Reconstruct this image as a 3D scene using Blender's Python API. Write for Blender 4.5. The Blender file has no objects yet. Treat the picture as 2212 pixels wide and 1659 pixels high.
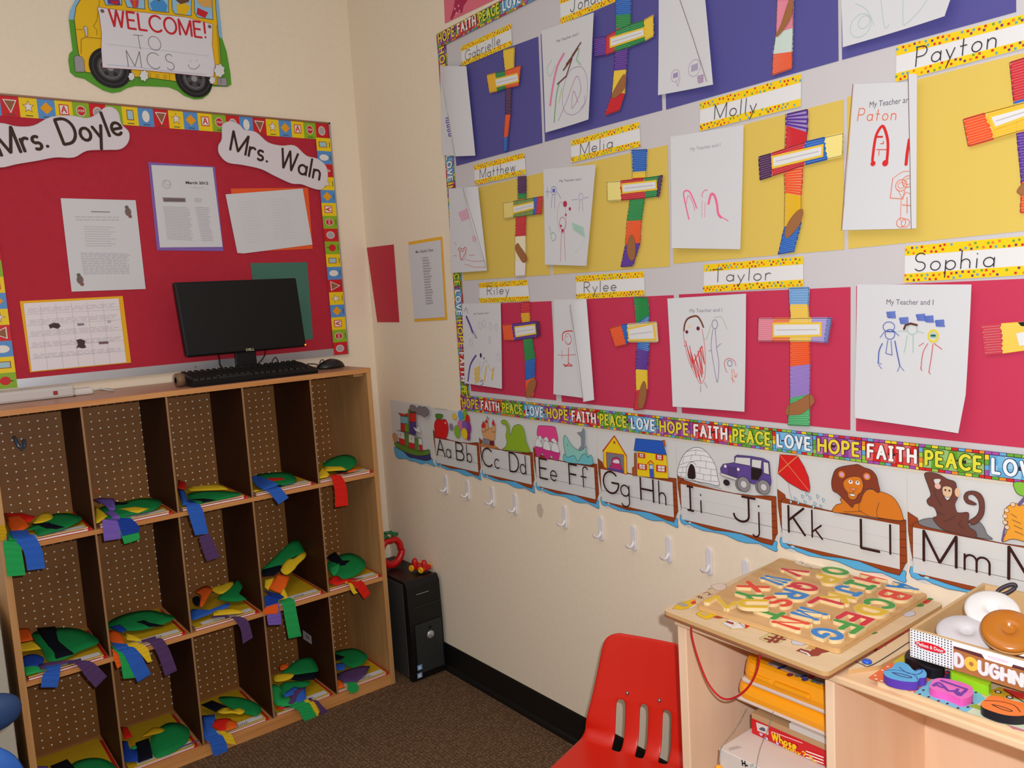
import bpy, bmesh, math, random
from mathutils import Vector, Matrix
random.seed(7)
sc = bpy.context.scene
COL = sc.collection
PI = math.pi
# ------------------------------------------------------------------ camera
IMW, IMH, FPX = 2212.0, 1659.0, 1750.86
CAM = Vector((-1.61941, -2.97467, 1.44271))
YAW, PITCH, ROLL = 0.66396, -0.11094, -0.06033
_f = Vector((math.sin(YAW)*math.cos(PITCH), math.cos(YAW)*math.cos(PITCH), math.sin(PITCH)))
_r0 = Vector((math.cos(YAW), -math.sin(YAW), 0)); _u0 = _r0.cross(_f)
CR = _r0*math.cos(ROLL) + _u0*math.sin(ROLL)
CU = -_r0*math.sin(ROLL) + _u0*math.cos(ROLL)
CF = _f
cd = bpy.data.cameras.new('camera'); cam = bpy.data.objects.new('camera', cd); COL.objects.link(cam)
cam.matrix_world = Matrix(((CR.x, CU.x, -CF.x, CAM.x), (CR.y, CU.y, -CF.y, CAM.y), (CR.z, CU.z, -CF.z, CAM.z), (0, 0, 0, 1)))
cd.sensor_width = 36.0; cd.lens = FPX/IMW*36.0; cd.clip_start = 0.05
sc.camera = cam
# ------------------------------------------------------------------ light
sc.view_settings.view_transform = 'Standard'; sc.view_settings.look = 'None'
sc.view_settings.gamma = 1.0; sc.view_settings.use_curve_mapping = False
sc.view_settings.exposure = 0.08
w = bpy.data.worlds.new('world'); sc.world = w; w.use_nodes = True
w.node_tree.nodes['Background'].inputs[0].default_value = (0.97, 0.91, 0.84, 1)
w.node_tree.nodes['Background'].inputs[1].default_value = 0.34
def lamp(name, kind, loc, energy, color, size, target=None):
    l = bpy.data.lights.new(name, kind); l.energy = energy; l.color = color
    if kind == 'AREA': l.shape = 'RECTANGLE'; l.size, l.size_y = size
    else: l.shadow_soft_size = size
    o = bpy.data.objects.new(name, l); COL.objects.link(o); o.location = loc
    if target is not None: o.rotation_euler = (Vector(target)-Vector(loc)).to_track_quat('-Z', 'Y').to_euler()
    return o
lamp('camera_flash', 'POINT', CAM + CR*0.05 + CU*0.05 + CF*0.02, 84.0, (0.95, 0.965, 0.99), 0.012)
lamp('ceiling_light', 'AREA', (-1.9, -2.4, 2.80), 21.0, (1.0, 0.90, 0.80), (1.9, 2.0), (-1.9, -2.4, 0))
# ------------------------------------------------------------------ materials
_m = {}
def lin(c): return tuple(((v/255.0)/12.92 if v/255.0 <= 0.04045 else ((v/255.0+0.055)/1.055)**2.4) for v in c)
def M(rgb, rough=0.65, spec=0.3, metal=0.0, var=0.0, scale=40.0, name=None, coat=0.0, emit=0.0):
    k = (tuple(rgb), rough, spec, metal, var, scale, coat, emit)
    if k in _m: return _m[k]
    m = bpy.data.materials.new(name or 'colour_%d_%d_%d' % tuple(rgb)); m.use_nodes = True
    nt = m.node_tree; b = nt.nodes['Principled BSDF']; c = lin(rgb)
    b.inputs['Base Color'].default_value = (*c, 1); b.inputs['Roughness'].default_value = rough
    b.inputs['Specular IOR Level'].default_value = spec; b.inputs['Metallic'].default_value = metal
    if coat: b.inputs['Coat Weight'].default_value = coat; b.inputs['Coat Roughness'].default_value = 0.15
    if emit: b.inputs['Emission Color'].default_value = (*c, 1); b.inputs['Emission Strength'].default_value = emit
    if var:
        tc = nt.nodes.new('ShaderNodeTexCoord'); n = nt.nodes.new('ShaderNodeTexNoise'); n.inputs['Scale'].default_value = scale
        n.inputs['Detail'].default_value = 5
        r = nt.nodes.new('ShaderNodeMapRange'); r.inputs[1].default_value = 0.3; r.inputs[2].default_value = 0.7
        r.inputs[3].default_value = 1-var; r.inputs[4].default_value = 1+var
        mx = nt.nodes.new('ShaderNodeVectorMath'); mx.operation = 'SCALE'; mx.inputs[0].default_value = c
        nt.links.new(tc.outputs['Object'], n.inputs['Vector']); nt.links.new(n.outputs['Fac'], r.inputs[0])
        nt.links.new(r.outputs[0], mx.inputs['Scale']); nt.links.new(mx.outputs[0], b.inputs['Base Color'])
    _m[k] = m; return m
def wood(name, rgb, rgb2, axis=0, rough=0.5, scale=6.0, stretch=14.0):
    m = bpy.data.materials.new(name); m.use_nodes = True; nt = m.node_tree; b = nt.nodes['Principled BSDF']
    tc = nt.nodes.new('ShaderNodeTexCoord'); mp = nt.nodes.new('ShaderNodeMapping'); s = [scale*stretch]*3; s[axis] = scale
    mp.inputs['Scale'].default_value = s
    n = nt.nodes.new('ShaderNodeTexNoise'); n.inputs['Scale'].default_value = 1.0; n.inputs['Detail'].default_value = 6; n.inputs['Distortion'].default_value = 0.6
    cr = nt.nodes.new('ShaderNodeValToRGB'); cr.color_ramp.elements[0].position = 0.3; cr.color_ramp.elements[1].position = 0.72
    cr.color_ramp.elements[0].color = (*lin(rgb2), 1); cr.color_ramp.elements[1].color = (*lin(rgb), 1)
    nt.links.new(tc.outputs['Object'], mp.inputs[0]); nt.links.new(mp.outputs[0], n.inputs['Vector'])
    nt.links.new(n.outputs['Fac'], cr.inputs[0]); nt.links.new(cr.outputs[0], b.inputs['Base Color'])
    b.inputs['Roughness'].default_value = rough; b.inputs['Specular IOR Level'].default_value = 0.35
    return m
PAPER = M((214, 214, 218), 0.7, 0.2)
# ------------------------------------------------------------------ mesh helpers
def link(name, me, parent=None):
    o = bpy.data.objects.new(name, me); COL.objects.link(o)
    if parent is not None:
        o.parent = parent; o.matrix_parent_inverse = parent.matrix_world.inverted()
    return o
def tag(o, label, cat, group=None):
    o['label'] = label; o['category'] = cat
    if group: o['group'] = group
    return o
def root(name, loc, label, cat, group=None, rotz=0.0):
    o = bpy.data.objects.new(name, None); COL.objects.link(o); o.empty_display_size = 0.05
    o.location = loc; o.rotation_euler = (0, 0, rotz)
    o.matrix_world = Matrix.Translation(loc) @ Matrix.Rotation(rotz, 4, 'Z')
    return tag(o, label, cat, group)
class MB:
    """collects faces with their materials, in world or local coordinates"""
    def __init__(s, xf=None): s.v = []; s.f = []; s.m = []; s.mats = []; s.xf = xf; s.smooth = []
    def mi(s, m):
        if m not in s.mats: s.mats.append(m)
        return s.mats.index(m)
    def add(s, vs, fs, m, smooth=False):
        b = len(s.v)
        s.v += [tuple(s.xf @ Vector(v)) if s.xf is not None else tuple(v) for v in vs]; k = s.mi(m)
        for f in fs: s.f.append(tuple(b+i for i in f)); s.m.append(k); s.smooth.append(smooth)
        return s
    def box(s, lo, hi, m):
        x0, y0, z0 = lo; x1, y1, z1 = hi
        vs = [(x0,y0,z0),(x1,y0,z0),(x1,y1,z0),(x0,y1,z0),(x0,y0,z1),(x1,y0,z1),(x1,y1,z1),(x0,y1,z1)]
        return s.add(vs, [(0,3,2,1),(4,5,6,7),(0,1,5,4),(1,2,6,5),(2,3,7,6),(3,0,4,7)], m)
    def rbox(s, lo, hi, m, r=0.004, seg=2):
        bm = bmesh.new(); bmesh.ops.create_cube(bm, size=1)
        for v in bm.verts:
            v.co = Vector([lo[i]+(v.co[i]+0.5)*(hi[i]-lo[i]) for i in range(3)])
        bmesh.ops.bevel(bm, geom=bm.edges[:], offset=r, segments=seg, profile=0.5, affect='EDGES')
        return s.bm(bm, m, False)
    def bm(s, bm, m, smooth=True):
        bm.verts.index_update()
        s.add([v.co.copy() for v in bm.verts], [[v.index for v in f.verts] for f in bm.faces], m, smooth); bm.free(); return s
    def prism(s, pts, axis_vec, m, m_side=None, flip=False):
        """pts: planar 3-D loop; extruded by axis_vec"""
        n = len(pts); a = [Vector(p) for p in pts]; b = [p+Vector(axis_vec) for p in a]
        s.add(b, [tuple(range(n))], m); s.add(a, [tuple(reversed(range(n)))], m_side or m)
        s.add(a+b, [(i, (i+1) % n, n+(i+1) % n, n+i) for i in range(n)], m_side or m); return s
    def tube(s, path, r, m, n=8, smooth=True, closed=False):
        P = [Vector(p) for p in path]; rings = []; up = None
        for i, p in enumerate(P):
            t = (P[min(i+1, len(P)-1)] - P[max(i-1, 0)]).normalized()
            if up is None:
                up = Vector((0, 0, 1)) if abs(t.z) < 0.9 else Vector((1, 0, 0))
            a = (up - t*up.dot(t)).normalized(); up = a; b = t.cross(a)
            rr = r[i] if isinstance(r, (list, tuple)) else r
            rings.append([p + a*rr*math.cos(2*PI*k/n) + b*rr*math.sin(2*PI*k/n) for k in range(n)])
        vs = [v for ring in rings for v in ring]; fs = []
        for i in range(len(P)-1):
            for k in range(n): fs.append((i*n+k, i*n+(k+1) % n, (i+1)*n+(k+1) % n, (i+1)*n+k))
        fs.append(tuple(reversed(range(n)))); fs.append(tuple(range((len(P)-1)*n, len(P)*n)))
        return s.add(vs, fs, m, smooth)
    def lathe(s, prof, m, n=24, c=(0,0,0), axis='Z', smooth=True):
        vs = []; fs = []
        for r, z in prof:
            for k in range(n):
                a = 2*PI*k/n; q = (r*math.cos(a), r*math.sin(a), z)
                if axis == 'X': q = (q[2], q[0], q[1])
                if axis == 'Y': q = (q[1], q[2], q[0])
                vs.append((c[0]+q[0], c[1]+q[1], c[2]+q[2]))
        for i in range(len(prof)-1):
            for k in range(n): fs.append((i*n+k, i*n+(k+1) % n, (i+1)*n+(k+1) % n, (i+1)*n+k))
        fs.append(tuple(reversed(range(n)))); fs.append(tuple(range((len(prof)-1)*n, len(prof)*n)))
        return s.add(vs, fs, m, smooth)
    def build(s, name, parent=None, mod=None):
        me = bpy.data.meshes.new(name)
        me.from_pydata(s.v, [], s.f)
        for m in s.mats: me.materials.append(m)
        me.polygons.foreach_set('material_index', s.m); me.polygons.foreach_set('use_smooth', s.smooth)
        me.update()
        o = link(name, me, parent)
        if mod: mod(o)
        return o
def recalc(o):
    bm = bmesh.new(); bm.from_mesh(o.data); bmesh.ops.remove_doubles(bm, verts=bm.verts, dist=1e-5)
    bmesh.ops.recalc_face_normals(bm, faces=bm.faces); bm.to_mesh(o.data); bm.free(); return o
def struct(mb, name):
    o = mb.build(name); o['kind'] = 'structure'; return o
# ------------------------------------------------------------------ photo crops -> pixels, pixels -> planes of the room
CROP = dict(p=(0,0,1), a1=(0,0,.36166), a2=(0,400,.36166), a3=(0,800,.27125), a4=(400,780,.30139), a5=(0,1230,.25862), a6=(400,1200,.27663),
  b1=(780,0,.31646), b2=(1400,0,.36709), b3=(780,320,.34965), b4=(1420,500,.35805), b5=(820,840,.30742), b6=(1400,880,.36709),
  b7=(1180,1200,.28029), b8=(1700,1180,.28878), c1=(1400,1180,.22604), c2=(1880,1180,.15070), c3=(1860,1340,.19224),
  c4=(1500,1380,.16815), c5=(800,1080,.12056), c6=(360,580,.18987))
def Z(c, pts):
    x, y, k = CROP[c]
    if isinstance(pts[0], (int, float)): return (x+pts[0]*k, y+pts[1]*k)
    return [(x+a*k, y+b*k) for a, b in pts]
def ray(p): return CF + CR*((p[0]-IMW/2)/FPX) - CU*((p[1]-IMH/2)/FPX)
def onpl(p, ax, val):
    d = ray(p); t = (val-CAM[ax])/d[ax]; return CAM + d*t
def onx(p, v): return onpl(p, 0, v)
def ony(p, v): return onpl(p, 1, v)
def onz(p, v): return onpl(p, 2, v)
class Frame:
    def __init__(s, O, U, V): s.O = Vector(O); s.U = Vector(U).normalized(); s.V = Vector(V).normalized(); s.N = s.U.cross(s.V)
    def w(s, u, v, h): return s.O + s.U*u + s.V*v + s.N*h
    def uv(s, p, h=0.0):
        d = ray(p); t = ((s.O + s.N*h - CAM).dot(s.N))/d.dot(s.N); q = CAM + d*t - s.O
        return (q.dot(s.U), q.dot(s.V))
FA = Frame((0,0,0), (1,0,0), (0,0,1))      # wall_left, N = -y
FB = Frame((0,0,0), (0,-1,0), (0,0,1))     # wall_right, N = -x
class Art:
    """flat or gently curved paper work: every layer sits a little further out than the last"""
    def __init__(s, frame, h=0.001, lift=None, mb=None, step=0.00035):
        s.F = frame; s.h = h; s.lift = lift; s.mb = mb or MB(); s.step = step; s.crop = 'p'; s.mic = 0.0
    def up(s, n=1): s.h += s.step*n; return s
    def uv(s, p):
        p = Z(s.crop, p)
        if not s.lift: return s.F.uv(p, s.h)
        u, v = s.F.uv(p, s.h)
        for _ in range(4): u, v = s.F.uv(p, s.h + s.lift(u, v))
        return (u, v)
    def W(s, u, v, h=None, e=0.0):
        h = s.h if h is None else h
        return s.F.w(u, v, h + s.mic + e + (s.lift(u, v) if s.lift else 0.0))
    def poly(s, pts, m, th=0.0, m_side=None, raw=False):
        q = pts if raw else [s.uv(p) for p in pts]
        a = sum(q[i][0]*q[(i+1) % len(q)][1]-q[(i+1) % len(q)][0]*q[i][1] for i in range(len(q)))
        if a < 0: q = q[::-1]
        s.mic += 6e-6; n = len(q); top = [s.W(u, v) for u, v in q]
        s.mb.add(top, [tuple(range(n))], m)
        if th:
            bot = [s.W(u, v, s.h-th) for u, v in q]
            s.mb.add(bot+top, [(i, (i+1) % n, n+(i+1) % n, n+i) for i in range(n)], m_side or m)
        return s
    def quad(s, pts, m, nu=12, nv=6, raw=False):
        """four corners (tl,tr,br,bl) filled with a grid so it can follow the curl"""
        q = pts if raw else [s.uv(p) for p in pts]
        vs = []
        for j in range(nv+1):
            for i in range(nu+1):
                a, b = i/nu, j/nv
                u = (q[0][0]*(1-a)+q[1][0]*a)*(1-b)+(q[3][0]*(1-a)+q[2][0]*a)*b
                v = (q[0][1]*(1-a)+q[1][1]*a)*(1-b)+(q[3][1]*(1-a)+q[2][1]*a)*b
                vs.append(s.W(u, v))
        fs = [(j*(nu+1)+i, (j+1)*(nu+1)+i, (j+1)*(nu+1)+i+1, j*(nu+1)+i+1) for j in range(nv) for i in range(nu)]
        s.mb.add(vs, fs, m, bool(s.lift)); return s
    def line(s, pts, wd, m, raw=False, closed=False, sm=False, taper=False):
        q = [Vector(p) for p in (pts if raw else [s.uv(p) for p in pts])]
        if closed: q = q + [q[0]]
        if sm and len(q) > 2: q = smooth_path(q, closed)
        q = [p for i, p in enumerate(q) if i == 0 or (p-q[i-1]).length > 1e-6]
        if len(q) < 2: return s
        if not closed and len(q) > 2:      # sharp corners: separate strokes, so that none is pinched
            cut = [i for i in range(1, len(q)-1) if (q[i+1]-q[i]).dot(q[i]-q[i-1]) < 0.45*(q[i+1]-q[i]).length*(q[i]-q[i-1]).length]
            if cut:
                for a, b in zip([0]+cut, cut+[len(q)-1]): s.line([tuple(p) for p in q[a:b+1]], wd, m, raw=True)
                return s
        L = []; R = []
        for i, p in enumerate(q):
            if closed and i in (0, len(q)-1): a = (q[-1]-q[-2]).normalized(); b = (q[1]-q[0]).normalized()
            else: a = (q[i]-q[i-1]).normalized() if i else None; b = (q[i+1]-q[i]).normalized() if i < len(q)-1 else None
            if a is None: a = b
            if b is None: b = a
            t = a+b; t = t.normalized() if t.length > 1e-3 else a
            n = Vector((-t.y, t.x)); k = min(1.6, 1.0/max(0.3, abs(n.dot(Vector((-a.y, a.x))))))
            hw = wd/2
            L.append(p+n*hw*k); R.append(p-n*hw*k)
        if not closed:   # slightly rounded ends
            for e, sg in ((0, -1), (-1, 1)):
                t = (q[1]-q[0]).normalized() if e == 0 else (q[-1]-q[-2]).normalized()
                l, r = L[e]+t*sg*wd*0.28, R[e]+t*sg*wd*0.28; md = (l+r)/2
                l2, r2 = md+(l-md)*0.5, md+(r-md)*0.5
                if e == 0: L.insert(0, l2); R.insert(0, r2)
                else: L.append(l2); R.append(r2)
        s.mic += 6e-6; n = len(L); vs = [s.W(p.x, p.y, None, 3e-6*i) for i, p in enumerate(L)]+[s.W(p.x, p.y, None, 3e-6*i) for i, p in enumerate(R)]; s.mic += 3e-6*n*(0.0 if n > 60 else 1.0)
        s.mb.add(vs, [(n+i, n+i+1, i+1, i) for i in range(n-1)], m); return s
    def disc(s, c, r, m, ry=None, raw=False, n=14, th=0.0):
        u, v = c if raw else s.uv(c); ry = ry or r
        return s.poly([(u+r*math.cos(2*PI*k/n), v+ry*math.sin(2*PI*k/n)) for k in range(n)], m, raw=True, th=th)
    def ring(s, c, r, wd, m, ry=None, raw=False, n=18):
        u, v = c if raw else s.uv(c); ry = ry or r
        return s.line([(u+r*math.cos(2*PI*k/n), v+ry*math.sin(2*PI*k/n)) for k in range(n)], wd, m, raw=True, closed=True)
    def cut(s, pts, m, edge=None, wd=0.0012, sm=True, th=0.0):
        """a filled outline with a drawn edge"""
        q = [Vector(s.uv(p)) for p in pts]
        if sm: q = smooth_path(q+[q[0]], True)[:-1]
        s.poly([tuple(p) for p in q], m, raw=True, th=th)
        if edge: s.up(); s.line([tuple(p) for p in q], wd, edge, raw=True, closed=True)
        return s
    def text(s, txt, a, b, m, wd=0.1, hgt=None, raw=False, fit=True, track=0.0, jitter=0.0, slant=0.0, gap=0.22):
        """single-stroke lettering from baseline point a to b (fitted to that length); wd as a share of the height"""
        A_, B_ = (Vector(a), Vector(b)) if raw else (Vector(s.uv(a)), Vector(s.uv(b)))
        adv = []; tot = 0
        for ch in txt:
            g = GL.get(ch, (0.5, [])); adv.append(tot); tot += g[0]+gap+track
        tot -= gap+track
        d = B_-A_; Lx = d.length; ex = d.normalized(); ey = Vector((-ex.y, ex.x))
        sx = Lx/max(tot, 0.01); sy = hgt or sx
        for ch, x0 in zip(txt, adv):
            for pl in GL.get(ch, (0.5, []))[1]:
                jy = random.uniform(-jitter, jitter)*sy
                q = [A_ + ex*((x0+x)*sx + slant*y*sy) + ey*(y*sy+jy) for x, y in pl]
                s.line([tuple(p) for p in q], wd*sy, m, raw=True)
        return s
    def type(s, txt, a, b, m, hgt, raw=False, bold=0.0, th=0.0):
        """printed type (outline font) fitted from a to b"""
        A_, B_ = (Vector(a), Vector(b)) if raw else (Vector(s.uv(a)), Vector(s.uv(b)))
        s.mic += 6e-6; d = B_-A_; ex = d.normalized(); ey = Vector((-ex.y, ex.x)); vs, fs, x0, x1 = font_mesh(txt, bold)
        sx = d.length/max(x1-x0, 1e-3); sy = hgt/0.7
        s.mb.add([s.W(*(A_+ex*(x-x0)*sx+ey*y*sy)) for x, y in vs], fs, m); return s
    def greek(s, tl, tr, br, bl, m, rows, wd, ragged=0.25, words=True, raw=False):
        """rows of print too small to read"""
        q = [Vector(p) for p in ((tl, tr, br, bl) if raw else [s.uv(p) for p in (tl, tr, br, bl)])]
        m0_ = s.mic
        for j in range(rows):
            s.mic = m0_; t = (j+0.5)/rows; a = q[0].lerp(q[3], t); b = q[1].lerp(q[2], t); e = 1-random.uniform(0, ragged); x = 0.0
            while x < e:
                l = random.uniform(0.04, 0.13) if words else e
                s.line([tuple(a.lerp(b, x)), tuple(a.lerp(b, min(e, x+l)))], wd, m, raw=True); x += l+0.025
        return s
    def scribble(s, pts, wd, m, n=10, raw=False):
        """zigzag crayon fill inside a quad tl,tr,br,bl"""
        q = [Vector(p) for p in (pts if raw else [s.uv(p) for p in pts])]; out = []
        for i in range(n+1):
            t = i/n; a = q[0].lerp(q[3], t); b = q[1].lerp(q[2], t); j = random.uniform(0, 0.06)
            out += [tuple(a.lerp(b, j)), tuple(a.lerp(b, 1-j))] if i % 2 == 0 else [tuple(a.lerp(b, 1-j)), tuple(a.lerp(b, j))]
        return s.line(out, wd, m, raw=True)
    def build(s, name, parent=None): return s.mb.build(name, parent)
def smooth_path(q, closed=False, k=4):
    out = []; n = len(q)
    for i in range(n-1):
        p0 = q[i-1] if i > 0 else (q[-2] if closed else q[0]); p1, p2 = q[i], q[i+1]
        p3 = q[i+2] if i+2 < n else (q[1] if closed else q[-1])
        for j in range(k):
            t = j/k
            out.append(0.5*((2*p1)+(p2-p0)*t+(2*p0-5*p1+4*p2-p3)*t*t+(3*p1-p0-3*p2+p3)*t**3))
    out.append(q[-1]); return out
_fm = {}
def font_mesh(txt, bold=0.0, extrude=0.0, bevel=0.0, res=3):
    k = (txt, bold, extrude, bevel)
    if k in _fm: return _fm[k]
    cu = bpy.data.curves.new('type', 'FONT'); cu.body = txt; cu.offset = bold; cu.extrude = extrude; cu.bevel_depth = bevel; cu.resolution_u = res
    ob = bpy.data.objects.new('type', cu); COL.objects.link(ob); dg = bpy.context.evaluated_depsgraph_get(); dg.update()
    me = bpy.data.meshes.new_from_object(ob.evaluated_get(dg))
    if extrude or bevel: vs = [tuple(v.co) for v in me.vertices]
    else: vs = [(v.co.x, v.co.y) for v in me.vertices]
    fs = [tuple(p.vertices) for p in me.polygons]
    bpy.data.objects.remove(ob); bpy.data.curves.remove(cu); bpy.data.meshes.remove(me)
    xs = [v[0] for v in vs]; _fm[k] = (vs, fs, min(xs), max(xs)); return _fm[k]
# ------------------------------------------------------------------ school-print letters, cap height 1
def arc(cx, cy, rx, ry, a0, a1, n=12): return [(cx+rx*math.cos(math.radians(a0+(a1-a0)*i/n)), cy+ry*math.sin(math.radians(a0+(a1-a0)*i/n))) for i in range(n+1)]
GL = {
 'A': (.8, [[(0,0),(.4,1),(.8,0)], [(.15,.38),(.65,.38)]]), 'B': (.6, [[(0,0),(0,1)], [(0,1),(.28,1)]+arc(.28,.76,.27,.24,90,-90)+[(0,.52)], [(0,.52),(.3,.52)]+arc(.3,.26,.3,.26,90,-90)+[(0,0)]]),
 'C': (.85, [arc(.5,.5,.5,.5,45,315,18)]), 'D': (.75, [[(0,0),(0,1)], [(0,1),(.25,1)]+arc(.25,.5,.5,.5,90,-90,16)+[(0,0)]]),
 'E': (.55, [[(.55,1),(0,1),(0,0),(.55,0)], [(0,.52),(.48,.52)]]), 'F': (.55, [[(.55,1),(0,1),(0,0)], [(0,.52),(.48,.52)]]),
 'G': (.95, [arc(.5,.5,.5,.5,45,360,20)+[(.55,.5)]]), 'H': (.7, [[(0,0),(0,1)], [(.7,0),(.7,1)], [(0,.5),(.7,.5)]]),
 'I': (.36, [[(.18,0),(.18,1)], [(0,1),(.36,1)], [(0,0),(.36,0)]]), 'J': (.65, [[(.45,1),(.45,.28)]+arc(.22,.26,.23,.26,0,-180), [(.25,1),(.65,1)]]),
 'K': (.62, [[(0,0),(0,1)], [(.58,1),(0,.45)], [(.16,.6),(.62,0)]]), 'L': (.55, [[(0,1),(0,0),(.55,0)]]),
 'M': (.9, [[(0,0),(0,1),(.45,.05),(.9,1),(.9,0)]]), 'N': (.72, [[(0,0),(0,1),(.72,0),(.72,1)]]),
 'O': (.9, [arc(.45,.5,.45,.5,90,450,22)]), 'P': (.58, [[(0,0),(0,1)], [(0,1),(.3,1)]+arc(.3,.74,.27,.26,90,-90)+[(0,.48)]]),
 'Q': (.95, [arc(.45,.5,.45,.5,90,450,22), [(.55,.3),(.95,0)]]), 'R': (.62, [[(0,0),(0,1)], [(0,1),(.3,1)]+arc(.3,.75,.27,.25,90,-90)+[(0,.5)], [(.22,.5),(.6,0)]]),
 'S': (.58, [arc(.29,.75,.26,.25,35,270,12)+arc(.29,.25,.28,.25,90,-150,12)]), 'T': (.7, [[(0,1),(.7,1)], [(.35,1),(.35,0)]]),
 'U': (.7, [[(0,1),(0,.35)]+arc(.35,.35,.35,.35,180,360)+[(.7,1)]]), 'V': (.7, [[(0,1),(.35,0),(.7,1)]]),
 'W': (1.0, [[(0,1),(.25,0),(.5,1),(.75,0),(1,1)]]), 'X': (.65, [[(0,1),(.65,0)], [(.65,1),(0,0)]]), 'Y': (.65, [[(0,1),(.32,.5),(.65,1)], [(.32,.5),(.32,0)]]), 'Z': (.62, [[(0,1),(.62,1),(0,0),(.62,0)]]),
 'a': (.5, [arc(.25,.25,.25,.25,0,360,14), [(.5,.5),(.5,0)]]), 'b': (.5, [[(0,1),(0,0)], arc(.25,.25,.25,.25,180,540,14)]), 'c': (.42, [arc(.25,.25,.25,.25,45,315)]),
 'd': (.5, [arc(.25,.25,.25,.25,0,360,14), [(.5,1),(.5,0)]]), 'e': (.48, [[(0,.25),(.5,.25)]+arc(.25,.25,.25,.25,0,315)]), 'f': (.38, [arc(.28,.82,.14,.18,20,180,8)+[(.14,0)], [(0,.5),(.32,.5)]]),
 'g': (.5, [arc(.25,.25,.25,.25,0,360,14), [(.5,.5),(.5,-.25)]+arc(.25,-.25,.25,.23,0,-150)]), 'h': (.44, [[(0,1),(0,0)], [(0,.26)]+arc(.22,.28,.22,.22,180,0)+[(.44,0)]]),
 'i': (.1, [[(.05,.5),(.05,0)], [(.05,.76),(.05,.72)]]), 'j': (.28, [[(.22,.5),(.22,-.3)]+arc(.05,-.3,.17,.18,0,-140,8), [(.22,.76),(.22,.72)]]),
 'k': (.4, [[(0,1),(0,0)], [(.36,.5),(0,.2)], [(.12,.3),(.4,0)]]), 'l': (.08, [[(.04,1),(.04,0)]]),
 'm': (.7, [[(0,.5),(0,0)], [(0,.3)]+arc(.17,.32,.17,.18,180,0)+[(.34,0)], [(.34,.3)]+arc(.52,.32,.18,.18,180,0)+[(.7,0)]]), 'n': (.42, [[(0,.5),(0,0)], [(0,.27)]+arc(.21,.29,.21,.21,180,0)+[(.42,0)]]),
 'o': (.5, [arc(.25,.25,.25,.25,90,450,14)]), 'p': (.5, [[(0,.5),(0,-.45)], arc(.25,.25,.25,.25,180,540,14)]), 'r': (.3, [[(0,.5),(0,0)], [(0,.28)]+arc(.2,.28,.2,.22,180,50,8)]),
 's': (.36, [arc(.18,.37,.16,.13,40,270,9)+arc(.18,.12,.17,.13,90,-140,9)]), 't': (.34, [[(.15,.85),(.15,0)], [(0,.5),(.34,.5)]]), 'u': (.44, [[(0,.5),(0,.2)]+arc(.22,.22,.22,.22,180,360)+[(.44,.5)], [(.44,.5),(.44,0)]]),
 'v': (.44, [[(0,.5),(.22,0),(.44,.5)]]), 'w': (.66, [[(0,.5),(.17,0),(.33,.5),(.5,0),(.66,.5)]]), 'x': (.42, [[(0,.5),(.42,0)], [(.42,.5),(0,0)]]), 'y': (.46, [[(0,.5),(.24,0)], [(.46,.5),(.05,-.45)]]), 'z': (.4, [[(0,.5),(.4,.5),(0,0),(.4,0)]]),
 '!': (.1, [[(.05,1),(.05,.3)], [(.05,.08),(.05,.02)]]), '.': (.1, [[(.05,.07),(.05,.02)]]), '?': (.5, [arc(.25,.75,.25,.25,160,-90)+[(.25,.3)], [(.25,.08),(.25,.02)]]), ' ': (.35, []),
 '1': (.2, [[(0,.8),(.15,1),(.15,0)]]), '2': (.55, [arc(.27,.73,.27,.27,170,-30)+[(0,0),(.55,0)]]), '5': (.55, [[(.5,1),(.08,1),(.05,.58)]+arc(.25,.32,.28,.32,120,-150)]), '0': (.6, [arc(.3,.5,.3,.5,90,450,20)]),
}
BLACK = M((22, 20, 22), 0.6); DKBROWN = M((58, 34, 22), 0.6); WHITE = M((226, 225, 226), 0.6)
CROP.update(d1=(0,1060,.12054), d2=(0,1300,.2163), d3=(200,1500,.14467), d4=(560,1380,.13562), d5=(130,0,.18083))
# ================================================================== the room
wallm = M((241, 225, 202), 0.75, 0.15, var=0.018, scale=60, name='wall_paint')
struct(MB().box((-3.2, 0, 0), (0.12, 0.12, 2.9), wallm), 'wall_left')
struct(MB().box((0, -4.2, 0), (0.12, 0, 2.9), wallm), 'wall_right')
cm = bpy.data.materials.new('carpet'); cm.use_nodes = True; nt = cm.node_tree; b = nt.nodes['Principled BSDF']; b.inputs['Roughness'].default_value = 0.95; b.inputs['Specular IOR Level'].default_value = 0.1
tc = nt.nodes.new('ShaderNodeTexCoord'); mp = nt.nodes.new('ShaderNodeMapping'); mp.inputs['Rotation'].default_value = (0, 0, 0)
vo = nt.nodes.new('ShaderNodeTexVoronoi'); vo.inputs['Scale'].default_value = 1.0; vo.inputs['Randomness'].default_value = 0.45; mp.inputs['Scale'].default_value = (85, 150, 100)
no = nt.nodes.new('ShaderNodeTexNoise'); no.inputs['Scale'].default_value = 260
mx = nt.nodes.new('ShaderNodeMath'); mx.operation = 'ADD'
cr = nt.nodes.new('ShaderNodeValToRGB'); cr.color_ramp.elements[0].position = 0.55; cr.color_ramp.elements[0].color = (*lin((150, 120, 90)), 1)
cr.color_ramp.elements[1].position = 1.35; cr.color_ramp.elements[1].position = 1.0; cr.color_ramp.elements[1].color = (*lin((92, 68, 50)), 1)
bp = nt.nodes.new('ShaderNodeBump'); bp.inputs['Strength'].default_value = 0.6; bp.inputs['Distance'].default_value = 0.003; bp.invert = True
nt.links.new(tc.outputs['Object'], mp.inputs[0]); nt.links.new(mp.outputs[0], vo.inputs['Vector']); nt.links.new(tc.outputs['Object'], no.inputs['Vector'])
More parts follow.
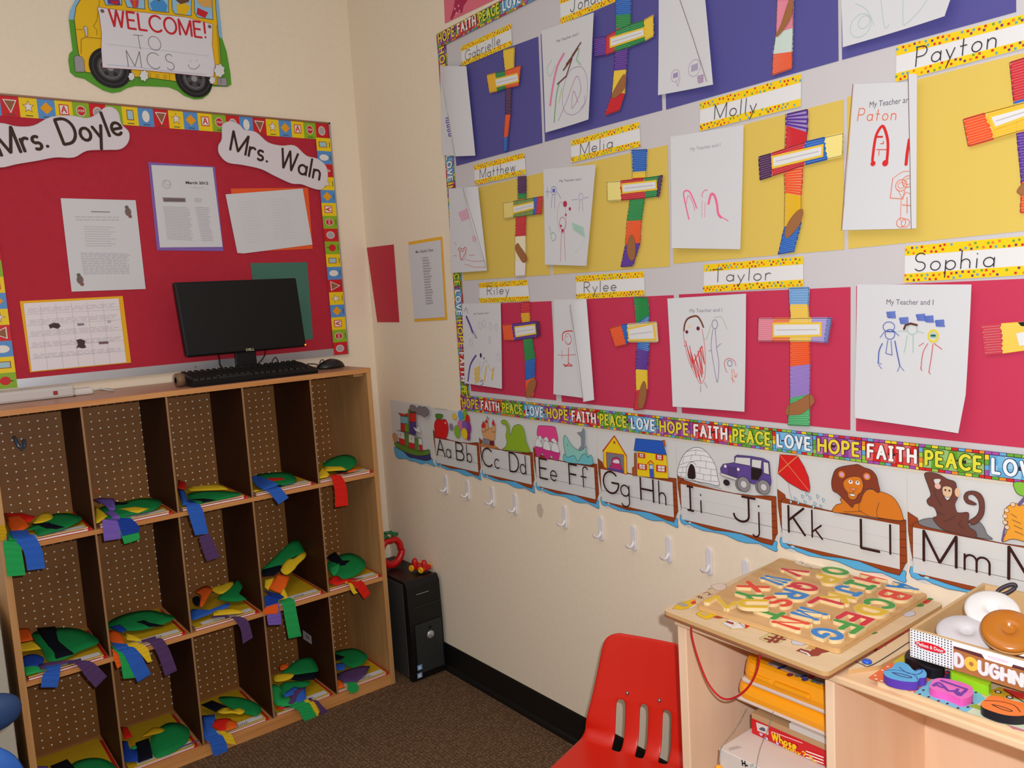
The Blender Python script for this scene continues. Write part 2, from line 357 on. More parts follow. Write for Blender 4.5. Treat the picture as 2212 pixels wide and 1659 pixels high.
nt.links.new(vo.outputs['Distance'], mx.inputs[0]); nt.links.new(no.outputs['Fac'], mx.inputs[1]); nt.links.new(mx.outputs[0], cr.inputs[0])
nt.links.new(cr.outputs[0], b.inputs['Base Color']); nt.links.new(vo.outputs['Distance'], bp.inputs['Height']); nt.links.new(bp.outputs[0], b.inputs['Normal'])
struct(MB().box((-3.2, -4.2, -0.05), (0, 0, 0), cm), 'floor')
bbm = M((20, 18, 17), 0.45, 0.4)
bb = MB(); prof = [(0, 0), (-0.014, 0), (-0.012, 0.012), (-0.004, 0.02), (-0.004, 0.1), (-0.002, 0.107), (0, 0.107)]
bb.prism([(x, -4.2, z) for x, z in prof], (0, 4.2, 0), bbm); recalc(struct(bb, 'baseboard_right'))
bb = MB(); bb.prism([(-3.2, y, z) for y, z in prof], (3.2, 0, 0), bbm); recalc(struct(bb, 'baseboard_left'))
# ================================================================== the cubby unit
X0, YF, ZT, CW = -0.20947, -0.34377, 1.20588, 0.2388
SH = [0.82007, 0.42317, 0.04117]
birch = wood('birch_wood', (198, 150, 98), (180, 130, 78), axis=2, rough=0.45, scale=3)
birch_h = wood('birch_edge', (208, 148, 88), (190, 124, 66), axis=0, rough=0.45, scale=3)
topm = wood('birch_top', (186, 138, 112), (165, 112, 84), axis=0, rough=0.35, scale=3)
hard = M((62, 28, 6), 0.6, 0.25, var=0.12, scale=18, name='hardboard')
edge = M((150, 112, 76), 0.6)
peg = bpy.data.materials.new('pegboard'); peg.use_nodes = True; nt = peg.node_tree; b = nt.nodes['Principled BSDF']
tc = nt.nodes.new('ShaderNodeTexCoord'); sx = nt.nodes.new('ShaderNodeSeparateXYZ'); nt.links.new(tc.outputs['Object'], sx.inputs[0])
def mth(op, a, bb_=None, v=None):
    n = nt.nodes.new('ShaderNodeMath'); n.operation = op
    nt.links.new(a, n.inputs[0])
    if bb_ is not None: nt.links.new(bb_, n.inputs[1])
    if v is not None: n.inputs[1].default_value = v
    return n.outputs[0]
sq = []
for ax in (0, 2): sq.append(mth('POWER', mth('SUBTRACT', mth('FRACT', mth('DIVIDE', sx.outputs[ax], v=0.0254)), v=0.5), v=2.0))
dot = mth('LESS_THAN', mth('ADD', sq[0], sq[1]), v=0.0095)
no = nt.nodes.new('ShaderNodeTexNoise'); no.inputs['Scale'].default_value = 12; cr = nt.nodes.new('ShaderNodeValToRGB')
cr.color_ramp.elements[0].color = (*lin((122, 74, 22)), 1); cr.color_ramp.elements[1].color = (*lin((152, 98, 40)), 1)
mixn = nt.nodes.new('ShaderNodeMix'); mixn.data_type = 'RGBA'
nt.links.new(tc.outputs['Object'], no.inputs['Vector']); nt.links.new(no.outputs['Fac'], cr.inputs[0]); nt.links.new(dot, mixn.inputs['Factor'])
nt.links.new(cr.outputs[0], mixn.inputs['A']); mixn.inputs['B'].default_value = (*lin((255, 250, 235)), 1); nt.links.new(mixn.outputs['Result'], b.inputs['Base Color']); b.inputs['Roughness'].default_value = 0.6
cub = root('cubby_shelf', (X0-2.5*CW, -0.17, 0), 'birch open cubby unit of fifteen cells with pegboard back, under the red board', 'cubby shelf')
XL = X0-5*CW
MB().rbox((XL, YF, ZT-0.017), (X0, -0.006, ZT), topm, 0.0015).build('top_board', cub)
MB().box((XL, YF-0.0012, ZT-0.0165), (X0, YF-0.0002, ZT-0.0005), birch_h).build('edge_band', cub)
for xs in (X0-0.018, XL): MB().box((xs, YF, 0), (xs+0.018, -0.006, ZT-0.017), birch).build('side_panel', cub)
pegb = MB().box((XL+0.018, -0.014, 0.012), (X0-0.018, -0.008, ZT-0.017), peg).build('pegboard_back', cub)
for i in range(1, 5):
    x = X0-i*CW; m_ = MB(); zz = [ZT-0.0172]+SH
    for j in range(3):
        m_.box((x, YF+0.002, (zz[j+1])), (x+0.005, -0.0145, zz[j]-(0.0 if j == 0 else 0.0145)), hard)
        m_.box((x-0.0003, YF+0.001, zz[j+1]), (x+0.0053, YF+0.002, zz[j]-(0.0 if j == 0 else 0.0145)), edge)
    m_.build('divider', cub)
for j, z in enumerate(SH): MB().box((XL+0.0183, YF+0.0005, z-0.014), (X0-0.0183, -0.0145, z), birch_h).build('shelf', cub)
MB().box((XL+0.0183, YF+0.0005, 0.001), (X0-0.0183, YF+0.016, SH[2]-0.0145), birch_h).build('kick_rail', cub)
MB().box((X0-0.055, YF+0.03, ZT-0.030), (X0-0.0185, -0.1, ZT-0.0175), birch).build('cleat', cub)
# blue-grey hook on the pegboard, sticker on a divider
hk = MB(); p = ony(Z('a3', (150, 560)), -0.015); hm = M((120, 140, 165), 0.3, 0.5, 0.6)
hk.tube([(p.x-0.012, -0.016, p.z+0.012), (p.x-0.010, -0.026, p.z+0.008), (p.x-0.006, -0.034, p.z-0.012), (p.x+0.004, -0.036, p.z-0.026), (p.x+0.012, -0.03, p.z-0.018), (p.x+0.012, -0.03, p.z+0.004)], 0.006, hm)
tag(hk.build('metal_hook'), 'small blue-grey metal hook on the pegboard of the top left cubby cell', 'hook')
xd = X0-CW-0.0004
st = Art(Frame((xd, 0, 0), (0, -1, 0), (0, 0, 1)), 0.0003)
st.crop = 'a6'; st.poly([(918, 580), (985, 630), (990, 695), (922, 650)], M((205, 205, 212), 0.5)); st.up().poly([(938, 612), (968, 634), (972, 662), (942, 640)], M((150, 145, 150)))
tag(st.build('sticker'), 'small grey-white sticker inside the bottom row cubby, on the dark divider', 'sticker')
# ---------------------------------------------------------------- folders, workbooks and paper crafts
G = M((26, 128, 66), 0.8, 0.1, var=0.05); G2 = M((40, 160, 84), 0.8, 0.1); BL = M((48, 96, 188), 0.8, 0.1); BD = M((30, 62, 150), 0.8, 0.1); PU = M((118, 92, 178), 0.8, 0.1)
PD = M((84, 58, 100), 0.8, 0.1); OR = M((232, 96, 30), 0.8, 0.1); YE = M((228, 190, 40), 0.8, 0.1); YD = M((190, 150, 20), 0.8, 0.1); RE = M((214, 36, 26), 0.8, 0.1); KB = M((16, 18, 28), 0.8, 0.1)
folderY = M((205, 165, 25), 0.55, 0.3, var=0.06); whitep = M((226, 222, 224), 0.6); redc = M((190, 28, 24), 0.5)
ROWN = ['top', 'middle', 'bottom']; COLN = ['rightmost column', 'fourth column', 'middle column', 'second column', 'leftmost column']
def books(r, c, sp=0):
    z = SH[r]; xc = X0-0.5*CW-0.006 if c == 0 else X0-(c+0.5)*CW+(0.0105 if c == 4 else 0.002); hw = 0.104; z1 = z+0.0003
    where = '%s row, %s' % (ROWN[r], COLN[c])
    y0 = YF+0.004; dy = random.uniform(0, 0.006)
    wk = MB()
    wk.box((xc-hw, y0+dy, z1), (xc+hw, y0+0.27, z1+0.0012), redc).box((xc-hw+0.0008, y0+dy+0.0008, z1+0.0012), (xc+hw-0.012, y0+0.268, z1+0.0062), whitep)
    wk.box((xc+hw-0.012, y0+dy, z1+0.0012), (xc+hw, y0+0.27, z1+0.0062), redc).box((xc-hw, y0+dy, z1+0.0062), (xc+hw, y0+0.27, z1+0.0074), redc)
    wk.box((xc+hw-0.020, y0+dy+0.002, z1+0.0074), (xc+hw-0.012, y0+0.01+dy, z1+0.0077), whitep)
    tag(wk.build('workbook'), 'red-edged workbook under a yellow folder, cubby '+where, 'book', 'workbooks in the cubby cells')
    zf = z1+0.0080; fx = xc-0.004; fo = MB()
    fo.box((fx-hw+0.004, y0+0.003, zf), (fx+hw-0.006, y0+0.285, zf+0.0008), folderY)
    fo.box((fx-hw+0.004, y0+0.004, zf+0.0008), (fx+hw-0.006, y0+0.284, zf+0.0026), whitep)
    fo.box((fx-hw+0.004, y0+0.003, zf+0.0026), (fx+hw-0.006, y0+0.285, zf+0.0034), folderY)
    fob = fo.build('folder'); tag(fob, 'yellow folder with white name strip, cubby '+where, 'folder', 'yellow folders in the cubby cells')
    lb = Art(Frame((fx, y0+0.005, zf+0.0034), (1, 0, 0), (0, 1, 0)), 0.0003)
    lb.poly([(-hw+0.03, 0.004), (hw-0.012, 0.004), (hw-0.012, 0.034), (-hw+0.03, 0.034)], whitep, raw=True)
    lb.up(); gm = M((90, 88, 96)); nm = random.choice(['anna', 'emily', 'jacob', 'caleb', 'wyatt'])
    lb.line([(x_, 0.012+0.007*math.sin(x_*900)+0.003*math.sin(x_*2300)) for x_ in [0.0+0.0012*k for k in range(34)]], 0.0012, gm, raw=True)
    lb.build('name_strip', fob)
    return zf+0.0036
class Craft:
    def __init__(s, r, c, crop, tilt, label):
        s.r, s.c, s.crop = r, c, crop; s.zs = SH[r]+0.0125; s.n = 0; t = math.radians(tilt)
        s.F = Frame((0, YF+0.003, s.zs+0.001), (1, 0, 0), (0, math.cos(t), math.sin(t)))
        s.FH = Frame((0, YF-0.004, 0), (1, 0, 0), (0, 0, 1))
        s.root = root('paper_craft', (X0-(c+.5)*CW, YF+0.1, SH[r]+0.012), label+', cubby %s row, %s' % (ROWN[r], COLN[c]), 'paper craft', 'paper crafts in the cubby cells')
    def clampx(s, P):
        lo, hi = X0-(s.c+1)*CW+0.007, X0-s.c*CW-0.003
        if s.c == 4: lo += 0.014
        if s.c == 0: hi -= 0.017
        P.x = min(max(P.x, lo), hi); P.y = min(max(P.y, YF+0.001), -0.018); return P
    def flat(s, name, m, pts, sm=True, bulge=0.004, clamp=True):
        """a flat paper piece lying (tilted) in the cell"""
        s.n += 1; h = 0.0006+0.0011*s.n; q = []
        for p_ in Z(s.crop, pts):
            u, v = s.F.uv(p_, h); v = max(min(v, 0.31), 0.0); q.append(Vector((u, v)))
        if sm: q = smooth_path(q+[q[0]], True)[:-1]
        a = sum(q[i].x*q[(i+1) % len(q)].y-q[(i+1) % len(q)].x*q[i].y for i in range(len(q)))
        if a < 0: q = q[::-1]
        c_ = sum(q, Vector((0, 0)))/len(q); n = len(q)
        mid = [c_.lerp(p, 0.6) for p in q]; W = lambda p, e: s.clampx(s.F.w(p.x, p.y, h+e)) if clamp else s.F.w(p.x, p.y, h+e)
        vs = [W(p, 0) for p in q]+[W(p, bulge*0.6) for p in mid]+[W(c_, bulge)]+[W(p, -0.0006) for p in q]
        fs = [(i, (i+1) % n, n+(i+1) % n, n+i) for i in range(n)]+[(n+i, n+(i+1) % n, 2*n) for i in range(n)]+[(2*n+1+i, 2*n+1+(i+1) % n, (i+1) % n, i) for i in range(n)]
        par = s.root
        if name in ('hat_band', 'buckle') and getattr(s, 'hat', None) is not None: par = s.hat
        o = MB().add(vs, fs, m, True).build(name, par)
        if name == 'hat': s.hat = o
    def hang(s, m, L, R, fold=0.00035, k=5, top=1, out=0.0):
        """an accordion strip: left and right edges; the first `top` points lie on the shelf, the rest hang in front of it"""
        s.n += 1; off = 0.0012*s.n+out; E = []
        for side in (L, R):
            P = []
            for i, p_ in enumerate(Z(s.crop, side)):
                if i < top:
                    u, v = s.F.uv(p_, 0.004+0.0008*s.n); P.append(s.clampx(s.F.w(u, min(max(v, 0), 0.3), 0.004+0.0008*s.n)))
                else:
                    F2 = s.FH; u, v = F2.uv(p_, off); nx_ = F2.w(u, v, off)
                    if i == top and P: P.append(Vector((P[-1].x, min(nx_.y, YF-.005), P[-1].z-.0015))); P.append(Vector((P[-1].x*.5+nx_.x*.5, nx_.y, max(s.zs+.003, nx_.z+.002))))
                    P.append(nx_)
            E.append(smooth_path(P, k=k))
        L_, R_ = E; n = len(L_); vs = []
        for i in range(n):
            z_ = fold*(1 if i % 2 else -1)*(1 if i >= top*k-k else 0.3)
            for a in (L_[i], R_[i]): vs.append(a+Vector((0, -z_ if i >= (top-1)*k else 0, 0 if i >= (top-1)*k else z_)))
        b_ = [v+Vector((0, 0.0006, -0.0003)) for v in vs]
        fs = [(2*i, 2*i+2, 2*i+3, 2*i+1) for i in range(n-1)]; nn = len(vs)
        MB().add(vs+b_, fs+[(nn+d, nn+c, nn+b2, nn+a) for a, b2, c, d in fs]+[(2*i, nn+2*i, nn+2*i+2, 2*i+2) for i in range(n-1)]+[(2*i+1, 2*i+3, nn+2*i+3, nn+2*i+1) for i in range(n-1)], m).build('paper_strip', s.root)
for r in range(3):
    for c in range(5): books(r, c)
# --- top row
k = Craft(0, 4, 'd1', 7, 'green paper hat with orange and blue strips')
k.flat('hat', G, [(600, 700), (480, 690), (620, 600), (900, 430), (1200, 400), (1430, 450), (1450, 520), (1250, 640), (950, 740), (680, 800)])
k.flat('hat_band', KB, [(560, 590), (880, 545), (1160, 650), (1020, 690), (820, 710)], False)
k.flat('buckle', YE, [(600, 560), (740, 410), (900, 400), (950, 500), (820, 555), (640, 590)])
k.flat('paper_strip', RE, [(10, 400), (390, 400), (640, 460), (520, 570), (100, 450)], False)
k.flat('paper_strip', OR, [(90, 450), (390, 410), (520, 640), (270, 800), (150, 620)], False)
k.hang(G2, [(60, 760), (60, 920), (90, 1200), (130, 1540)], [(260, 800), (360, 950), (410, 1200), (460, 1510)])
k.hang(BL, [(150, 720), (240, 860), (420, 1080), (490, 1430)], [(480, 700), (620, 800), (750, 1050), (810, 1390)], top=1)
k.hang(YD, [(0, 620), (0, 760), (0, 900)], [(85, 620), (120, 760), (60, 900)], top=0)
k = Craft(0, 3, 'a3', 7, 'green paper hat with lilac and blue strips')
k.flat('hat', G, [(790, 1100), (930, 1060), (1100, 1020), (1220, 1020), (1285, 1050), (1230, 1110), (1050, 1150), (850, 1180)])
k.flat('hat_band', KB, [(910, 1045), (1060, 1055), (1000, 1080), (900, 1075)], False)
k.flat('buckle', YE, [(920, 1105), (1080, 1085), (1190, 1100), (1100, 1135)], False)
k.flat('paper_strip', OR, [(740, 930), (770, 925), (770, 965), (745, 970)], False)
k.flat('paper_strip', YE, [(755, 1080), (800, 1110), (860, 1160), (800, 1235), (765, 1220)], False)
k.flat('paper_strip', PU, [(740, 1030), (800, 1015), (910, 1020), (920, 1110), (880, 1120), (830, 1070)], False)
k.hang(PU, [(840, 1130), (815, 1200), (830, 1360)], [(890, 1110), (950, 1220), (965, 1340)])
k.hang(BD, [(925, 1180), (950, 1240), (975, 1320)], [(1000, 1190), (1105, 1240), (1105, 1290)])
k.hang(G2, [(970, 1290), (975, 1340), (992, 1385)], [(1100, 1280), (1110, 1310), (1105, 1350)], out=-0.004)
k = Craft(0, 2, 'a4', 7, 'green paper hat with one long blue strip')
k.flat('hat', G, [(20, 950), (150, 930), (330, 935), (400, 950), (330, 990), (150, 1050), (100, 1055), (40, 1000)])
k.flat('hat_band', KB, [(40, 990), (130, 985), (230, 1000), (140, 1020)], False)
k.flat('buckle', YE, [(0, 905), (100, 890), (260, 885), (310, 920), (40, 930)], False)
k.flat('paper_strip', RE, [(-50, 850), (0, 870), (10, 910), (-50, 925)], False)
k.crop = 'a3'; k.flat('paper_strip', BL, [(1415, 940), (1465, 950), (1510, 1060), (1600, 1080), (1500, 1110), (1450, 1070)], False)
k.hang(BL, [(1475, 1075), (1500, 1140), (1555, 1315)], [(1590, 1080), (1620, 1130), (1659, 1300)])
k.crop = 'a4'; k.hang(PD, [(100, 1260), (120, 1340), (155, 1435)], [(170, 1235), (210, 1310), (250, 1405)], out=-0.004, top=0)
k = Craft(0, 1, 'a4', 7, 'green paper hat with red patch, short blue strip')
k.flat('hat', G, [(500, 820), (600, 800), (740, 800), (800, 850), (740, 880), (600, 905), (530, 880)])
k.flat('buckle', RE, [(570, 840), (700, 835), (730, 855), (600, 870)])
k.flat('hat_band', KB, [(560, 890), (620, 885), (730, 905), (690, 915)], False)
k.flat('paper_strip', YE, [(490, 935), (560, 935), (530, 950), (490, 955)], False)
k.hang(BL, [(485, 860), (520, 900), (600, 940), (670, 1028)], [(480, 825), (530, 825), (680, 905), (742, 978)], top=2)
k = Craft(0, 0, 'a4', 16, 'green paper hat with one red hanging strip')
k.flat('hat', G, [(985, 740), (1060, 690), (1150, 670), (1215, 690), (1225, 740), (1140, 790), (1060, 780)])
k.flat('hat_band', KB, [(1060, 790), (1150, 795), (1220, 785), (1150, 808)], False)
k.flat('buckle', YE, [(990, 755), (1130, 755), (1155, 780), (1010, 790)], False)
k.flat('paper_strip', YE, [(950, 800), (985, 755), (1050, 830), (965, 868)], False)
k.flat('paper_strip', OR, [(1175, 840), (1215, 770), (1260, 770), (1260, 845)], False)
k.flat('paper_strip', RE, [(1050, 845), (1050, 825), (1190, 815), (1180, 840)], False)
k.hang(RE, [(1055, 850), (1070, 920), (1075, 1048)], [(1110, 840), (1155, 900), (1168, 1035)])
# --- middle row
k = Craft(1, 4, 'd2', 9, 'green paper hat with orange square, purple strip')
k.flat('hat', G, [(320, 330), (420, 280), (650, 255), (850, 290), (990, 400), (800, 490), (640, 570), (480, 590), (420, 480)])
k.flat('hat_band', KB, [(370, 260), (550, 245), (610, 380), (740, 520), (560, 570), (400, 360)], False)
k.flat('paper_strip', OR, [(145, 270), (290, 260), (330, 380), (170, 410)], False)
k.flat('paper_strip', YE, [(170, 420), (330, 385), (410, 470), (190, 500)], False)
k.flat('paper_strip', G2, [(200, 650), (350, 620), (460, 680), (200, 760)], False)
k.flat('paper_strip', BD, [(220, 560), (330, 520), (440, 560), (400, 640), (260, 660)])
k.flat('paper_strip', PD, [(380, 620), (520, 600), (820, 590), (800, 650), (640, 650), (400, 680)], False)
k.hang(BL, [(450, 640), (430, 720), (405, 855)], [(605, 640), (600, 720), (572, 855)])
k.hang(PD, [(720, 690), (850, 740), (955, 860)], [(820, 590), (960, 630), (1070, 745)])
k = Craft(1, 3, 'a5', 9, 'green paper hat with five fanned coloured strips')
k.flat('hat', G, [(905, 440), (1050, 370), (1250, 340), (1420, 380), (1455, 410), (1350, 460), (1150, 510), (930, 500)])
k.flat('hat_band', KB, [(1080, 440), (1180, 410), (1260, 450), (1370, 470), (1250, 480)], False)
k.flat('paper_strip', OR, [(915, 510), (1000, 530), (1040, 600), (1020, 640), (920, 600)])
k.flat('paper_strip', BD, [(910, 480), (1000, 460), (1060, 500), (1020, 530)], False)
k.flat('paper_strip', YE, [(1040, 530), (1120, 550), (1200, 605), (1060, 590)], False)
k.hang(OR, [(920, 670), (950, 740), (980, 830)], [(960, 660), (1010, 740), (1025, 800)], out=-0.003)
k.hang(G2, [(930, 640), (1000, 740), (1030, 915)], [(1050, 640), (1100, 740), (1130, 905)])
k.hang(BL, [(930, 610), (1040, 720), (1150, 945)], [(1080, 625), (1170, 700), (1262, 875)])
k.hang(YE, [(1060, 620), (1170, 700), (1235, 780)], [(1150, 610), (1240, 670), (1268, 770)])
k.hang(PD, [(1200, 625), (1320, 720), (1380, 895)], [(1330, 610), (1420, 680), (1480, 845)])
k = Craft(1, 2, 'a6', 12, 'crumpled green paper hat with curling purple strip')
k.flat('hat', G, [(290, 290), (370, 220), (440, 180), (455, 230), (420, 310), (480, 340), (380, 360), (260, 340)])
k.flat('buckle', YE, [(200, 250), (280, 230), (370, 200), (360, 260), (280, 300), (220, 280)])
k.flat('paper_strip', OR, [(80, 280), (160, 235), (215, 260), (190, 300), (140, 390), (110, 390), (120, 310)])
k.flat('paper_strip', BL, [(50, 420), (180, 430), (330, 370), (340, 400), (230, 440), (130, 480), (50, 500)])
k.flat('paper_strip', YE, [(220, 430), (380, 410), (470, 450), (450, 480), (220, 470)], False)
k.flat('hat_band', KB, [(60, 330), (110, 320), (110, 390), (70, 380)])
k.hang(PD, [(200, 490), (320, 500), (430, 570), (450, 690)], [(210, 475), (330, 465), (490, 510), (528, 640)], top=2)
k = Craft(1, 1, 'a6', 32, 'raised green paper hat with orange and lilac strips')
k.flat('hat', G, [(595, 110), (680, 30), (760, -50), (850, -120), (930, -110), (950, -40), (830, 20), (740, 80), (620, 120)])
k.flat('hat_band', KB, [(600, 110), (740, 75), (780, 90), (700, 150), (605, 160)], False)
k.flat('buckle', YE, [(745, 110), (800, 30), (850, 20), (930, -30), (940, 10), (880, 70), (850, 110), (790, 150)])
k.flat('paper_strip', YE, [(620, 190), (700, 170), (650, 270), (620, 250)], False)
k.flat('paper_strip', OR, [(650, 260), (720, 140), (820, 165), (760, 300)], False)
k.flat('paper_strip', YE, [(770, 240), (825, 370), (730, 400), (740, 310)], False)
k.hang(BD, [(610, 270), (620, 320), (625, 390)], [(740, 300), (730, 350), (715, 415)])
k.hang(OR, [(605, 400), (607, 430), (612, 460)], [(730, 400), (728, 430), (715, 455)])
k.hang(PU, [(635, 440), (640, 490), (650, 545)], [(745, 420), (748, 470), (755, 540)], out=-0.002)
k.hang(G2, [(755, 395), (780, 500), (808, 650)], [(850, 375), (880, 490), (908, 630)])
k = Craft(1, 0, 'a6', 20, 'broad green paper hat with curved red strip')
k.flat('hat', G, [(1110, 60), (1200, 0), (1290, -20), (1380, 20), (1410, 80), (1340, 150), (1230, 185), (1140, 140)])
k.flat('hat_band', KB, [(1105, 10), (1170, -30), (1240, 50), (1320, 40), (1290, 110), (1200, 100)], False)
k.flat('buckle', G2, [(1120, 100), (1215, 50), (1200, 110), (1160, 160)], False)
k.flat('paper_strip', RE, [(1110, 210), (1130, 170), (1190, 155), (1200, 190), (1300, 195), (1400, 210), (1360, 260), (1180, 235)], False)
k.hang(RE, [(1270, 240), (1340, 260), (1400, 342)], [(1290, 195), (1390, 205), (1448, 300)])
k.hang(YE, [(1285, 255), (1300, 280), (1320, 305)], [(1300, 245), (1330, 270), (1350, 290)], out=-0.003)
# --- bottom row
k = Craft(2, 4, 'd2', 6, 'green paper hat cut off by the frame')
k.flat('hat', G, [(700, 1640), (830, 1570), (1000, 1560), (1130, 1620), (1160, 1700), (950, 1800), (750, 1780)])
k.flat('hat_band', KB, [(500, 1640), (670, 1570), (750, 1660), (600, 1760)], False)
k.flat('paper_strip', PU, [(340, 1640), (480, 1640), (460, 1720), (350, 1740)], False)
k = Craft(2, 3, 'd3', 9, 'round green paper hat with black band')
k.flat('hat', G, [(870, 640), (1080, 440), (1300, 430), (1450, 540), (1400, 720), (1200, 880), (1000, 940), (900, 900)])
k.flat('hat_band', KB, [(640, 720), (840, 650), (900, 940), (680, 1020)], False)
k.flat('buckle', YD, [(760, 600), (900, 500), (1050, 500), (1060, 550), (950, 590), (740, 630)])
k.flat('paper_strip', RE, [(420, 480), (520, 490), (600, 630), (480, 670)], False)
k.flat('paper_strip', BD, [(430, 690), (520, 700), (560, 830), (670, 800), (680, 1000), (480, 1010)], False)
k.flat('paper_strip', G2, [(560, 800), (640, 760), (660, 800), (600, 840)])
k.flat('paper_strip', PD, [(1270, 850), (1400, 750), (1650, 660), (1640, 780), (1400, 850)], False)
k = Craft(2, 2, 'a6', 10, 'green paper hat with orange loops, blue strip')
k.flat('hat', G, [(260, 1110), (350, 1100), (480, 1120), (590, 1180), (560, 1250), (430, 1220), (320, 1170)])
k.flat('hat_band', KB, [(125, 1165), (210, 1130), (330, 1180), (240, 1220)], False)
k.flat('buckle', YE, [(250, 1220), (300, 1185), (345, 1205), (370, 1220), (430, 1190), (465, 1215), (430, 1240), (370, 1230), (300, 1235)])
k.flat('paper_strip', BL, [(125, 1250), (230, 1240), (240, 1300), (190, 1340), (260, 1400), (300, 1480), (150, 1450)], False)
k.flat('paper_strip', RE, [(195, 1320), (240, 1280), (330, 1270), (360, 1290), (300, 1370), (240, 1350)])
k.flat('paper_strip', OR, [(330, 1285), (400, 1300), (405, 1350), (350, 1410), (310, 1360)])
k.hang(YE, [(255, 1370), (280, 1400), (330, 1470)], [(310, 1370), (370, 1410), (400, 1480)])
k.hang(BL, [(160, 1450), (210, 1520), (240, 1690)], [(290, 1440), (330, 1500), (352, 1650)])
k = Craft(2, 1, 'd4', 24, 'green paper hat trailing green and purple strips')
k.flat('hat', G, [(350, 540), (480, 430), (620, 330), (790, 290), (880, 350), (935, 520), (700, 570), (480, 560)])
k.flat('hat_band', KB, [(510, 640), (560, 575), (940, 520), (880, 640), (640, 665)], False)
k.flat('hat', G, [(350, 720), (500, 680), (800, 670), (760, 750), (560, 850), (420, 900), (340, 860)])
k.flat('buckle', YE, [(230, 620), (280, 560), (540, 550), (520, 620), (400, 670), (260, 680)])
k.flat('paper_strip', OR, [(340, 500), (330, 430), (400, 390), (475, 420), (420, 480)])
k.flat('paper_strip', G2, [(200, 750), (280, 730), (340, 800), (330, 900), (480, 980), (700, 1060), (560, 1120), (330, 1070), (230, 1000)])
k.flat('paper_strip', BL, [(350, 960), (420, 850), (560, 760), (740, 790), (780, 1040), (600, 1010), (520, 900)], False)
k.flat('paper_strip', PD, [(460, 1030), (540, 800), (760, 760), (640, 870), (580, 1000), (520, 1045)], False)
k.flat('paper_strip', RE, [(270, 1090), (450, 1100), (560, 1140), (430, 1215), (330, 1170)], False)
k.hang(G2, [(500, 1080), (640, 1170), (720, 1310), (830, 1365)], [(760, 1040), (860, 1130), (910, 1210), (900, 1260)])
k.hang(YE, [(760, 1060), (860, 1150), (900, 1230), (830, 1360)], [(840, 1050), (930, 1110), (950, 1190), (860, 1355)], out=-0.003)
k.hang(PD, [(830, 1040), (960, 1120), (1020, 1250), (1300, 1370)], [(880, 1030), (1010, 1070), (1160, 1190), (1380, 1230)])
k = Craft(2, 0, 'd4', 10, 'green paper hat with purple fringe')
k.flat('hat', G, [(1205, 210), (1320, 170), (1500, 150), (1640, 200), (1720, 270), (1680, 370), (1500, 460), (1350, 400), (1250, 300)])
k.flat('hat_band', KB, [(1205, 240), (1400, 290), (1330, 320), (1210, 350)], False)
k.flat('paper_strip', BL, [(1215, 440), (1240, 390), (1350, 390), (1380, 450), (1330, 500), (1230, 490)])
k.flat('paper_strip', PD, [(1230, 560), (1400, 490), (1640, 430), (1770, 430), (1700, 560), (1570, 700), (1350, 690), (1240, 640)], False)
k.flat('paper_strip', OR, [(1225, 650), (1300, 670), (1380, 780), (1240, 800)])
k.hang(G2, [(1370, 700), (1400, 790), (1460, 870)], [(1540, 700), (1590, 790), (1545, 855)])
# ================================================================== things on top of the cubby unit
blk = M((9, 8, 8), 0.5, 0.3); blk2 = M((24, 22, 22), 0.35, 0.5)
mon = root('computer_monitor', (-0.60, -0.13, ZT), 'black flat widescreen monitor standing on the cubby unit in front of the red board', 'monitor')
ym = -0.15; TL, TR, BR, BLc = [ony(Z('c6', p), ym) for p in [(85, 160), (1472, 105), (1590, 885), (235, 1015)]]
cx = (TL.x+TR.x+BR.x+BLc.x)/4; hw = 0.2155; z0, z1 = (BR.z+BLc.z)/2, (TL.z+TR.z)/2; sk = 0.0085
def sheared(mb):
    mb.v = [(v[0]+sk*((z0+z1)/2-v[2])/((z1-z0)/2)*1.0, v[1], v[2]) for v in mb.v]; return mb
hsg = sheared(MB().rbox((cx-hw, ym, z0), (cx+hw, ym+0.028, z1), blk, 0.006)).build('housing', mon)
sheared(MB().box((cx-hw+0.014, ym-0.0006, z0+0.022), (cx+hw-0.014, ym+0.001, z1-0.014), M((6, 6, 5), 0.5, 0.3))).build('screen', mon)
sheared(MB().rbox((cx-0.13, ym+0.0285, z0+0.03), (cx+0.13, ym+0.05, z1-0.04), blk, 0.01)).build('rear_cover', mon)
nk = MB(); a, b2 = ony(Z('c6', (770, 1000)), ym+0.03).x, ony(Z('c6', (1012, 1000)), ym+0.03).x
nk.rbox((a, ym+0.02, ZT+0.010), (b2, ym+0.028, z0+0.06), blk, 0.003); nk.build('neck', mon)
MB().rbox(((a+b2)/2-0.10, ym-0.010, ZT+0.0003), ((a+b2)/2+0.10, ym+0.13, ZT+0.011), blk, 0.004).build('stand_base', mon)
lg = Art(FA, -ym+0.001); lg.crop = 'c6'; lg.type('DELL', (905, 938), (1000, 930), M((190, 185, 150), 0.4), 0.0085, bold=0.02); lg.build('logo', hsg)
MB().lathe([(0.0015, 0), (0.0026, 0.0006), (0.003, 0.0006)], M((255, 150, 20), 0.4, emit=1.5), 14, (ony(Z('c6', (1577, 867)), ym).x, ym-0.0016, ony(Z('c6', (1577, 867)), ym).z), 'Y').build('power_light', hsg)
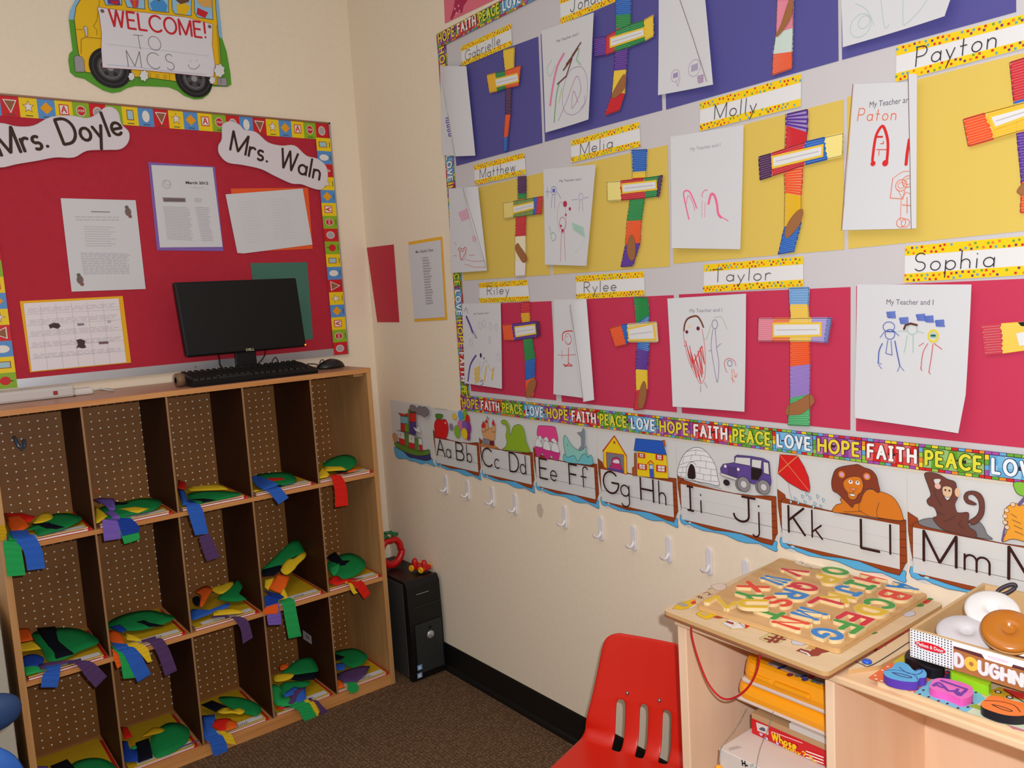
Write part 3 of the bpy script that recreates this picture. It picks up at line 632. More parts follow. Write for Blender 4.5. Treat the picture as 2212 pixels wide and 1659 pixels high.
# keyboard
kb = root('keyboard', (-0.6, -0.27, ZT), 'black full-size keyboard lying along the front edge of the cubby unit top', 'keyboard')
xk0, xk1, yk0, yk1 = -0.832, -0.402, -0.318, -0.165
c_ = MB(); loop = [(yk0, ZT+0.0005), (yk0-0.002, ZT+0.010), (yk0+0.012, ZT+0.018), (yk1-0.01, ZT+0.036), (yk1, ZT+0.034), (yk1, ZT+0.0005)]
c_.prism([(xk0, y, z) for y, z in loop], (xk1-xk0, 0, 0), blk); recalc(c_.build('case', kb))
kk = MB(); keym = M((20, 19, 19), 0.5, 0.4)
sl = (0.018)/(yk1-yk0-0.022)
for rr in range(6):
    y_ = yk0+0.016+rr*0.0215+(0.006 if rr == 5 else 0); zz = ZT+0.018+(y_-yk0-0.012)*sl
    for cc in range(21):
        x_ = xk0+0.008+cc*0.0200+(0.004 if cc > 13 else 0)+(0.003 if cc > 16 else 0)
        if rr == 0 and 3 < cc < 10:
            if cc > 4: continue
            kk.box((x_, y_, zz), (x_+0.116, y_+0.017, zz+0.006), keym); continue
        if x_+0.018 > xk1-0.004: continue
        kk.add([(x_, y_, zz), (x_+0.0175, y_, zz), (x_+0.0175, y_+0.0185, zz+0.003), (x_, y_+0.0185, zz+0.003), (x_+0.002, y_+0.002, zz+0.007), (x_+0.0155, y_+0.002, zz+0.007), (x_+0.0155, y_+0.0165, zz+0.0105), (x_+0.002, y_+0.0165, zz+0.0105)],
               [(4, 5, 6, 7), (0, 1, 5, 4), (1, 2, 6, 5), (2, 3, 7, 6), (3, 0, 4, 7)], keym)
kk.build('keys', kb)
# mouse
ms = MB(); bm = bmesh.new(); bmesh.ops.create_uvsphere(bm, u_segments=24, v_segments=12, radius=1)
px, py = -0.292, -0.19
for v in bm.verts: v.co = Vector((px+v.co.x*0.056, py+v.co.y*0.032, ZT+0.003+max(v.co.z, 0)*0.034*(1-0.25*max(0, -v.co.x)**1)))
ms.bm(bm, blk2); mo = root('computer_mouse', (px, py, ZT), 'black computer mouse at the right end of the cubby unit top', 'mouse'); ms.build('shell', mo)
MB().tube([(px-0.03, py+0.03*math.cos(a), ZT+0.004+0.036*math.sin(a)*0.9) for a in [0.6+0.2*i for i in range(10)]], 0.0016, M((8, 8, 8), 0.3)).build('seam', mo)
cb = M((26, 12, 10), 0.5)
def cable(pts, r, label, name='cable', crop='c6', y=-0.1, m=cb, wpts=None):
    P = [ony(q, y if not isinstance(y, list) else y[i]) for i, q in enumerate(Z(crop, pts))]
    for q in P: q.z = max(q.z, ZT+r)
    return tag(MB().tube(smooth_path(P), r, m, 7).build(name), label, 'cable')
cable([(590, 960), (603, 1040), (608, 1090), (640, 1150), (600, 1190)], 0.0022, 'thin dark cable hanging from the left underside of the monitor', y=[-0.105, -0.1, -0.1, -0.12, -0.14])
cable([(1125, 930), (1120, 980), (1075, 1050), (1020, 1100)], 0.0022, 'dark curved cable to the right of the monitor neck', y=-0.11)
cable([(1185, 1110), (1210, 1040), (1240, 1010), (1270, 1060), (1305, 1115)], 0.0018, 'dark cable loop standing up behind the keyboard', y=-0.08)
cable([(1600, 1085), (1680, 1085), (1765, 1105)], 0.0018, 'mouse lead running from the keyboard to the mouse', y=[-0.14, -0.16, -0.17])
# brown thing at left end of the keyboard
tp = MB(); q = ony(Z('c6', (160, 1265)), -0.27)
tp.lathe([(0.011, -0.012), (0.022, -0.012), (0.023, 0), (0.022, 0.012), (0.011, 0.012), (0.0105, 0), (0.011, -0.012)], M((120, 92, 68), 0.4), 20, (-0.852, -0.25, ZT+0.0235), 'X')
tag(tp.build('tape_roll'), 'small brown tape roll standing at the left end of the keyboard', 'tape')
# power strip
ps = root('power_strip', (-1.25, -0.12, ZT), 'off-white multi-outlet power strip lying at the left end of the cubby unit top', 'power strip')
psm = M((196, 190, 186), 0.5, 0.4); m_ = MB(); m_.rbox((-1.60, -0.155, ZT+0.0005), (-1.14, -0.085, ZT+0.036), psm, 0.008)
m_.build('housing', ps)
MB().rbox((-1.142, -0.145, ZT+0.0005), (-1.085, -0.095, ZT+0.022), M((210, 204, 200), 0.5), 0.007).build('end_cap', ps)
MB().rbox((-1.20, -0.158, ZT+0.012), (-1.188, -0.1545, ZT+0.024), M((150, 40, 34), 0.5), 0.001).build('rocker_switch', ps)
for i in range(5): MB().rbox((-1.56+i*0.07, -0.135, ZT+0.0355), (-1.53+i*0.07, -0.105, ZT+0.0372), M((170, 164, 160), 0.5), 0.001).build('outlet', ps)
MB().tube([(-1.085, -0.12, ZT+0.01), (-1.06, -0.11, ZT+0.013), (-1.03, -0.14, ZT+0.004), (-1.02, -0.06, ZT+0.004), (-1.04, -0.02, ZT+0.004)], 0.003, M((200, 196, 190), 0.5)).build('cord', ps)
# ================================================================== wall_left: welcome bus, bulletin board
def art(frame, crop, h=0.001, lift=None): a = Art(frame, h, lift); a.crop = crop; return a
ink = M((60, 44, 40), 0.6); YB = M((238, 190, 18), 0.5, 0.3); GRN = M((88, 158, 44), 0.6); SKY = M((140, 190, 226), 0.6); GRY = M((158, 154, 158), 0.5); REDP = M((206, 34, 44), 0.5)
a = art(FA, 'd5', 0.004)
a.poly([(180,0),(120,120),(105,230),(130,440),(150,600),(110,640),(98,720),(120,860),(180,915),(290,940),(400,1010),(520,1080),(620,1110),(720,1095),(800,1050),(900,1025),(1100,1030),(1300,1040),(1400,1080),(1480,1140),(1600,1185),(1700,1180),(1770,1130),(1800,1080),(1810,1030),(2000,1035),(2045,1010),(2035,880),(1990,620),(1940,470),(1915,250),(1890,0),(1860,-260),(230,-260)], GRN, th=0.0035)
a.up().poly([(180,0),(120,120),(105,235),(180,235),(200,60),(260,0),(260,-259),(232,-259)], SKY)
a.poly([(1840,-259),(1862,-259),(1892,0),(1917,250),(1940,465),(1900,440),(1860,150)], SKY)
bus = a.build('backing_shape'); busr = root('welcome_sign', a.F.w(*a.uv((1050, 500)), 0), 'yellow school bus welcome cut-out above the red board, holding a white banner', 'sign')
bus.parent = busr; bus.matrix_parent_inverse = busr.matrix_world.inverted()
a = art(FA, 'd5', 0.0052); a.cut([(260,-250),(240,0),(190,80),(168,220),(200,500),(220,640),(250,700),(300,860),(360,870),(900,920),(1080,930),(1370,970),(1600,980),(1900,1020),(1930,1000),(1920,800),(1900,500),(1880,300),(1860,100),(1840,-250)], YB, ink, 0.0015, sm=False)
a.up()
for q in ([(165,680),(200,660),(260,680),(285,720),(295,860),(180,860)], [(1870,930),(1985,930),(1995,1028),(1880,1020)]): a.cut(q, GRY, ink, 0.001, sm=False)
a.line([(470,0),(440,240),(400,310),(440,360),(440,420)], 0.001, ink).line([(190,350),(270,355)], 0.001, ink).line([(250,640),(250,470),(300,445),(490,460)], 0.0012, ink).line([(1870,300),(1920,1000)], 0.0012, ink)
a.cut([(280,320),(300,310),(325,330),(330,430),(305,435)], M((206, 200, 196)), ink, 0.001, sm=False)
for q in ((1160,905),(1255,915),(1065,895)): a.cut([(q[0]-15,q[1]-15),(q[0]+15,q[1]-12),(q[0]+15,q[1]+18),(q[0]-15,q[1]+15)], YB, ink, 0.0008, sm=False)
a.line([(1305,880),(1310,960)], 0.001, ink)
a.build('bus_body', busr)
sk1 = M((196, 140, 100)); sk2 = M((110, 72, 50)); BLc_ = M((70, 150, 214))
wins = [((505,-200),(735,-180),(735,60),(545,60),(515,-20), [(M((92,60,140)), [(560,-40),(700,-40),(720,60),(570,45)]), (REDP, [(600,10),(700,10),(690,50),(610,40)])]),
 ((765,-180),(1005,-160),(1010,110),(800,85),(770,0), [(M((196,66,90)), [(830,0),(940,0),(930,90),(870,90)]), (OR, [(870,0),(900,0),(900,90),(885,90)])]),
 ((1045,-150),(1290,-130),(1295,150),(1080,125),(1055,80), [(BLc_, [(1070,40),(1120,0),(1230,0),(1280,60),(1270,140),(1100,120)]), (sk2, [(1100,-60),(1180,20),(1250,-60)])]),
 ((1330,-120),(1570,-100),(1565,190),(1370,165),(1338,110), [(YB, [(1390,60),(1440,30),(1520,50),(1560,90),(1500,180),(1400,160)]), (sk2, [(1380,0),(1440,50),(1540,20),(1540,-70),(1380,-60)])]),
 ((1600,-80),(1810,-60),(1825,235),(1640,205),(1605,150), [(REDP, [(1640,90),(1770,150),(1730,215),(1630,170)]), (M((226,170,90)), [(1640,20),(1700,80),(1800,90),(1810,-40),(1640,-50)])])]
for q in wins:
    w_ = art(FA, 'd5', 0.0062); w_.cut(list(q[:5]), M((150, 200, 232)), ink, 0.0016, sm=False)
    for m_, pts in q[5]: w_.up().poly(pts, m_)
    w_.build('bus_window', busr)
for cx_, cy_, r_ in ((600, 810, 240), (1600, 940, 210)):
    w_ = art(FA, 'd5', 0.0068); u, v = w_.uv((cx_, cy_)); R_ = abs(w_.uv((cx_+r_, cy_))[0]-u)*1.03
    w_.disc((u, v), R_, M((30, 26, 30), 0.5), raw=True, n=40); w_.up().ring((u, v), R_*0.82, 0.0018, M((84, 80, 84)), raw=True, n=32)
    w_.disc((u, v), R_*0.62, M((78, 76, 80), 0.4), raw=True, n=28); w_.up().ring((u, v), R_*0.5, 0.002, M((130, 128, 130)), raw=True)
    for k_ in range(5):
        t = 2*PI*k_/5+0.3; w_.disc((u+R_*0.36*math.cos(t), v+R_*0.36*math.sin(t)), R_*0.11, M((44, 40, 44)), raw=True, n=10)
    w_.disc((u, v), R_*0.16, M((150, 148, 150)), raw=True); w_.build('wheel', busr)
a = art(FA, 'd5', 0.0084)
a.cut([(445,85),(700,120),(1100,160),(1500,205),(1820,290),(1815,540),(1850,780),(1830,925),(1500,890),(1000,840),(700,820),(505,808),(490,600),(495,400),(470,200)], M((228, 224, 232), 0.5), M((150, 40, 60)), 0.0011, sm=False)
a.up().line([(560,525),(860,560),(1300,610),(1780,670)], 0.0014, M((190, 196, 214))); a.line([(560,770),(900,800),(1300,850),(1750,890)], 0.0014, M((176, 184, 210)))
a.text('WELCOME!', (605, 310), (1745, 455), REDP, wd=0.13, hgt=0.052, gap=0.24)
a.text('TO', (900, 585), (1215, 605), ink, wd=0.03, hgt=0.045, gap=0.3); a.text('MCS', (815, 795), (1370, 840), ink, wd=0.03, hgt=0.052, gap=0.45)
a.line([(1530,770),(1545,810),(1600,825),(1650,800),(1665,770)], 0.0012, ink, sm=True); a.disc((1557, 727), 0.0011, ink); a.disc((1630, 722), 0.0011, ink)
for q in ((503,132),(1785,318)): a.disc(q, 0.006, M((112, 96, 96)), n=12)
for cx_, cy_, r_ in ((850,915,38),(1000,905,52),(1900,845,62),(1815,960,36)):
    pts = []
    for k_ in range(14):
        t = 2*PI*k_/14; rr = r_*(1.12 if k_ % 2 else 0.88); pts.append((cx_+rr*math.cos(t), cy_+rr*1.25*math.sin(t)))
    a.cut(pts, WHITE, ink, 0.0009)
a.build('banner', busr)
# ---------------------------------------------------------------- bulletin board on wall_left
bl = FA.uv(Z('a1', (1972, 757)), 0.01); br = FA.uv(Z('a2', (2068, 1018)), 0.01)
BX1 = (bl[0]+br[0])/2; BZ1, BZ0 = 2.140, 1.2405; BX0 = -1.336
board = root('bulletin_board', ((BX0+BX1)/2, -0.005, BZ0), 'red paper-covered bulletin board with aluminium rail, above the cubby unit', 'bulletin board')
redpap = M((184, 46, 62), 0.75, 0.12, var=0.04, name='red_backing_paper')
MB().box((BX0, -0.011, BZ0+0.012), (BX1, -0.0003, BZ1), redpap).build('red_backing', board)
alu = M((178, 178, 182), 0.35, 0.5, 0.55)
MB().box((BX0, -0.016, BZ0), (BX1, -0.0004, BZ0+0.0285), alu).box((BX1-0.001, -0.014, BZ0), (BX1+0.006, -0.0004, BZ1+0.006), alu).box((BX0, -0.014, BZ1), (BX1+0.006, -0.0004, BZ1+0.006), M((150, 110, 90), 0.4, 0.5, 0.3)).build('frame', board)
rv = Art(FA, 0.0163); rv.crop = 'a2'; rv.disc((1168, 1086), 0.0032, M((140, 110, 105), 0.4, 0.5, 0.5)); rv.build('rivet', board)
rdt = M((206, 30, 36), 0.5); blt = M((88, 146, 208), 0.5); ylt = M((240, 206, 20), 0.5); grt = M((140, 178, 36), 0.5)
TS = 0.0515; TP = 0.0495; TA = 0.0605
def tile(f, cx_, cz, kind, rot):
    """one square of the shape border; rot = quarter turns"""
    c_, s_ = math.cos(rot), math.sin(rot)
    P = lambda x, y: (cx_+(x*TP)*c_-(y*TA)*s_, cz+(x*TP)*s_+(y*TA)*c_)
    bg = {'ball': rdt, 'tri': rdt, 'star': ylt, 'dia': blt, 'A': ylt, 'stop': grt, 'apple': grt, 'rect': ylt, 'oval': blt}[kind]
    f.poly([P(-.5,-.5), P(.5,-.5), P(.5,.5), P(-.5,.5)], bg, raw=True); f.up()
    circ = lambda x, y, r, ry=None: [P(x+r*math.cos(2*PI*k/16), y+(ry or r)*math.sin(2*PI*k/16)) for k in range(16)]
    wl = M((232, 226, 220)); br_ = M((150, 96, 66)); og = M((236, 160, 20))
    if kind == 'ball': f.poly(circ(0, .05, .29), wl, raw=True); f.up(); f.poly(circ(0, .05, .25), M((176, 166, 168)), raw=True)
    if kind == 'tri': f.poly([P(-.38,.34), P(.38,.34), P(0,-.34)], wl, raw=True); f.up(); f.poly([P(-.30,.29), P(.30,.29), P(0,-.24)], br_, raw=True)
    if kind == 'star': f.poly([P((.34 if k % 2 == 0 else .15)*math.cos(PI/2+k*PI/5), .05+(.34 if k % 2 == 0 else .15)*math.sin(PI/2+k*PI/5)) for k in range(10)], br_, raw=True); f.up(); f.poly([P((.27 if k % 2 == 0 else .12)*math.cos(PI/2+k*PI/5), .05+(.27 if k % 2 == 0 else .12)*math.sin(PI/2+k*PI/5)) for k in range(10)], wl, raw=True)
    if kind == 'dia': f.poly([P(-.36,.05), P(0,-.26), P(.36,.05), P(0,.36)], og, raw=True)
    if kind == 'A':
        f.poly([P(-.28,-.22), P(.28,-.22), P(.28,.32), P(-.28,.32)], rdt, raw=True); f.up(); f.poly([P(-.23,-.17), P(.23,-.17), P(.23,.27), P(-.23,.27)], wl, raw=True); f.up()
        f.line([P(-.14,-.1), P(0,.22), P(.14,-.1)], TS*0.07, rdt, raw=True); f.line([P(-.08,.02), P(.08,.02)], TS*0.05, rdt, raw=True)
    if kind == 'stop':
        f.poly([P(.29*math.cos(PI/8+k*PI/4), .06+.29*math.sin(PI/8+k*PI/4)) for k in range(8)], wl, raw=True); f.up(); f.poly([P(.25*math.cos(PI/8+k*PI/4), .06+.25*math.sin(PI/8+k*PI/4)) for k in range(8)], rdt, raw=True)
        f.up().type('STOP', P(-.19,-.0), P(.19,-.0), wl, TS*0.14, raw=True, bold=0.02)
    if kind == 'apple': f.poly(circ(0, .0, .27, .25), rdt, raw=True); f.up(); f.line([P(0,.2), P(.06,.36)], TS*0.06, M((70,100,30)), raw=True)
    if kind == 'rect': f.poly([P(-.22,-.22), P(.22,-.22), P(.22,.34), P(-.22,.34)], br_, raw=True); f.up(); f.poly([P(-.17,-.17), P(.17,-.17), P(.17,.29), P(-.17,.29)], M((164, 200, 210)), raw=True)
    if kind == 'oval': f.poly(circ(0, .05, .24, .32), wl, raw=True)
    if kind != 'A': f.up().line([P(-.2,-.4), P(.2,-.4)], TS*0.05, M((70, 84, 60)), raw=True)
CYC = ['ball', 'stop', 'A', 'dia', 'star', 'tri', 'oval', 'rect', 'apple']
def strip(cells, start, dx, dz, rot, h):
    f = Art(FA, h)
    for i, k_ in enumerate(cells):
        h0 = f.h; tile(f, start[0]+dx*i, start[1]+dz*i, k_, rot); f.h = h0; f.mic = 0.0
    f.build('border_strip', board)
TOPSEQ = CYC[:7]+CYC[:8]+['apple', 'ball']+CYC[1:]+CYC[:4]
strip(TOPSEQ[:24], (BX1-0.032, BZ1-TA/2-0.001), -TP, 0, 0, 0.0122)
strip([CYC[i % 9] for i in range(17)], (BX1-TA/2-0.001, BZ0+TP/2+0.002), 0, TP, PI/2, 0.0172)
strip([CYC[(8-i) % 9] for i in range(17)], (BX0+TA/2, BZ0+TP/2+0.002), 0, TP, -PI/2, 0.0172)
# name plaques
def cloud(name, crop, outline, txt, p0, p1, hgt, label):
    g = art(FA, crop, 0.021); g.cut(outline, M((222, 214, 220), 0.6), M((196, 186, 190)), 0.001, th=0.003)
    g.up().text(txt, p0, p1, DKBROWN, wd=0.12, hgt=hgt, gap=0.2); return tag(g.build(name), label, 'name sign')
cloud('name_cutout', 'a1', [(-120,760),(0,735),(100,755),(200,750),(300,700),(420,690),(520,705),(580,680),(630,640),(680,645),(710,680),(725,740),(770,790),(765,850),(720,890),(640,895),(520,900),(440,940),(330,940),(220,960),(100,980),(0,1000),(-120,980)], 'Mrs. Doyle', (10, 930), (735, 800), 0.078, 'white cloud-shaped name cut-out with brown lettering, upper left of the red board')
cloud('name_cutout', 'a1', [(1330,745),(1380,725),(1430,745),(1460,775),(1530,790),(1600,850),(1680,870),(1760,870),(1830,930),(1900,950),(1950,1000),(1955,1080),(1920,1130),(1870,1125),(1800,1100),(1740,1095),(1640,1050),(1560,1010),(1450,985),(1360,970),(1310,920),(1305,870),(1325,830)], 'Mrs. Waln', (1375, 895), (1905, 1075), 0.07, 'white cloud-shaped name cut-out with brown lettering, upper right of the red board')
tx = M((178, 174, 184)); tx2 = M((135, 128, 138)); PINK = M((238, 120, 160))
def sheet(crop, q, h=0.0135, m=PAPER, th=0.0004): a = art(FA, crop, h); a.poly(q, m, th=th); return a.up()
s_ = sheet('a2', [(362,78),(810,90),(870,620),(428,636)])
s_.greek((450,180),(750,185),(760,215),(455,215), tx, 2, 0.0022); s_.line([(545,158),(655,160)], 0.003, tx2)
s_.greek((500,240),(690,245),(700,370),(515,370), tx, 9, 0.0016); s_.greek((480,400),(775,405),(785,530),(500,535), tx, 13, 0.0018, 0.08)
for c_, t_ in (((765,160), 1), ((478,565), -1)):
    s_.disc(c_, 0.010, M((120, 100, 96)), 0.014); s_.up(); s_.disc((c_[0]-8, c_[1]-28), 0.006, M((96, 104, 84))); s_.disc((c_[0]+12, c_[1]+26), 0.006, M((140, 90, 84)))
tag(s_.build('notice_sheet'), 'white printed letter with small corner drawings, left of the middle of the red board', 'paper')
bk = sheet('a1', [(885,968),(1283,995),(1335,1500),(938,1495)], 0.0131, M((132, 100, 176), 0.7)); rt = bk.build('newsletter'); tag(rt, 'newsletter headed March 2012 on purple paper, top centre of the red board', 'paper')
s_ = art(FA, 'a1', 0.0150); s_.poly([(903,985),(1270,1000),(1330,1475),(955,1478)], PAPER, th=0.0004); s_.up()
s_.ring((995,1100), 0.014, 0.002, M((170, 168, 176))); s_.ring((1000,1092), 0.009, 0.002, M((180, 178, 186)))
s_.type('March 2012', (1110, 1098), (1245, 1102), M((70, 50, 52)), 0.009, bold=0.03); s_.greek((1140,1112),(1240,1116),(1242,1128),(1142,1126), tx, 1, 0.0014)
s_.poly([(970,1178),(1108,1182),(1110,1208),(975,1206)], M((150, 140, 146))); s_.up().greek((978,1184),(1100,1186),(1104,1204),(982,1203), M((90, 60, 60)), 2, 0.003, 0.0)
s_.greek((975,1230),(1138,1235),(1158,1440),(1000,1430), tx, 22, 0.0016, 0.15); s_.greek((1160,1180),(1210,1182),(1214,1210),(1164,1208), tx, 4, 0.0013); s_.greek((1165,1232),(1250,1236),(1275,1440),(1205,1440), tx, 20, 0.0016, 0.2)
s_.build('printed_page', rt)
bk = sheet('a2', [(1378,20),(1840,15),(1868,380),(1420,400)], 0.0131, M((236, 92, 40), 0.7)); rt = bk.build('posted_sheet'); tag(rt, 'faint white printed sheet tilted on orange paper, upper right of the red board', 'paper')
s_ = art(FA, 'a2', 0.0150); s_.poly([(1347,55),(1808,20),(1866,355),(1455,408),(1418,405)], PAPER, th=0.0004); s_.up()
s_.greek((1420,95),(1540,85),(1600,340),(1470,350), M((206, 200, 206)), 16, 0.0014, 0.3); s_.greek((1620,80),(1740,70),(1780,320),(1640,330), M((206, 200, 206)), 16, 0.0014, 0.3)
s_.build('printed_page', rt)
s_ = sheet('a2', [(1495,465),(1835,460),(1870,920),(1560,940)], 0.0131, M((70, 116, 100), 0.7)); tag(s_.build('green_sheet'), 'plain dark green paper partly hidden behind the monitor', 'paper')
bk = sheet('a2', [(118,693),(733,662),(783,1060),(180,1118)], 0.0131, M((238, 176, 30), 0.7)); rt = bk.build('calendar'); tag(rt, 'white calendar page on yellow paper, bottom left of the red board', 'paper')
s_ = art(FA, 'a2', 0.0150); s_.poly([(140,706),(708,676),(755,1058),(190,1112)], M((232, 224, 228)), th=0.0004); s_.up()
for j in range(1, 6):
    t = j/6; s_.line([(150+t*40, 706+t*400), (710+t*42, 680+t*370)], 0.0009, tx) ; 
for i in range(1, 6):
    t = i/6; s_.line([(145+t*560, 720-t*30), (192+t*560, 1108-t*50)], 0.0009, tx)
for j in range(5): s_.greek((165+j*8, 735+j*68),(700+j*8, 702+j*66),(706+j*8, 730+j*66),(170+j*8, 765+j*68), M((186, 180, 188)), 3, 0.0013, 0.1)
s_.up()
for q in ([(290,835),(320,822),(350,825),(362,842),(345,858),(315,850),(300,858)], [(455,925),(480,918),(510,930),(505,950),(515,970),(490,975),(470,968),(455,975),(465,950)]): s_.poly(q, M((70, 52, 52)))
s_.poly([(460,826),(500,824),(505,836),(465,840)], tx2); s_.poly([(588,936),(645,932),(648,946),(592,950)], M((120, 90, 92))); s_.poly([(640,810),(662,808),(662,820),(642,822)], tx)
s_.build('printed_page', rt)
# ================================================================== wall_right: the display of drawings and crosses
CROP.update(e1=(840,860,.14467), e2=(1140,920,.15371), e3=(1450,950,.18083), e4=(1750,980,.20886))
c2 = lambda a, b, t: tuple(int(a[i]*(1-t)+b[i]*t) for i in range(3))
CP, CRD, CGN, CBL = (150, 60, 150), (214, 34, 34), (96, 160, 40), (96, 172, 222)
WORDS = {'HOPE': (CP, (236, 214, 60)), 'FAITH': (CRD, (244, 240, 236)), 'PEACE': (CGN, (226, 220, 60)), 'LOVE': (CBL, (232, 240, 248))}
WSEQ = ['HOPE', 'FAITH', 'PEACE', 'LOVE']; WIDE = {'HOPE': .1135, 'FAITH': .119, 'PEACE': .122, 'LOVE': .103}
ebits = [(214,40,40), (240,210,40), (100,170,60), (100,170,220), (170,80,170), (240,140,40), (150,200,70)]
bdb = root('display_board', (0, -1.6, 1.04), 'large pale display board with word border of four repeating words, on the right-hand wall', 'display board')
MB().box((-0.0042, -2.75, 1.05), (-0.0003, -0.645, 2.315), M((204, 199, 202), 0.7, 0.15)).build('backing_paper', bdb)
dkl = M((60, 30, 40), 0.6)
def wtile(f, P, L, H, word):
    """one word tile: P maps local x along, y across"""
    bg, fg = WORDS[word]; h0 = f.h; rs = random.Random(sum(map(ord, word))+int(abs(P(0, 0)[0])*999+abs(P(0, 0)[1])*77))
    f.poly([P(0,0), P(L,0), P(L,H), P(0,H)], dkl, raw=True); f.up()
    x = 0.0
    while x < L-0.001:      # small stained squares along both edges
        w_ = min(0.0125, L-x)
        for y0, y1 in ((0.0008, 0.0058), (H-0.0058, H-0.0008)):
            f.poly([P(x+0.0006,y0), P(x+w_-0.0006,y0), P(x+w_-0.0006,y1), P(x+0.0006,y1)], M(rs.choice(ebits), 0.4), raw=True)
        x += w_
    for j in range(4):      # the narrow divider column
        y0 = 0.0065+j*(H-0.013)/4; y1 = y0+(H-0.013)/4-0.0008
        f.poly([P(0.0006,y0), P(0.0075,y0), P(0.0075,y1), P(0.0006,y1)], M(rs.choice(ebits), 0.4), raw=True)
    x0, x1, y0, y1 = 0.0085, L-0.0008, 0.0068, H-0.0068; n = 7   # stained cells
    lt, dk_ = M(c2(bg, (255,255,255), .34), 0.35, 0.4), M(bg, 0.35, 0.4)
    for i in range(n):
        for j in range(2):
            a, b = x0+(x1-x0)*i/n, x0+(x1-x0)*(i+1)/n; ym_ = (y0+y1)/2+rs.uniform(-.004, .004); lo, hi = (y0, ym_) if j == 0 else (ym_, y1)
            o = rs.uniform(-.003, .003) if 0 < i else 0
            f.poly([P(a+0.0003,lo), P(b-0.0003,lo), P(b-0.0003+ (0 if i == n-1 else 0.001),hi-0.0004), P(a+0.0003,hi-0.0004)], lt if (i+j) % 3 == 0 else (dk_ if (i+j) % 3 == 1 else M(c2(bg, (255,255,255), .16), 0.35, 0.4)), raw=True)
    f.up(2); m0 = 0.015
    a, b = P(m0, 0.0135), P(L-0.006, 0.0135)
    f.text(word, a, b, M(c2(bg, (20,10,20), .6)), wd=0.34, hgt=0.027, raw=True, gap=0.42); f.up(2)
    f.text(word, a, b, M(fg, 0.4, 0.4), wd=0.22, hgt=0.027, raw=True, gap=0.42); f.h = h0
def wstrip(u0, z0, L_end, H, rot, seq0, h, name='word_border'):
    f = Art(FB, h); x = 0.0; k_ = seq0
    while x < L_end:
        wd_ = WSEQ[k_ % 4]; L = WIDE[wd_] if rot == 0 else min(WIDE[wd_], L_end-x)
        if rot == 0: P = lambda a, b, x=x: (u0+x+a, z0+b)
        else: P = lambda a, b, x=x: (u0+b, z0-x-a)
        wtile(f, P, L, H, wd_); f.mic = 0.0; x += L; k_ += 1
    f.build(name, bdb)
wstrip(0.6135, 1.0435, 1.95, 0.0535, 0, 0, 0.0080)
wstrip(0.6165, 2.279, 0.95, 0.047, 0, 0, 0.0080)
wstrip(0.6135, 2.2905, 1.2455, 0.053, 1, 0, 0.0046)
# ---------------------------------------------------------------- the coloured sheets
def csheet(q, rgb, label, group=None):
    f = Art(FB, 0.0056); f.crop = 'p'; f.poly(q, M(rgb, 0.6, 0.25), th=0.0008); return tag(f.build('coloured_sheet'), label, 'paper')
PUR, YEL, RED = (86, 82, 150), (222, 192, 92), (198, 54, 86)
for rgb, nm, rows in ((PUR, 'purple', [[(970,150),(1162.3,79),(1171.5,308.5),(985.6,358.5)], [(1168,74),(1421,-35),(1430.3,238),(1177,306.3)], [(1432,-40),(1808,-200),(1811,131.4),(1438.8,236.8)], [(1815,-203),(2190,-360),(2194.8,25.7),(1819,129.2)]]),
   (YEL, 'yellow', [[(985,416),(1173.4,372.4),(1189,593.8),(1001,606)], [(1178,371),(1442,313),(1447,576),(1195.4,592.7)], [(1449,309),(1821.4,214.7),(1823.5,539),(1455,569.8)], [(1829.5,210),(2240,107),(2240,496),(1832.5,537.6)]]),
   (RED, 'crimson', [[(1003,658),(1190.8,650.4),(1201.3,864.8),(1017.8,844.5)], [(1196,649),(1454.8,637.5),(1461.8,890.6),(1213.6,868)], [(1466.5,636),(1837,620),(1836.4,929),(1473,892)], [(1849.6,618),(2235,601),(2235,970),(1849,931)]])):
    for i, q in enumerate(rows):
        csheet(q, rgb, '%s construction paper, %s from the corner in the %s row of the display board' % (nm, ['first', 'second', 'third', 'fourth'][i], {'purple': 'upper', 'yellow': 'middle', 'crimson': 'lower'}[nm]))
# ---------------------------------------------------------------- name tags
TAGY = M((246, 206, 24), 0.45, 0.3); DOTS = [M(c, 0.5) for c in ((206,40,40), (206,40,40), (110,50,110), (90,160,200), (110,160,60), (232,120,40))]
def nametag(crop, q, txt, a, b, hgt, label, ink_=(40, 36, 44)):
    f = art(FB, crop, 0.0075); f.poly(q, WHITE, th=0.0005); Q = [Vector(f.uv(p)) for p in q]; f.up()
    for t0, t1 in ((0, .26), (.76, 1)):
        tl, tr, br, bl_ = Q[0].lerp(Q[3], t0), Q[1].lerp(Q[2], t0), Q[1].lerp(Q[2], t1), Q[0].lerp(Q[3], t1)
        f.poly([tuple(p) for p in (tl, tr, br, bl_)], TAGY, raw=True); W_ = (tr-tl).length; H_ = (bl_-tl).length; n = int(W_/0.0105); f.up()
        for i in range(n):
            for j in range(2):
                if random.random() < 0.2: continue
                s_, t_ = (i+0.5+0.25*(j*2-1)+random.uniform(-.15, .15))/n, 0.28+0.44*j+random.uniform(-.12, .12)
                c = tl.lerp(tr, s_).lerp(bl_.lerp(br, s_), t_); m_ = random.choice(DOTS)
                f.poly([(c.x+0.0031*(1 if k_ % 2 else .65)*math.cos(k_*PI/4), c.y+0.0031*(1 if k_ % 2 else .65)*math.sin(k_*PI/4)) for k_ in range(8)], m_, raw=True)
        f.h -= f.step
    f.up(2).text(txt, a, b, M(ink_), wd=0.06, hgt=hgt, gap=0.28, slant=0.08, jitter=0.02)
    return tag(f.build('name_tag'), label, 'name tag')
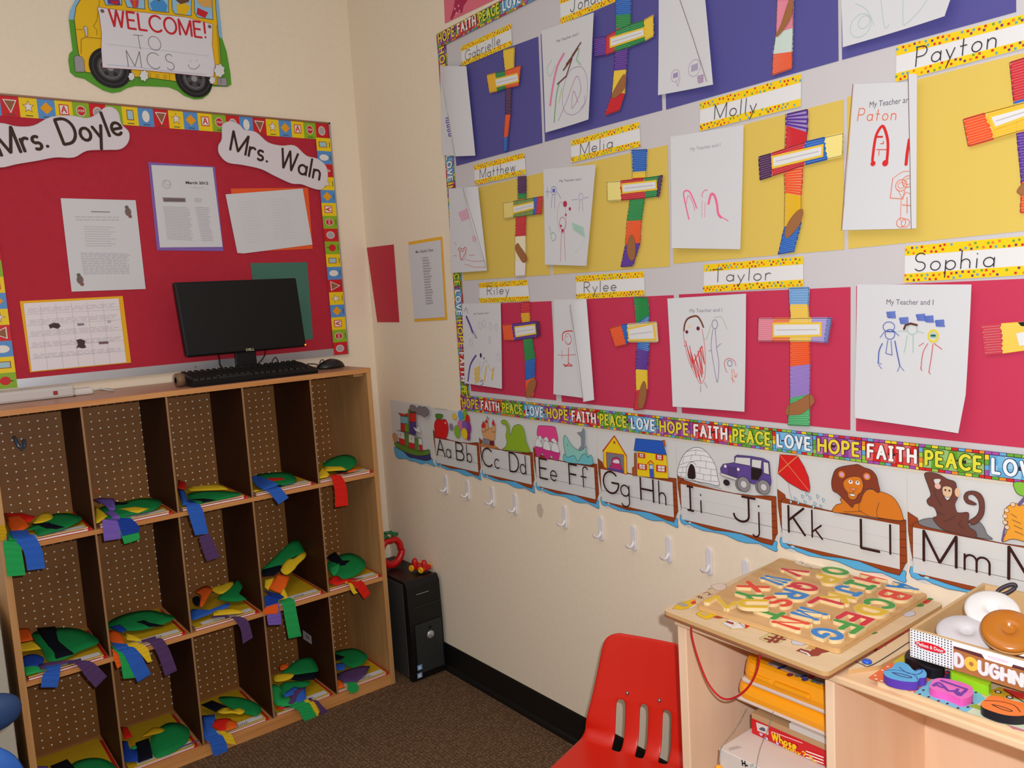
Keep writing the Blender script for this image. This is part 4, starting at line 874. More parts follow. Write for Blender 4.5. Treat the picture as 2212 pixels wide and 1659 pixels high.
nametag('b1', [(680,318),(1022,160),(1030,310),(690,455)], 'Gabrielle', (712,418), (948,302), .030, 'yellow-edged name tag above the first cross of the purple row')
nametag('b1', [(1358,-22),(1800,-180),(1808,-20),(1362,168)], 'Johan', (1430,85), (1640,5), .032, 'yellow-edged name tag cut by the frame, above the second cross of the purple row')
nametag('b1', [(1432,960),(1898,832),(1908,1000),(1435,1110)], 'Melia', (1497,1058), (1715,1008), .030, 'yellow-edged name tag above the second cross of the yellow row')
nametag('b3', [(698,105),(1008,28),(1018,160),(705,230)], 'Matthew', (735,188), (952,140), .030, 'yellow-edged name tag above the first cross of the yellow row')
nametag('b3', [(728,832),(1030,812),(1040,945),(733,958)], 'Riley', (780,908), (915,898), .030, 'yellow-edged name tag above the first cross of the crimson row')
nametag('b3', [(1328,790),(1748,760),(1752,912),(1330,935)], 'Rylee', (1378,892), (1575,880), .030, 'yellow-edged name tag above the second cross of the crimson row')
nametag('b2', [(308,603),(900,435),(898,625),(303,772)], 'Molly', (390,702), (635,655), .033, 'yellow-edged name tag above the third cross of the yellow row')
nametag('b2', [(1462,275),(2340,52),(2340,250),(1458,482)], 'Payton', (1575,392), (2045,278), .034, 'largest yellow-edged name tag, above the folded drawing in the yellow row')
nametag('b4', [(283,200),(878,150),(880,332),(278,368)], 'Taylor', (335,305), (680,292), .030, 'yellow-edged name tag above the third cross of the crimson row')
nametag('b4', [(1495,90),(2340,18),(2340,254),(1490,308)], 'Sophia', (1550,240), (2030,213), .034, 'yellow-edged name tag at the right edge above the crimson row')
# ---------------------------------------------------------------- crosses
cY, cO, cR, cG, cB, cP, cPD, cPK = (240,200,50), (240,84,30), (206,40,50), (40,140,70), (40,100,190), (92,50,150), (80,40,84), (226,130,150)
HANDC = M((158, 104, 62), 0.7)
def crayon(f, q, rgb, n=9):
    f.poly(q, M(c2(rgb, (240,240,240), .5), 0.6), raw=True); f.up()
    Q = [Vector(p) for p in q]; H_ = (Q[3]-Q[0]).length; k_ = max(5, int(H_/0.0046))
    f.scribble(q, H_/k_*0.80, M(rgb, 0.55), k_, raw=True); f.h -= f.step
def cross(crop, rows, rc, cols, cc, lab, hand, label, h=0.0095):
    f = art(FB, crop, h); R = [[f.uv(p) for p in r] for r in rows]
    for i, c in enumerate(rc): crayon(f, [R[i][0], R[i][1], R[i+1][1], R[i+1][0]], c)
    ol = [r[0] for r in R]+[r[1] for r in R[::-1]]; f.up(2).line(ol, 0.0009, M((60,50,60)), raw=True, closed=True)
    rt = f.build('paper_cross'); tag(rt, label, 'paper cross', 'crayoned paper crosses')
    if cols:
        f = art(FB, crop, h+0.0022); R = [[f.uv(p) for p in r] for r in cols]
        for i, c in enumerate(cc): crayon(f, [R[i][0], R[i+1][0], R[i+1][1], R[i][1]], c)
        ol = [r[0] for r in R]+[r[1] for r in R[::-1]]; f.up(2).line(ol, 0.0009, M((60,50,60)), raw=True, closed=True); f.build('crossbar', rt)
    if lab:
        f = art(FB, crop, h+0.0048); Q = [Vector(f.uv(p)) for p in lab]; c = sum(Q, Vector((0,0)))/4; up_ = (Q[0]-Q[3]).normalized(); sd = (Q[1]-Q[0]).normalized()
        e = 0.0045; O = [Q[0]+up_*e-sd*e, Q[1]+up_*e+sd*e, Q[2]-up_*e+sd*e, Q[3]-up_*e-sd*e]
        f.poly([tuple(p) for p in O], M((236, 196, 60)), raw=True); f.up().poly([tuple(p) for p in Q], WHITE, raw=True); f.up()
        f.line([tuple(Q[0].lerp(Q[3], .5).lerp(c, .12)), tuple(Q[1].lerp(Q[2], .5).lerp(c, .12))], 0.0018, M((190, 184, 188)), raw=True); f.build('caption_label', rt)
    if hand: f = art(FB, crop, h+0.0030); f.cut(hand, HANDC, M((120,80,50)), 0.0006); f.build('brown_paper_shape', rt)
    return rt
g = lambda *a: [((a[i], a[i+1]), (a[i+2], a[i+3])) for i in range(0, len(a), 4)]
cross('b1', g(970,345,1048,325, 985,490,1045,470, 988,600,1028,590, 988,790,1022,785, 978,945,1005,935, 975,1035,1000,1025), [cY,cG,cPD,cO,cB],
  g(858,515,878,632, 918,500,930,620, 985,485,990,600, 1092,450,1078,582), [(240,180,30),cG,cO], [(918,545),(1065,508),(1070,550),(925,588)], None, 'narrow curled cross with yellow top, under the leftmost name tag of the purple row')
cross('b1', g(1740,-10,1845,-20, 1740,110,1842,100, 1742,200,1842,190, 1735,320,1825,310, 1730,490,1812,480, 1715,650,1805,640, 1668,785,1770,750), [cB,cG,cR,cP,cY,cR],
  g(1590,265,1592,385, 1675,250,1670,372, 1735,215,1732,350, 1840,170,1835,318, 1935,140,1945,275, 1998,105,2000,245), [cP,cR,cG,cG,cY], [(1705,265),(1925,200),(1928,240),(1705,315)],
  [(1715,640),(1740,590),(1790,510),(1808,530),(1800,600),(1750,660),(1715,668)], 'second cross of the purple row, blue and green top, red foot bending left')
cross('b2', g(762,-90,857,-95, 762,0,855,-5, 755,200,855,170, 738,325,850,310, 733,440,850,400), [cP,cPK,(200,216,206),(232,96,60)], None, None, None,
  [(750,208),(780,150),(830,0),(852,0),(845,90),(800,170),(765,212)], 'pale pink cross foot hanging from the top of the picture in the purple row')
cross('b3', g(968,180,1022,175, 970,285,1022,280, 970,320,1022,315, 960,410,1022,405, 955,550,1020,545, 955,700,1022,700, 955,790,1018,785), [cPD,cG,cO,cR,(238,228,190),(236,228,226)],
  g(880,340,885,435, 940,330,942,425, 1065,310,1065,410, 1090,305,1085,405, 1125,300,1118,405), [(236,214,120),(120,150,70),cB,cR], [(938,365),(1062,338),(1062,368),(942,398)],
  [(955,600),(970,588),(985,610),(1020,660),(1025,695),(1000,707),(975,670),(955,632)], 'first cross of the yellow row, dark purple top and mostly white foot')
cross('b3', g(1672,15,1768,10, 1680,150,1762,145, 1678,190,1762,185, 1665,310,1755,310, 1645,455,1735,450, 1635,600,1728,590, 1608,732,1685,724), [cB,cY,cR,cG,cO,cP],
  g(1522,210,1525,325, 1600,205,1607,320, 1750,188,1760,305, 1840,175,1830,295, 1865,170,1845,298), [(244,226,130),cR,cG,cPD], [(1615,228),(1818,207),(1820,248),(1620,272)],
  [(1645,590),(1660,545),(1680,540),(1695,600),(1690,680),(1665,692),(1645,650)], 'second cross of the yellow row, blue top, green and orange stem')
cross('b2', g(812,675,943,645, 812,745,940,785, 808,875,930,850, 803,985,918,960, 808,1140,905,1160, 805,1340,905,1310, 769,1494,864,1477), [cP,cR,cO,cO,(230,180,30),cB],
  g(652,925,660,1057, 725,905,728,1035, 925,838,925,968, 1042,810,1058,935, 1150,785,1145,915), [cPD,cR,cB,(246,226,130)], [(735,928),(1022,862),(1018,912),(738,980)],
  [(805,1362),(830,1300),(880,1240),(912,1235),(905,1290),(880,1340),(820,1402)], 'third cross of the yellow row, purple top and blue foot, yellow right arm')
cross('b2', g(2130,370,2275,325, 2155,605,2280,570, 2172,720,2282,690, 2172,790,2285,770, 2200,1080,2300,1060, 2195,1250,2300,1240), [cR,cB,cR,cP,cO],
  g(1855,705,1885,860, 1982,668,2038,815, 2290,585,2310,735), [cO,(240,190,40)], [(2020,690),(2290,615),(2290,655),(2045,745)], [(2170,1130),(2200,1085),(2250,1080),(2262,1150),(2215,1152)],
  'cross cut by the right frame edge in the yellow row, orange left arm')
cross('b3', g(987,955,1045,950, 988,1025,1043,1020, 1000,1095,1045,1090, 1003,1185,1060,1175, 1015,1320,1078,1300, 1018,1440,1075,1420, 1022,1540,1070,1530), [cR,(230,170,30),cY,cG,cB,cO],
  g(873,1095,882,1185, 930,1090,945,1185, 1082,1070,1085,1165, 1100,1075,1108,1155), [cO,cP,cPD], [(952,1110),(1072,1095),(1076,1140),(958,1160)],
  [(1020,1535),(1025,1480),(1045,1440),(1078,1430),(1075,1480),(1045,1535)], 'first cross of the crimson row, red top and blue lower stem')
cross('b3', g(1685,925,1772,925, 1700,1085,1782,1030, 1700,1110,1778,1100, 1710,1195,1785,1190, 1705,1240,1780,1260, 1700,1370,1772,1375, 1703,1500,1775,1490, 1688,1615,1750,1610), [cG,cB,cG,cB,cP,cY,cR],
  g(1535,1115,1570,1225, 1610,1095,1640,1210, 1645,1088,1650,1195, 1830,1075,1840,1195), [cO,cB,(226,206,150)], [(1652,1122),(1800,1090),(1812,1176),(1660,1182)],
  [(1712,1592),(1720,1500),(1745,1440),(1762,1470),(1760,1550),(1735,1607)], 'second cross of the crimson row, green top and tilted orange left arm')
cross('b4', g(795,345,920,340, 800,445,912,445, 808,525,918,525, 803,660,920,660, 803,820,925,805, 805,1010,922,985, 790,1165,925,1170), [(110,160,214),(240,196,70),(240,196,70),cO,(150,120,200),(70,170,100)],
  g(612,525,608,658, 700,525,695,658, 800,525,800,658, 935,523,930,660, 1030,523,1010,665, 1055,525,1030,668), [cPK,(236,120,70),(240,200,90),(170,150,210),(110,120,180)], [(705,562),(980,560),(980,622),(705,628)],
  [(775,1100),(790,1050),(860,1015),(920,980),(948,1020),(930,1050),(870,1100),(800,1107)], 'third and straightest cross of the crimson row, pale blue top and green foot')
f = art(FB, 'b4', 0.0117); R = g(1957,570,1978,740, 2075,560,2085,730, 2290,545,2300,700)
R = [[f.uv(p) for p in r] for r in R]; crayon(f, [R[0][0], R[1][0], R[1][1], R[0][1]], (200,60,76)); crayon(f, [R[1][0], R[2][0], R[2][1], R[1][1]], (240,200,70)); f.up(2).poly([(2175,548),(2215,545),(2215,572),(2195,570)], BLACK); f.up().poly([(2165,615),(2290,590),(2290,680),(2185,690)], WHITE)
tag(f.build('paper_cross'), 'red and yellow cross arm entering at the right edge of the crimson row', 'paper cross', 'crayoned paper crosses')
# ---------------------------------------------------------------- children's drawings
def curl(f, q, k=0.012, side=None, bottom=0.006):
    """gentle curl: the bottom and one side of the sheet stand away from the wall"""
    us = [f.F.uv(Z(f.crop, p), f.h)[0] for p in q]; vs = [f.F.uv(Z(f.crop, p), f.h)[1] for p in q]; u0, u1, v0, v1 = min(us), max(us), min(vs), max(vs)
    def L(u, v):
        s_ = min(max((u-u0)/(u1-u0), 0), 1); t_ = min(max((v1-v)/(v1-v0), 0), 1); r = bottom*t_*t_
        if side == 'R': r += k*s_**2.5*(.35+.65*t_)
        if side == 'L': r += k*(1-s_)**2.5*(.35+.65*t_)
        if side == 'B': r += k*math.sin(PI*s_)*(.5+.5*t_)
        return r
    return L
def drawing(crop, q, label, k=0.012, side=None, bottom=0.005, h=0.0125, m=PAPER):
    f = art(FB, crop, h); f.lift = curl(f, q, k, side, bottom); Q = q if len(q) == 4 else None
    f.quad(q[:4] if Q is None else q, m, 12, 10); f._label = label; return f.up(2)
def done(f, name='childs_drawing', parent=None):
    o = f.build(name, parent)
    md = o.modifiers.new('thickness', 'SOLIDIFY') if False else None
    return tag(o, f._label, 'drawing')
def title(f, a, b, hgt=0.008, m=None, txt='My Teacher and I'): f.type(txt, a, b, m or M((130,124,132)), hgt)
def flap(parent, crop, q, h0, edge, dk=True):
    """the rolled-over side of a sheet: q = free top, fold top, fold bottom, free bottom"""
    f = art(FB, crop, h0); Q = [f.uv(p) for p in q]
    u0 = min(p[0] for p in Q); u1 = max(p[0] for p in Q)
    f.lift = lambda u, v: 0.010*math.sin(PI*min(max((u-u0)/(u1-u0), 0), 1)**0.7)+0.002
    f.quad(q, PAPER, 8, 8); f.up(2).line(edge, 0.0012, M((96, 74, 70))); f.build('curled_flap', parent)
pc = lambda *c: M(c, 0.65)
# purple row
f = drawing('b1', [(538,450),(640,451),(700,1066),(553,1060)], 'rolled white sheet with a purple mark at the far left of the purple row', 0, None, 0.004)
f.scribble([(575,810),(600,800),(622,925),(598,930)], 0.003, pc(96,56,160), 8); o = done(f); flap(o, 'b1', [(545,452),(718,452),(780,1062),(638,1068)], 0.0150, [(545,500),(548,545),(600,820),(640,1062)])
f = drawing('b1', [(1230,210),(1588,85),(1552,815),(1258,905)], 'drawing with a large brown, pink and green scribble in the purple row', .014, 'R')
title(f, (1335,290), (1482,238), .007)
f.line([(1385,365),(1340,450),(1310,580),(1290,720)], .0075, pc(226,130,170), sm=True)
f.line([(1500,290),(1440,380),(1480,330),(1400,440),(1460,360),(1380,480),(1440,400),(1400,520),(1340,575)], .0045, pc(110,64,50)); f.line([(1352,570),(1335,640),(1325,740),(1318,835)], .0035, pc(110,170,110), sm=True); f.line([(1370,600),(1350,700)], .003, pc(190,210,120))
f.line([(1400,530),(1440,470),(1510,460),(1545,560),(1530,700),(1460,780),(1390,760),(1375,650),(1400,530)], .001, pc(150,110,170), sm=True)
f.line([(1345,825),(1400,700),(1470,520),(1500,620),(1440,740),(1450,620),(1480,700)], .0012, pc(180,90,150), sm=True); f.line([(1490,330),(1470,410),(1500,440)], .004, pc(150,200,160)); f.line([(1300,410),(1270,470),(1290,520),(1330,440)], .001, pc(160,180,170), sm=True); f.line([(1525,650),(1530,700),(1500,740)], .001, pc(150,110,170)); done(f)
f = drawing('b2', [(62,-60),(330,-60),(382,498),(58,560)], 'rolled white sheet with two faint purple faces in the purple row', .010, 'R')
for c_, r_ in (((160,445),.014), ((272,400),.019)):
    f.ring(c_, r_, .0009, pc(160,130,170)); u, v = f.uv(c_); f.scribble([(u-r_*.5,v+r_*.4),(u+r_*.6,v+r_*.4),(u+r_*.6,v-r_*.3),(u-r_*.5,v-r_*.3)], .0009, pc(150,110,170), 6, raw=True)
f.line([(165,480),(175,510)], .001, pc(160,130,170)); f.line([(190,460),(175,505)], .001, pc(160,130,170)); f.scribble([(290,450),(325,440),(325,480),(295,490)], .0012, pc(140,60,140), 5)
f.up().line([(188,-60),(188,0),(262,215),(345,478)], .0014, pc(110,84,80)); done(f)
f = drawing('b2', [(1132,-60),(1800,-60),(1745,95),(1145,278)], 'large pale drawing with faint green lines at the top of the picture', .016, 'R')
gl = pc(168,196,186)
for c_, r_ in (((1250,150),.022), ((1270,130),.012)): f.ring(c_, r_, .001, gl)
f.line([(1370,0),(1380,90),(1395,165),(1420,140)], .001, gl, sm=True); f.line([(1500,0),(1500,120),(1510,145),(1590,70),(1640,0)], .001, gl, sm=True); f.line([(1220,20),(1290,60),(1330,150)], .001, gl, sm=True); done(f)
# yellow row
f = drawing('b3', [(540,250),(722,236),(778,757),(555,772)], 'folded drawing with a red heart face at the far left of the yellow row', 0, None, .004)
f.scribble([(600,400),(665,370),(670,430),(620,450)], .002, pc(236,150,180), 8); f.scribble([(685,545),(715,545),(710,575),(690,575)], .0015, pc(236,150,180), 4)
rr = pc(206,70,60); f.ring((628,655), .0185, .0011, rr, ry=.020); f.line([(612,640),(600,625),(612,615),(628,640),(640,612),(652,625),(640,655),(618,690),(612,640)], .002, rr, sm=True); f.line([(570,665),(590,665)], .001, rr); f.line([(668,662),(705,658)], .001, rr); f.line([(650,690),(700,700),(760,695)], .001, rr); f.line([(640,715),(700,735),(770,735)], .001, rr); f.line([(575,580),(590,600)], .001, rr)
o = done(f); flap(o, 'b3', [(627,246),(721,236),(776,735),(772,735)], 0.0160, [(627,246),(650,320),(700,480),(772,735)])
f = drawing('b3', [(1125,130),(1450,100),(1392,728),(1135,720)], 'drawing with blue, crimson and green stick figures in the yellow row', .012, 'R')
title(f, (1225,210), (1360,198), .007); bq = pc(90,100,190); f.ring((1190,262), .012, .0012, bq); f.disc((1190,262), .006, bq); f.line([(1180,290),(1175,370)], .001, bq); f.line([(1198,290),(1195,375)], .001, bq); f.line([(1140,270),(1170,270)], .001, bq); f.line([(1152,240),(1150,300)], .001, bq); f.line([(1210,270),(1235,310)], .001, bq)
vq = pc(160,120,190); f.ring((1358,300), .009, .001, vq); f.line([(1350,320),(1345,390)], .001, vq); f.line([(1365,320),(1370,390)], .001, vq); f.line([(1300,320),(1340,315)], .001, vq); f.line([(1375,310),(1405,300)], .001, vq)
cq = pc(190,40,80)
for c_, r_ in (((1260,345),.009), ((1290,375),.005), ((1265,412),.004), ((1235,480),.004), ((1245,510),.005)): f.disc(c_, r_, cq, n=9)
f.ring((1245,465), .014, .0012, cq, ry=.018); f.ring((1240,430), .02, .0008, pc(216,130,160), ry=.045); f.line([(1240,500),(1235,590),(1232,700)], .001, cq); f.line([(1255,500),(1258,600),(1262,695)], .001, cq)
f.line([(1165,480),(1180,570),(1205,550),(1190,520),(1175,530)], .0014, pc(110,180,110), sm=True); f.scribble([(1300,460),(1375,490),(1385,550),(1310,500)], .0016, pc(170,210,190), 9); f.line([(1290,590),(1330,640),(1380,560)], .001, pc(190,220,210), sm=True); done(f)
f = drawing('b2', [(130,805),(562,735),(542,1467),(137,1460)], 'nearly blank drawing with pink loops in the middle of the yellow row', .012, 'L')
title(f, (248,888), (425,860), .008, M((170,164,172))); pk = pc(240,110,150)
f.line([(240,1290),(215,1180),(210,1130),(240,1125),(270,1180),(285,1225)], .0035, pk, sm=True); f.line([(225,1200),(235,1150),(262,1190),(275,1240)], .0015, pk, sm=True); f.line([(320,1160),(318,1140),(335,1118),(350,1120)], .0018, pk, sm=True); f.line([(318,1180),(315,1280)], .001, pk); f.line([(335,1190),(332,1280)], .001, pk)
f.line([(355,1200),(370,1145),(390,1150),(405,1200),(412,1255),(430,1280)], .006, pk, sm=True); f.line([(430,1275),(472,1300)], .002, pk); done(f)
f = drawing('b2', [(1207,495),(1545,482),(1560,1345),(1140,1355)], 'drawing of a red figure with an orange figure, right edge folded over', 0, None, .012)
f.type('My Teacher ar', (1302,632), (1530,603), M((110,104,112)), .011); oq = pc(226,110,60)
f.text('Paton', (1232,712), (1455,705), oq, wd=.07, hgt=.024, gap=.3); rq = pc(214,40,40)
f.line([(1320,945),(1330,860),(1345,790),(1378,742),(1400,780),(1412,850),(1405,950)], .0055, rq, sm=True); f.line([(1345,805),(1380,805)], .0035, rq); f.line([(1385,830),(1385,845),(1368,845)], .0015, rq); f.line([(1345,880),(1405,880)], .0015, rq); f.line([(1360,885),(1358,915)], .0012, rq); f.disc((1324,962), .0052, rq); f.disc((1396,960), .0062, rq)
f.line([(1538,820),(1525,900),(1518,970)], .006, rq); f.line([(1440,1050),(1425,1165),(1500,1170),(1510,1120)], .0014, oq); f.line([(1440,1050),(1500,1010),(1545,1010)], .001, oq, sm=True)
for c_ in ((1490,1090), (1530,1068)):
    f.ring(c_, .011, .0013, oq); f.ring(c_, .006, .001, oq)
f.line([(1470,1115),(1495,1165),(1520,1130),(1545,1140)], .001, oq); f.line([(1490,1170),(1485,1300)], .001, oq); f.line([(1525,1160),(1525,1255)], .0014, oq); f.line([(1495,1205),(1548,1210)], .0014, oq); f.ring((1490,1310), .009, .0013, oq); f.ring((1515,1312), .008, .0013, oq)
f.line([(1207,495),(1190,700),(1165,1000),(1140,1355)], .0014, pc(150,90,84)); o = done(f)
f = art(FB, 'b2', .026); f.lift = lambda u, v: 0.0; q_ = [(1530,435),(1582,435),(1578,1345),(1548,1345)]; f.quad(q_, PAPER, 4, 6); f.up().line([(1530,435),(1540,900),(1548,1345)], .0012, pc(110,90,90)); f.build('curled_flap', o)
# crimson row
f = drawing('b3', [(622,960),(862,955),(870,1487),(640,1452)], 'drawing with purple strokes and three yellow marks at the left of the crimson row', .006, None)
title(f, (697,1030), (790,1022), .006); vp = pc(96,70,150)
f.line([(635,1010),(650,985),(660,1020)], .0015, vp); f.line([(650,1040),(672,1090),(690,1140)], .009, vp); f.line([(690,1135),(715,1175)], .003, vp); f.line([(710,1280),(675,1340),(660,1440)], .007, vp, sm=True)
for c_ in ((735,1095),(760,1085),(800,1100),(835,1110),(680,1200),(795,1185),(700,1150),(850,1290)): f.ring(c_, random.uniform(.006,.011), .0009, pc(170,150,186), ry=.012)
f.disc((740,1280), .0055, pc(70,30,80), ry=.008); f.disc((760,1298), .003, pc(70,30,80)); f.line([(735,1320),(735,1380),(770,1310),(800,1370),(820,1360)], .001, pc(170,150,186), sm=True); yq = pc(232,186,60)
f.scribble([(700,1370),(730,1350),(735,1430),(705,1450)], .005, yq, 5); f.line([(775,1345),(762,1440)], .005, yq); f.line([(820,1355),(808,1430)], .0065, yq); f.line([(738,1445),(750,1430),(755,1455),(740,1465)], .0018, vp); done(f)
f = drawing('b3', [(1190,935),(1392,930),(1425,1550),(1188,1520)], 'rolled white sheet with a small red stick figure in the crimson row', .002, None, .006)
rq = pc(206,60,56); f.ring((1278,1180), .0145, .0013, rq, ry=.0165); f.line([(1245,1190),(1245,1150),(1265,1132),(1310,1132),(1322,1160),(1322,1225)], .0032, rq, sm=True); f.line([(1265,1195),(1285,1210),(1300,1190)], .001, rq, sm=True); f.disc((1272,1165), .0015, rq); f.disc((1292,1163), .0015, rq)
f.line([(1282,1232),(1280,1330)], .0022, rq); f.line([(1215,1275),(1245,1280),(1335,1275)], .0012, rq); f.line([(1240,1250),(1242,1300)], .001, rq); f.line([(1250,1335),(1275,1345),(1305,1345),(1285,1330),(1262,1350),(1250,1335)], .0026, rq)
o = done(f); flap(o, 'b3', [(1289,968),(1392,930),(1440,1555),(1372,1568)], .0175, [(1289,968),(1310,1100),(1345,1330),(1372,1560)])
f = drawing('b4', [(60,405),(535,375),(525,1088),(92,1057)], 'drawing of a tall red-scribbled figure beside two thin figures, third in the crimson row', .012, 'L')
title(f, (195,488), (390,483), .0085, M((150,144,152))); rq = pc(212,60,56)
f.line([(160,600),(165,560),(185,525),(235,510),(262,540),(278,578)], .0045, pc(120,66,44), sm=True); f.line([(158,600),(162,660),(190,780),(235,880),(262,920),(285,880),(290,800),(285,690),(270,590)], .0012, rq, sm=True)
f.line([(170,660),(210,820),(180,700),(240,880),(200,720),(262,910),(225,740),(270,880),(245,720),(275,860),(258,700),(285,800),(270,690),(215,800),(195,690)], .0021, rq); f.disc((246,585), .0052, pc(110,30,60), n=9); f.disc((178,606), .0045, pc(110,30,60), n=9); f.line([(180,570),(210,560),(180,580),(212,572)], .001, pc(240,210,150)); f.line([(262,930),(262,970)], .001, pc(110,80,130)); f.line([(285,910),(302,945)], .001, pc(110,80,130)); f.line([(160,690),(175,690)], .001, pc(110,80,130))
pq = pc(110,80,130); f.ring((347,560), .008, .0012, pq, ry=.011); f.line([(335,590),(325,690),(340,800),(362,910),(372,800),(358,700),(350,590)], .0011, pq, sm=True); f.line([(310,720),(328,718)], .001, pq); f.line([(358,700),(385,675)], .001, pq); f.line([(345,520),(385,515),(410,560),(420,590)], .001, pc(150,190,110), sm=True); f.line([(325,560),(300,640),(285,650)], .001, pc(150,190,110), sm=True)
f.ring((438,795), .007, .0012, pq); f.line([(415,840),(405,790),(430,765),(465,780),(475,810)], .0013, rq, sm=True); f.line([(450,830),(455,890),(445,880)], .0012, oq); f.line([(460,830),(475,880),(485,855)], .0012, oq); f.line([(455,890),(455,912)], .0012, oq); f.line([(455,890),(468,908)], .0012, oq); f.line([(475,880),(462,870)], .0012, oq); f.line([(415,840),(425,850)], .001, rq); done(f)
f = drawing('b4', [(1205,320),(1895,320),(1815,1218),(1190,1125)], 'largest drawing, with blue, green and red stick figures, right end of the crimson row', .015, 'R', .012)
f.mb = MB(); f.h = .0125; f.quad([(1205,320),(1895,320),(1860,985),(1190,985)], PAPER, 12, 8); f.quad([(1190,985),(1860,985),(1815,1218),(1190,1125)], PAPER, 12, 4); f.up(2)
title(f, (1382,440), (1665,443), .0105, M((110,104,112))); bq = pc(70,90,170)
for c_ in ((1410,505), (1488,540), (1590,520), (1640,530), (1705,555)): f.scribble([(c_[0]-30,c_[1]-18),(c_[0]+25,c_[1]-22),(c_[0]+30,c_[1]+18),(c_[0]-22,c_[1]+16)], .0014, pc(70,100,190), 7)
f.ring((1398,575), .012, .0015, bq, ry=.010); f.ring((1405,620), .010, .0016, bq); f.line([(1380,600),(1430,605)], .0022, bq); f.line([(1345,640),(1375,600)], .0013, bq); f.line([(1430,600),(1460,630)], .0013, bq); f.line([(1392,655),(1380,735),(1418,745),(1412,660)], .0014, bq); f.line([(1360,675),(1340,720),(1335,790)], .0022, bq, sm=True); f.line([(1435,660),(1450,740),(1465,810)], .0022, bq, sm=True); f.line([(1328,790),(1355,800)], .0012, bq); f.line([(1335,800),(1355,828)], .0012, bq); f.line([(1465,810),(1450,845)], .0012, bq); f.line([(1465,810),(1490,840)], .0012, bq)
gq = pc(140,190,170); f.ring((1540,590), .010, .0012, gq); f.line([(1490,590),(1500,565),(1530,555),(1570,565)], .0042, pc(96,52,40)); f.line([(1510,625),(1500,690),(1490,730)], .0012, gq); f.line([(1545,625),(1545,690),(1545,730)], .0012, gq); f.line([(1450,600),(1510,600)], .001, gq); f.line([(1570,600),(1612,612)], .001, gq)
f.ring((1667,630), .009, .004, pc(226,206,60), ry=.011); f.disc((1667,628), .006, pc(110,180,160), ry=.004); f.line([(1655,628),(1680,628)], .0025, pc(30,50,70)); rq = pc(200,60,56); f.line([(1635,675),(1605,730),(1592,830)], .0014, rq, sm=True); f.line([(1665,680),(1655,760),(1640,850)], .0014, rq, sm=True); f.line([(1580,690),(1610,672)], .0013, rq); f.line([(1672,675),(1720,710)], .0013, rq); f.line([(1590,820),(1600,840)], .0012, rq); f.line([(1640,845),(1650,860)], .0012, rq); done(f)
# ---------------------------------------------------------------- pink poster, red sheet, class list
f = art(FB, 'b1', .002); f.poly([(556,-200),(980,-380),(990,-40),(572,160)], M((226,110,130), .5), th=.0008); f.up().poly([(640,0),(700,-40),(740,-20),(700,40),(690,90),(650,80),(620,135),(608,130),(630,60)], M((176,40,80))); f.up()
for q in ((640,60),(665,40),(650,90),(672,75)): f.disc(q, .0035, M((244,180,190)))
tag(f.build('pink_poster'), 'pink poster corner above the display board at the top of the picture', 'poster')
f = art(FB, 'b3', .002); f.poly([(35,615),(200,595),(235,1075),(100,1075)], M((196,30,60), .45, .35), th=.0008); tag(f.build('red_sheet'), 'plain crimson sheet taped to the right-hand wall near the corner', 'paper')
f = art(FB, 'b3', .002); f.poly([(292,580),(500,545),(532,1060),(330,1072)], M((238,180,50)), th=.0008); o = tag(f.build('class_list'), 'white class list on yellow paper between the crimson sheet and the display board', 'paper')
f = art(FB, 'b3', .0032); f.poly([(290,600),(490,566),(518,1044),(328,1056)], PAPER, th=.0005); f.up().type("Mrs. Doyle's Class", (338,650), (445,636), M((110,90,96)), .010, bold=.01)
for j in range(18):
    y_ = 680+j*16.5; x0_ = 378+j*1.4; f.line([(x0_, y_), (x0_+random.uniform(34,52), y_-4)], .0062 if j % 2 else .005, M((176,170,178)))
f.build('printed_page', o)
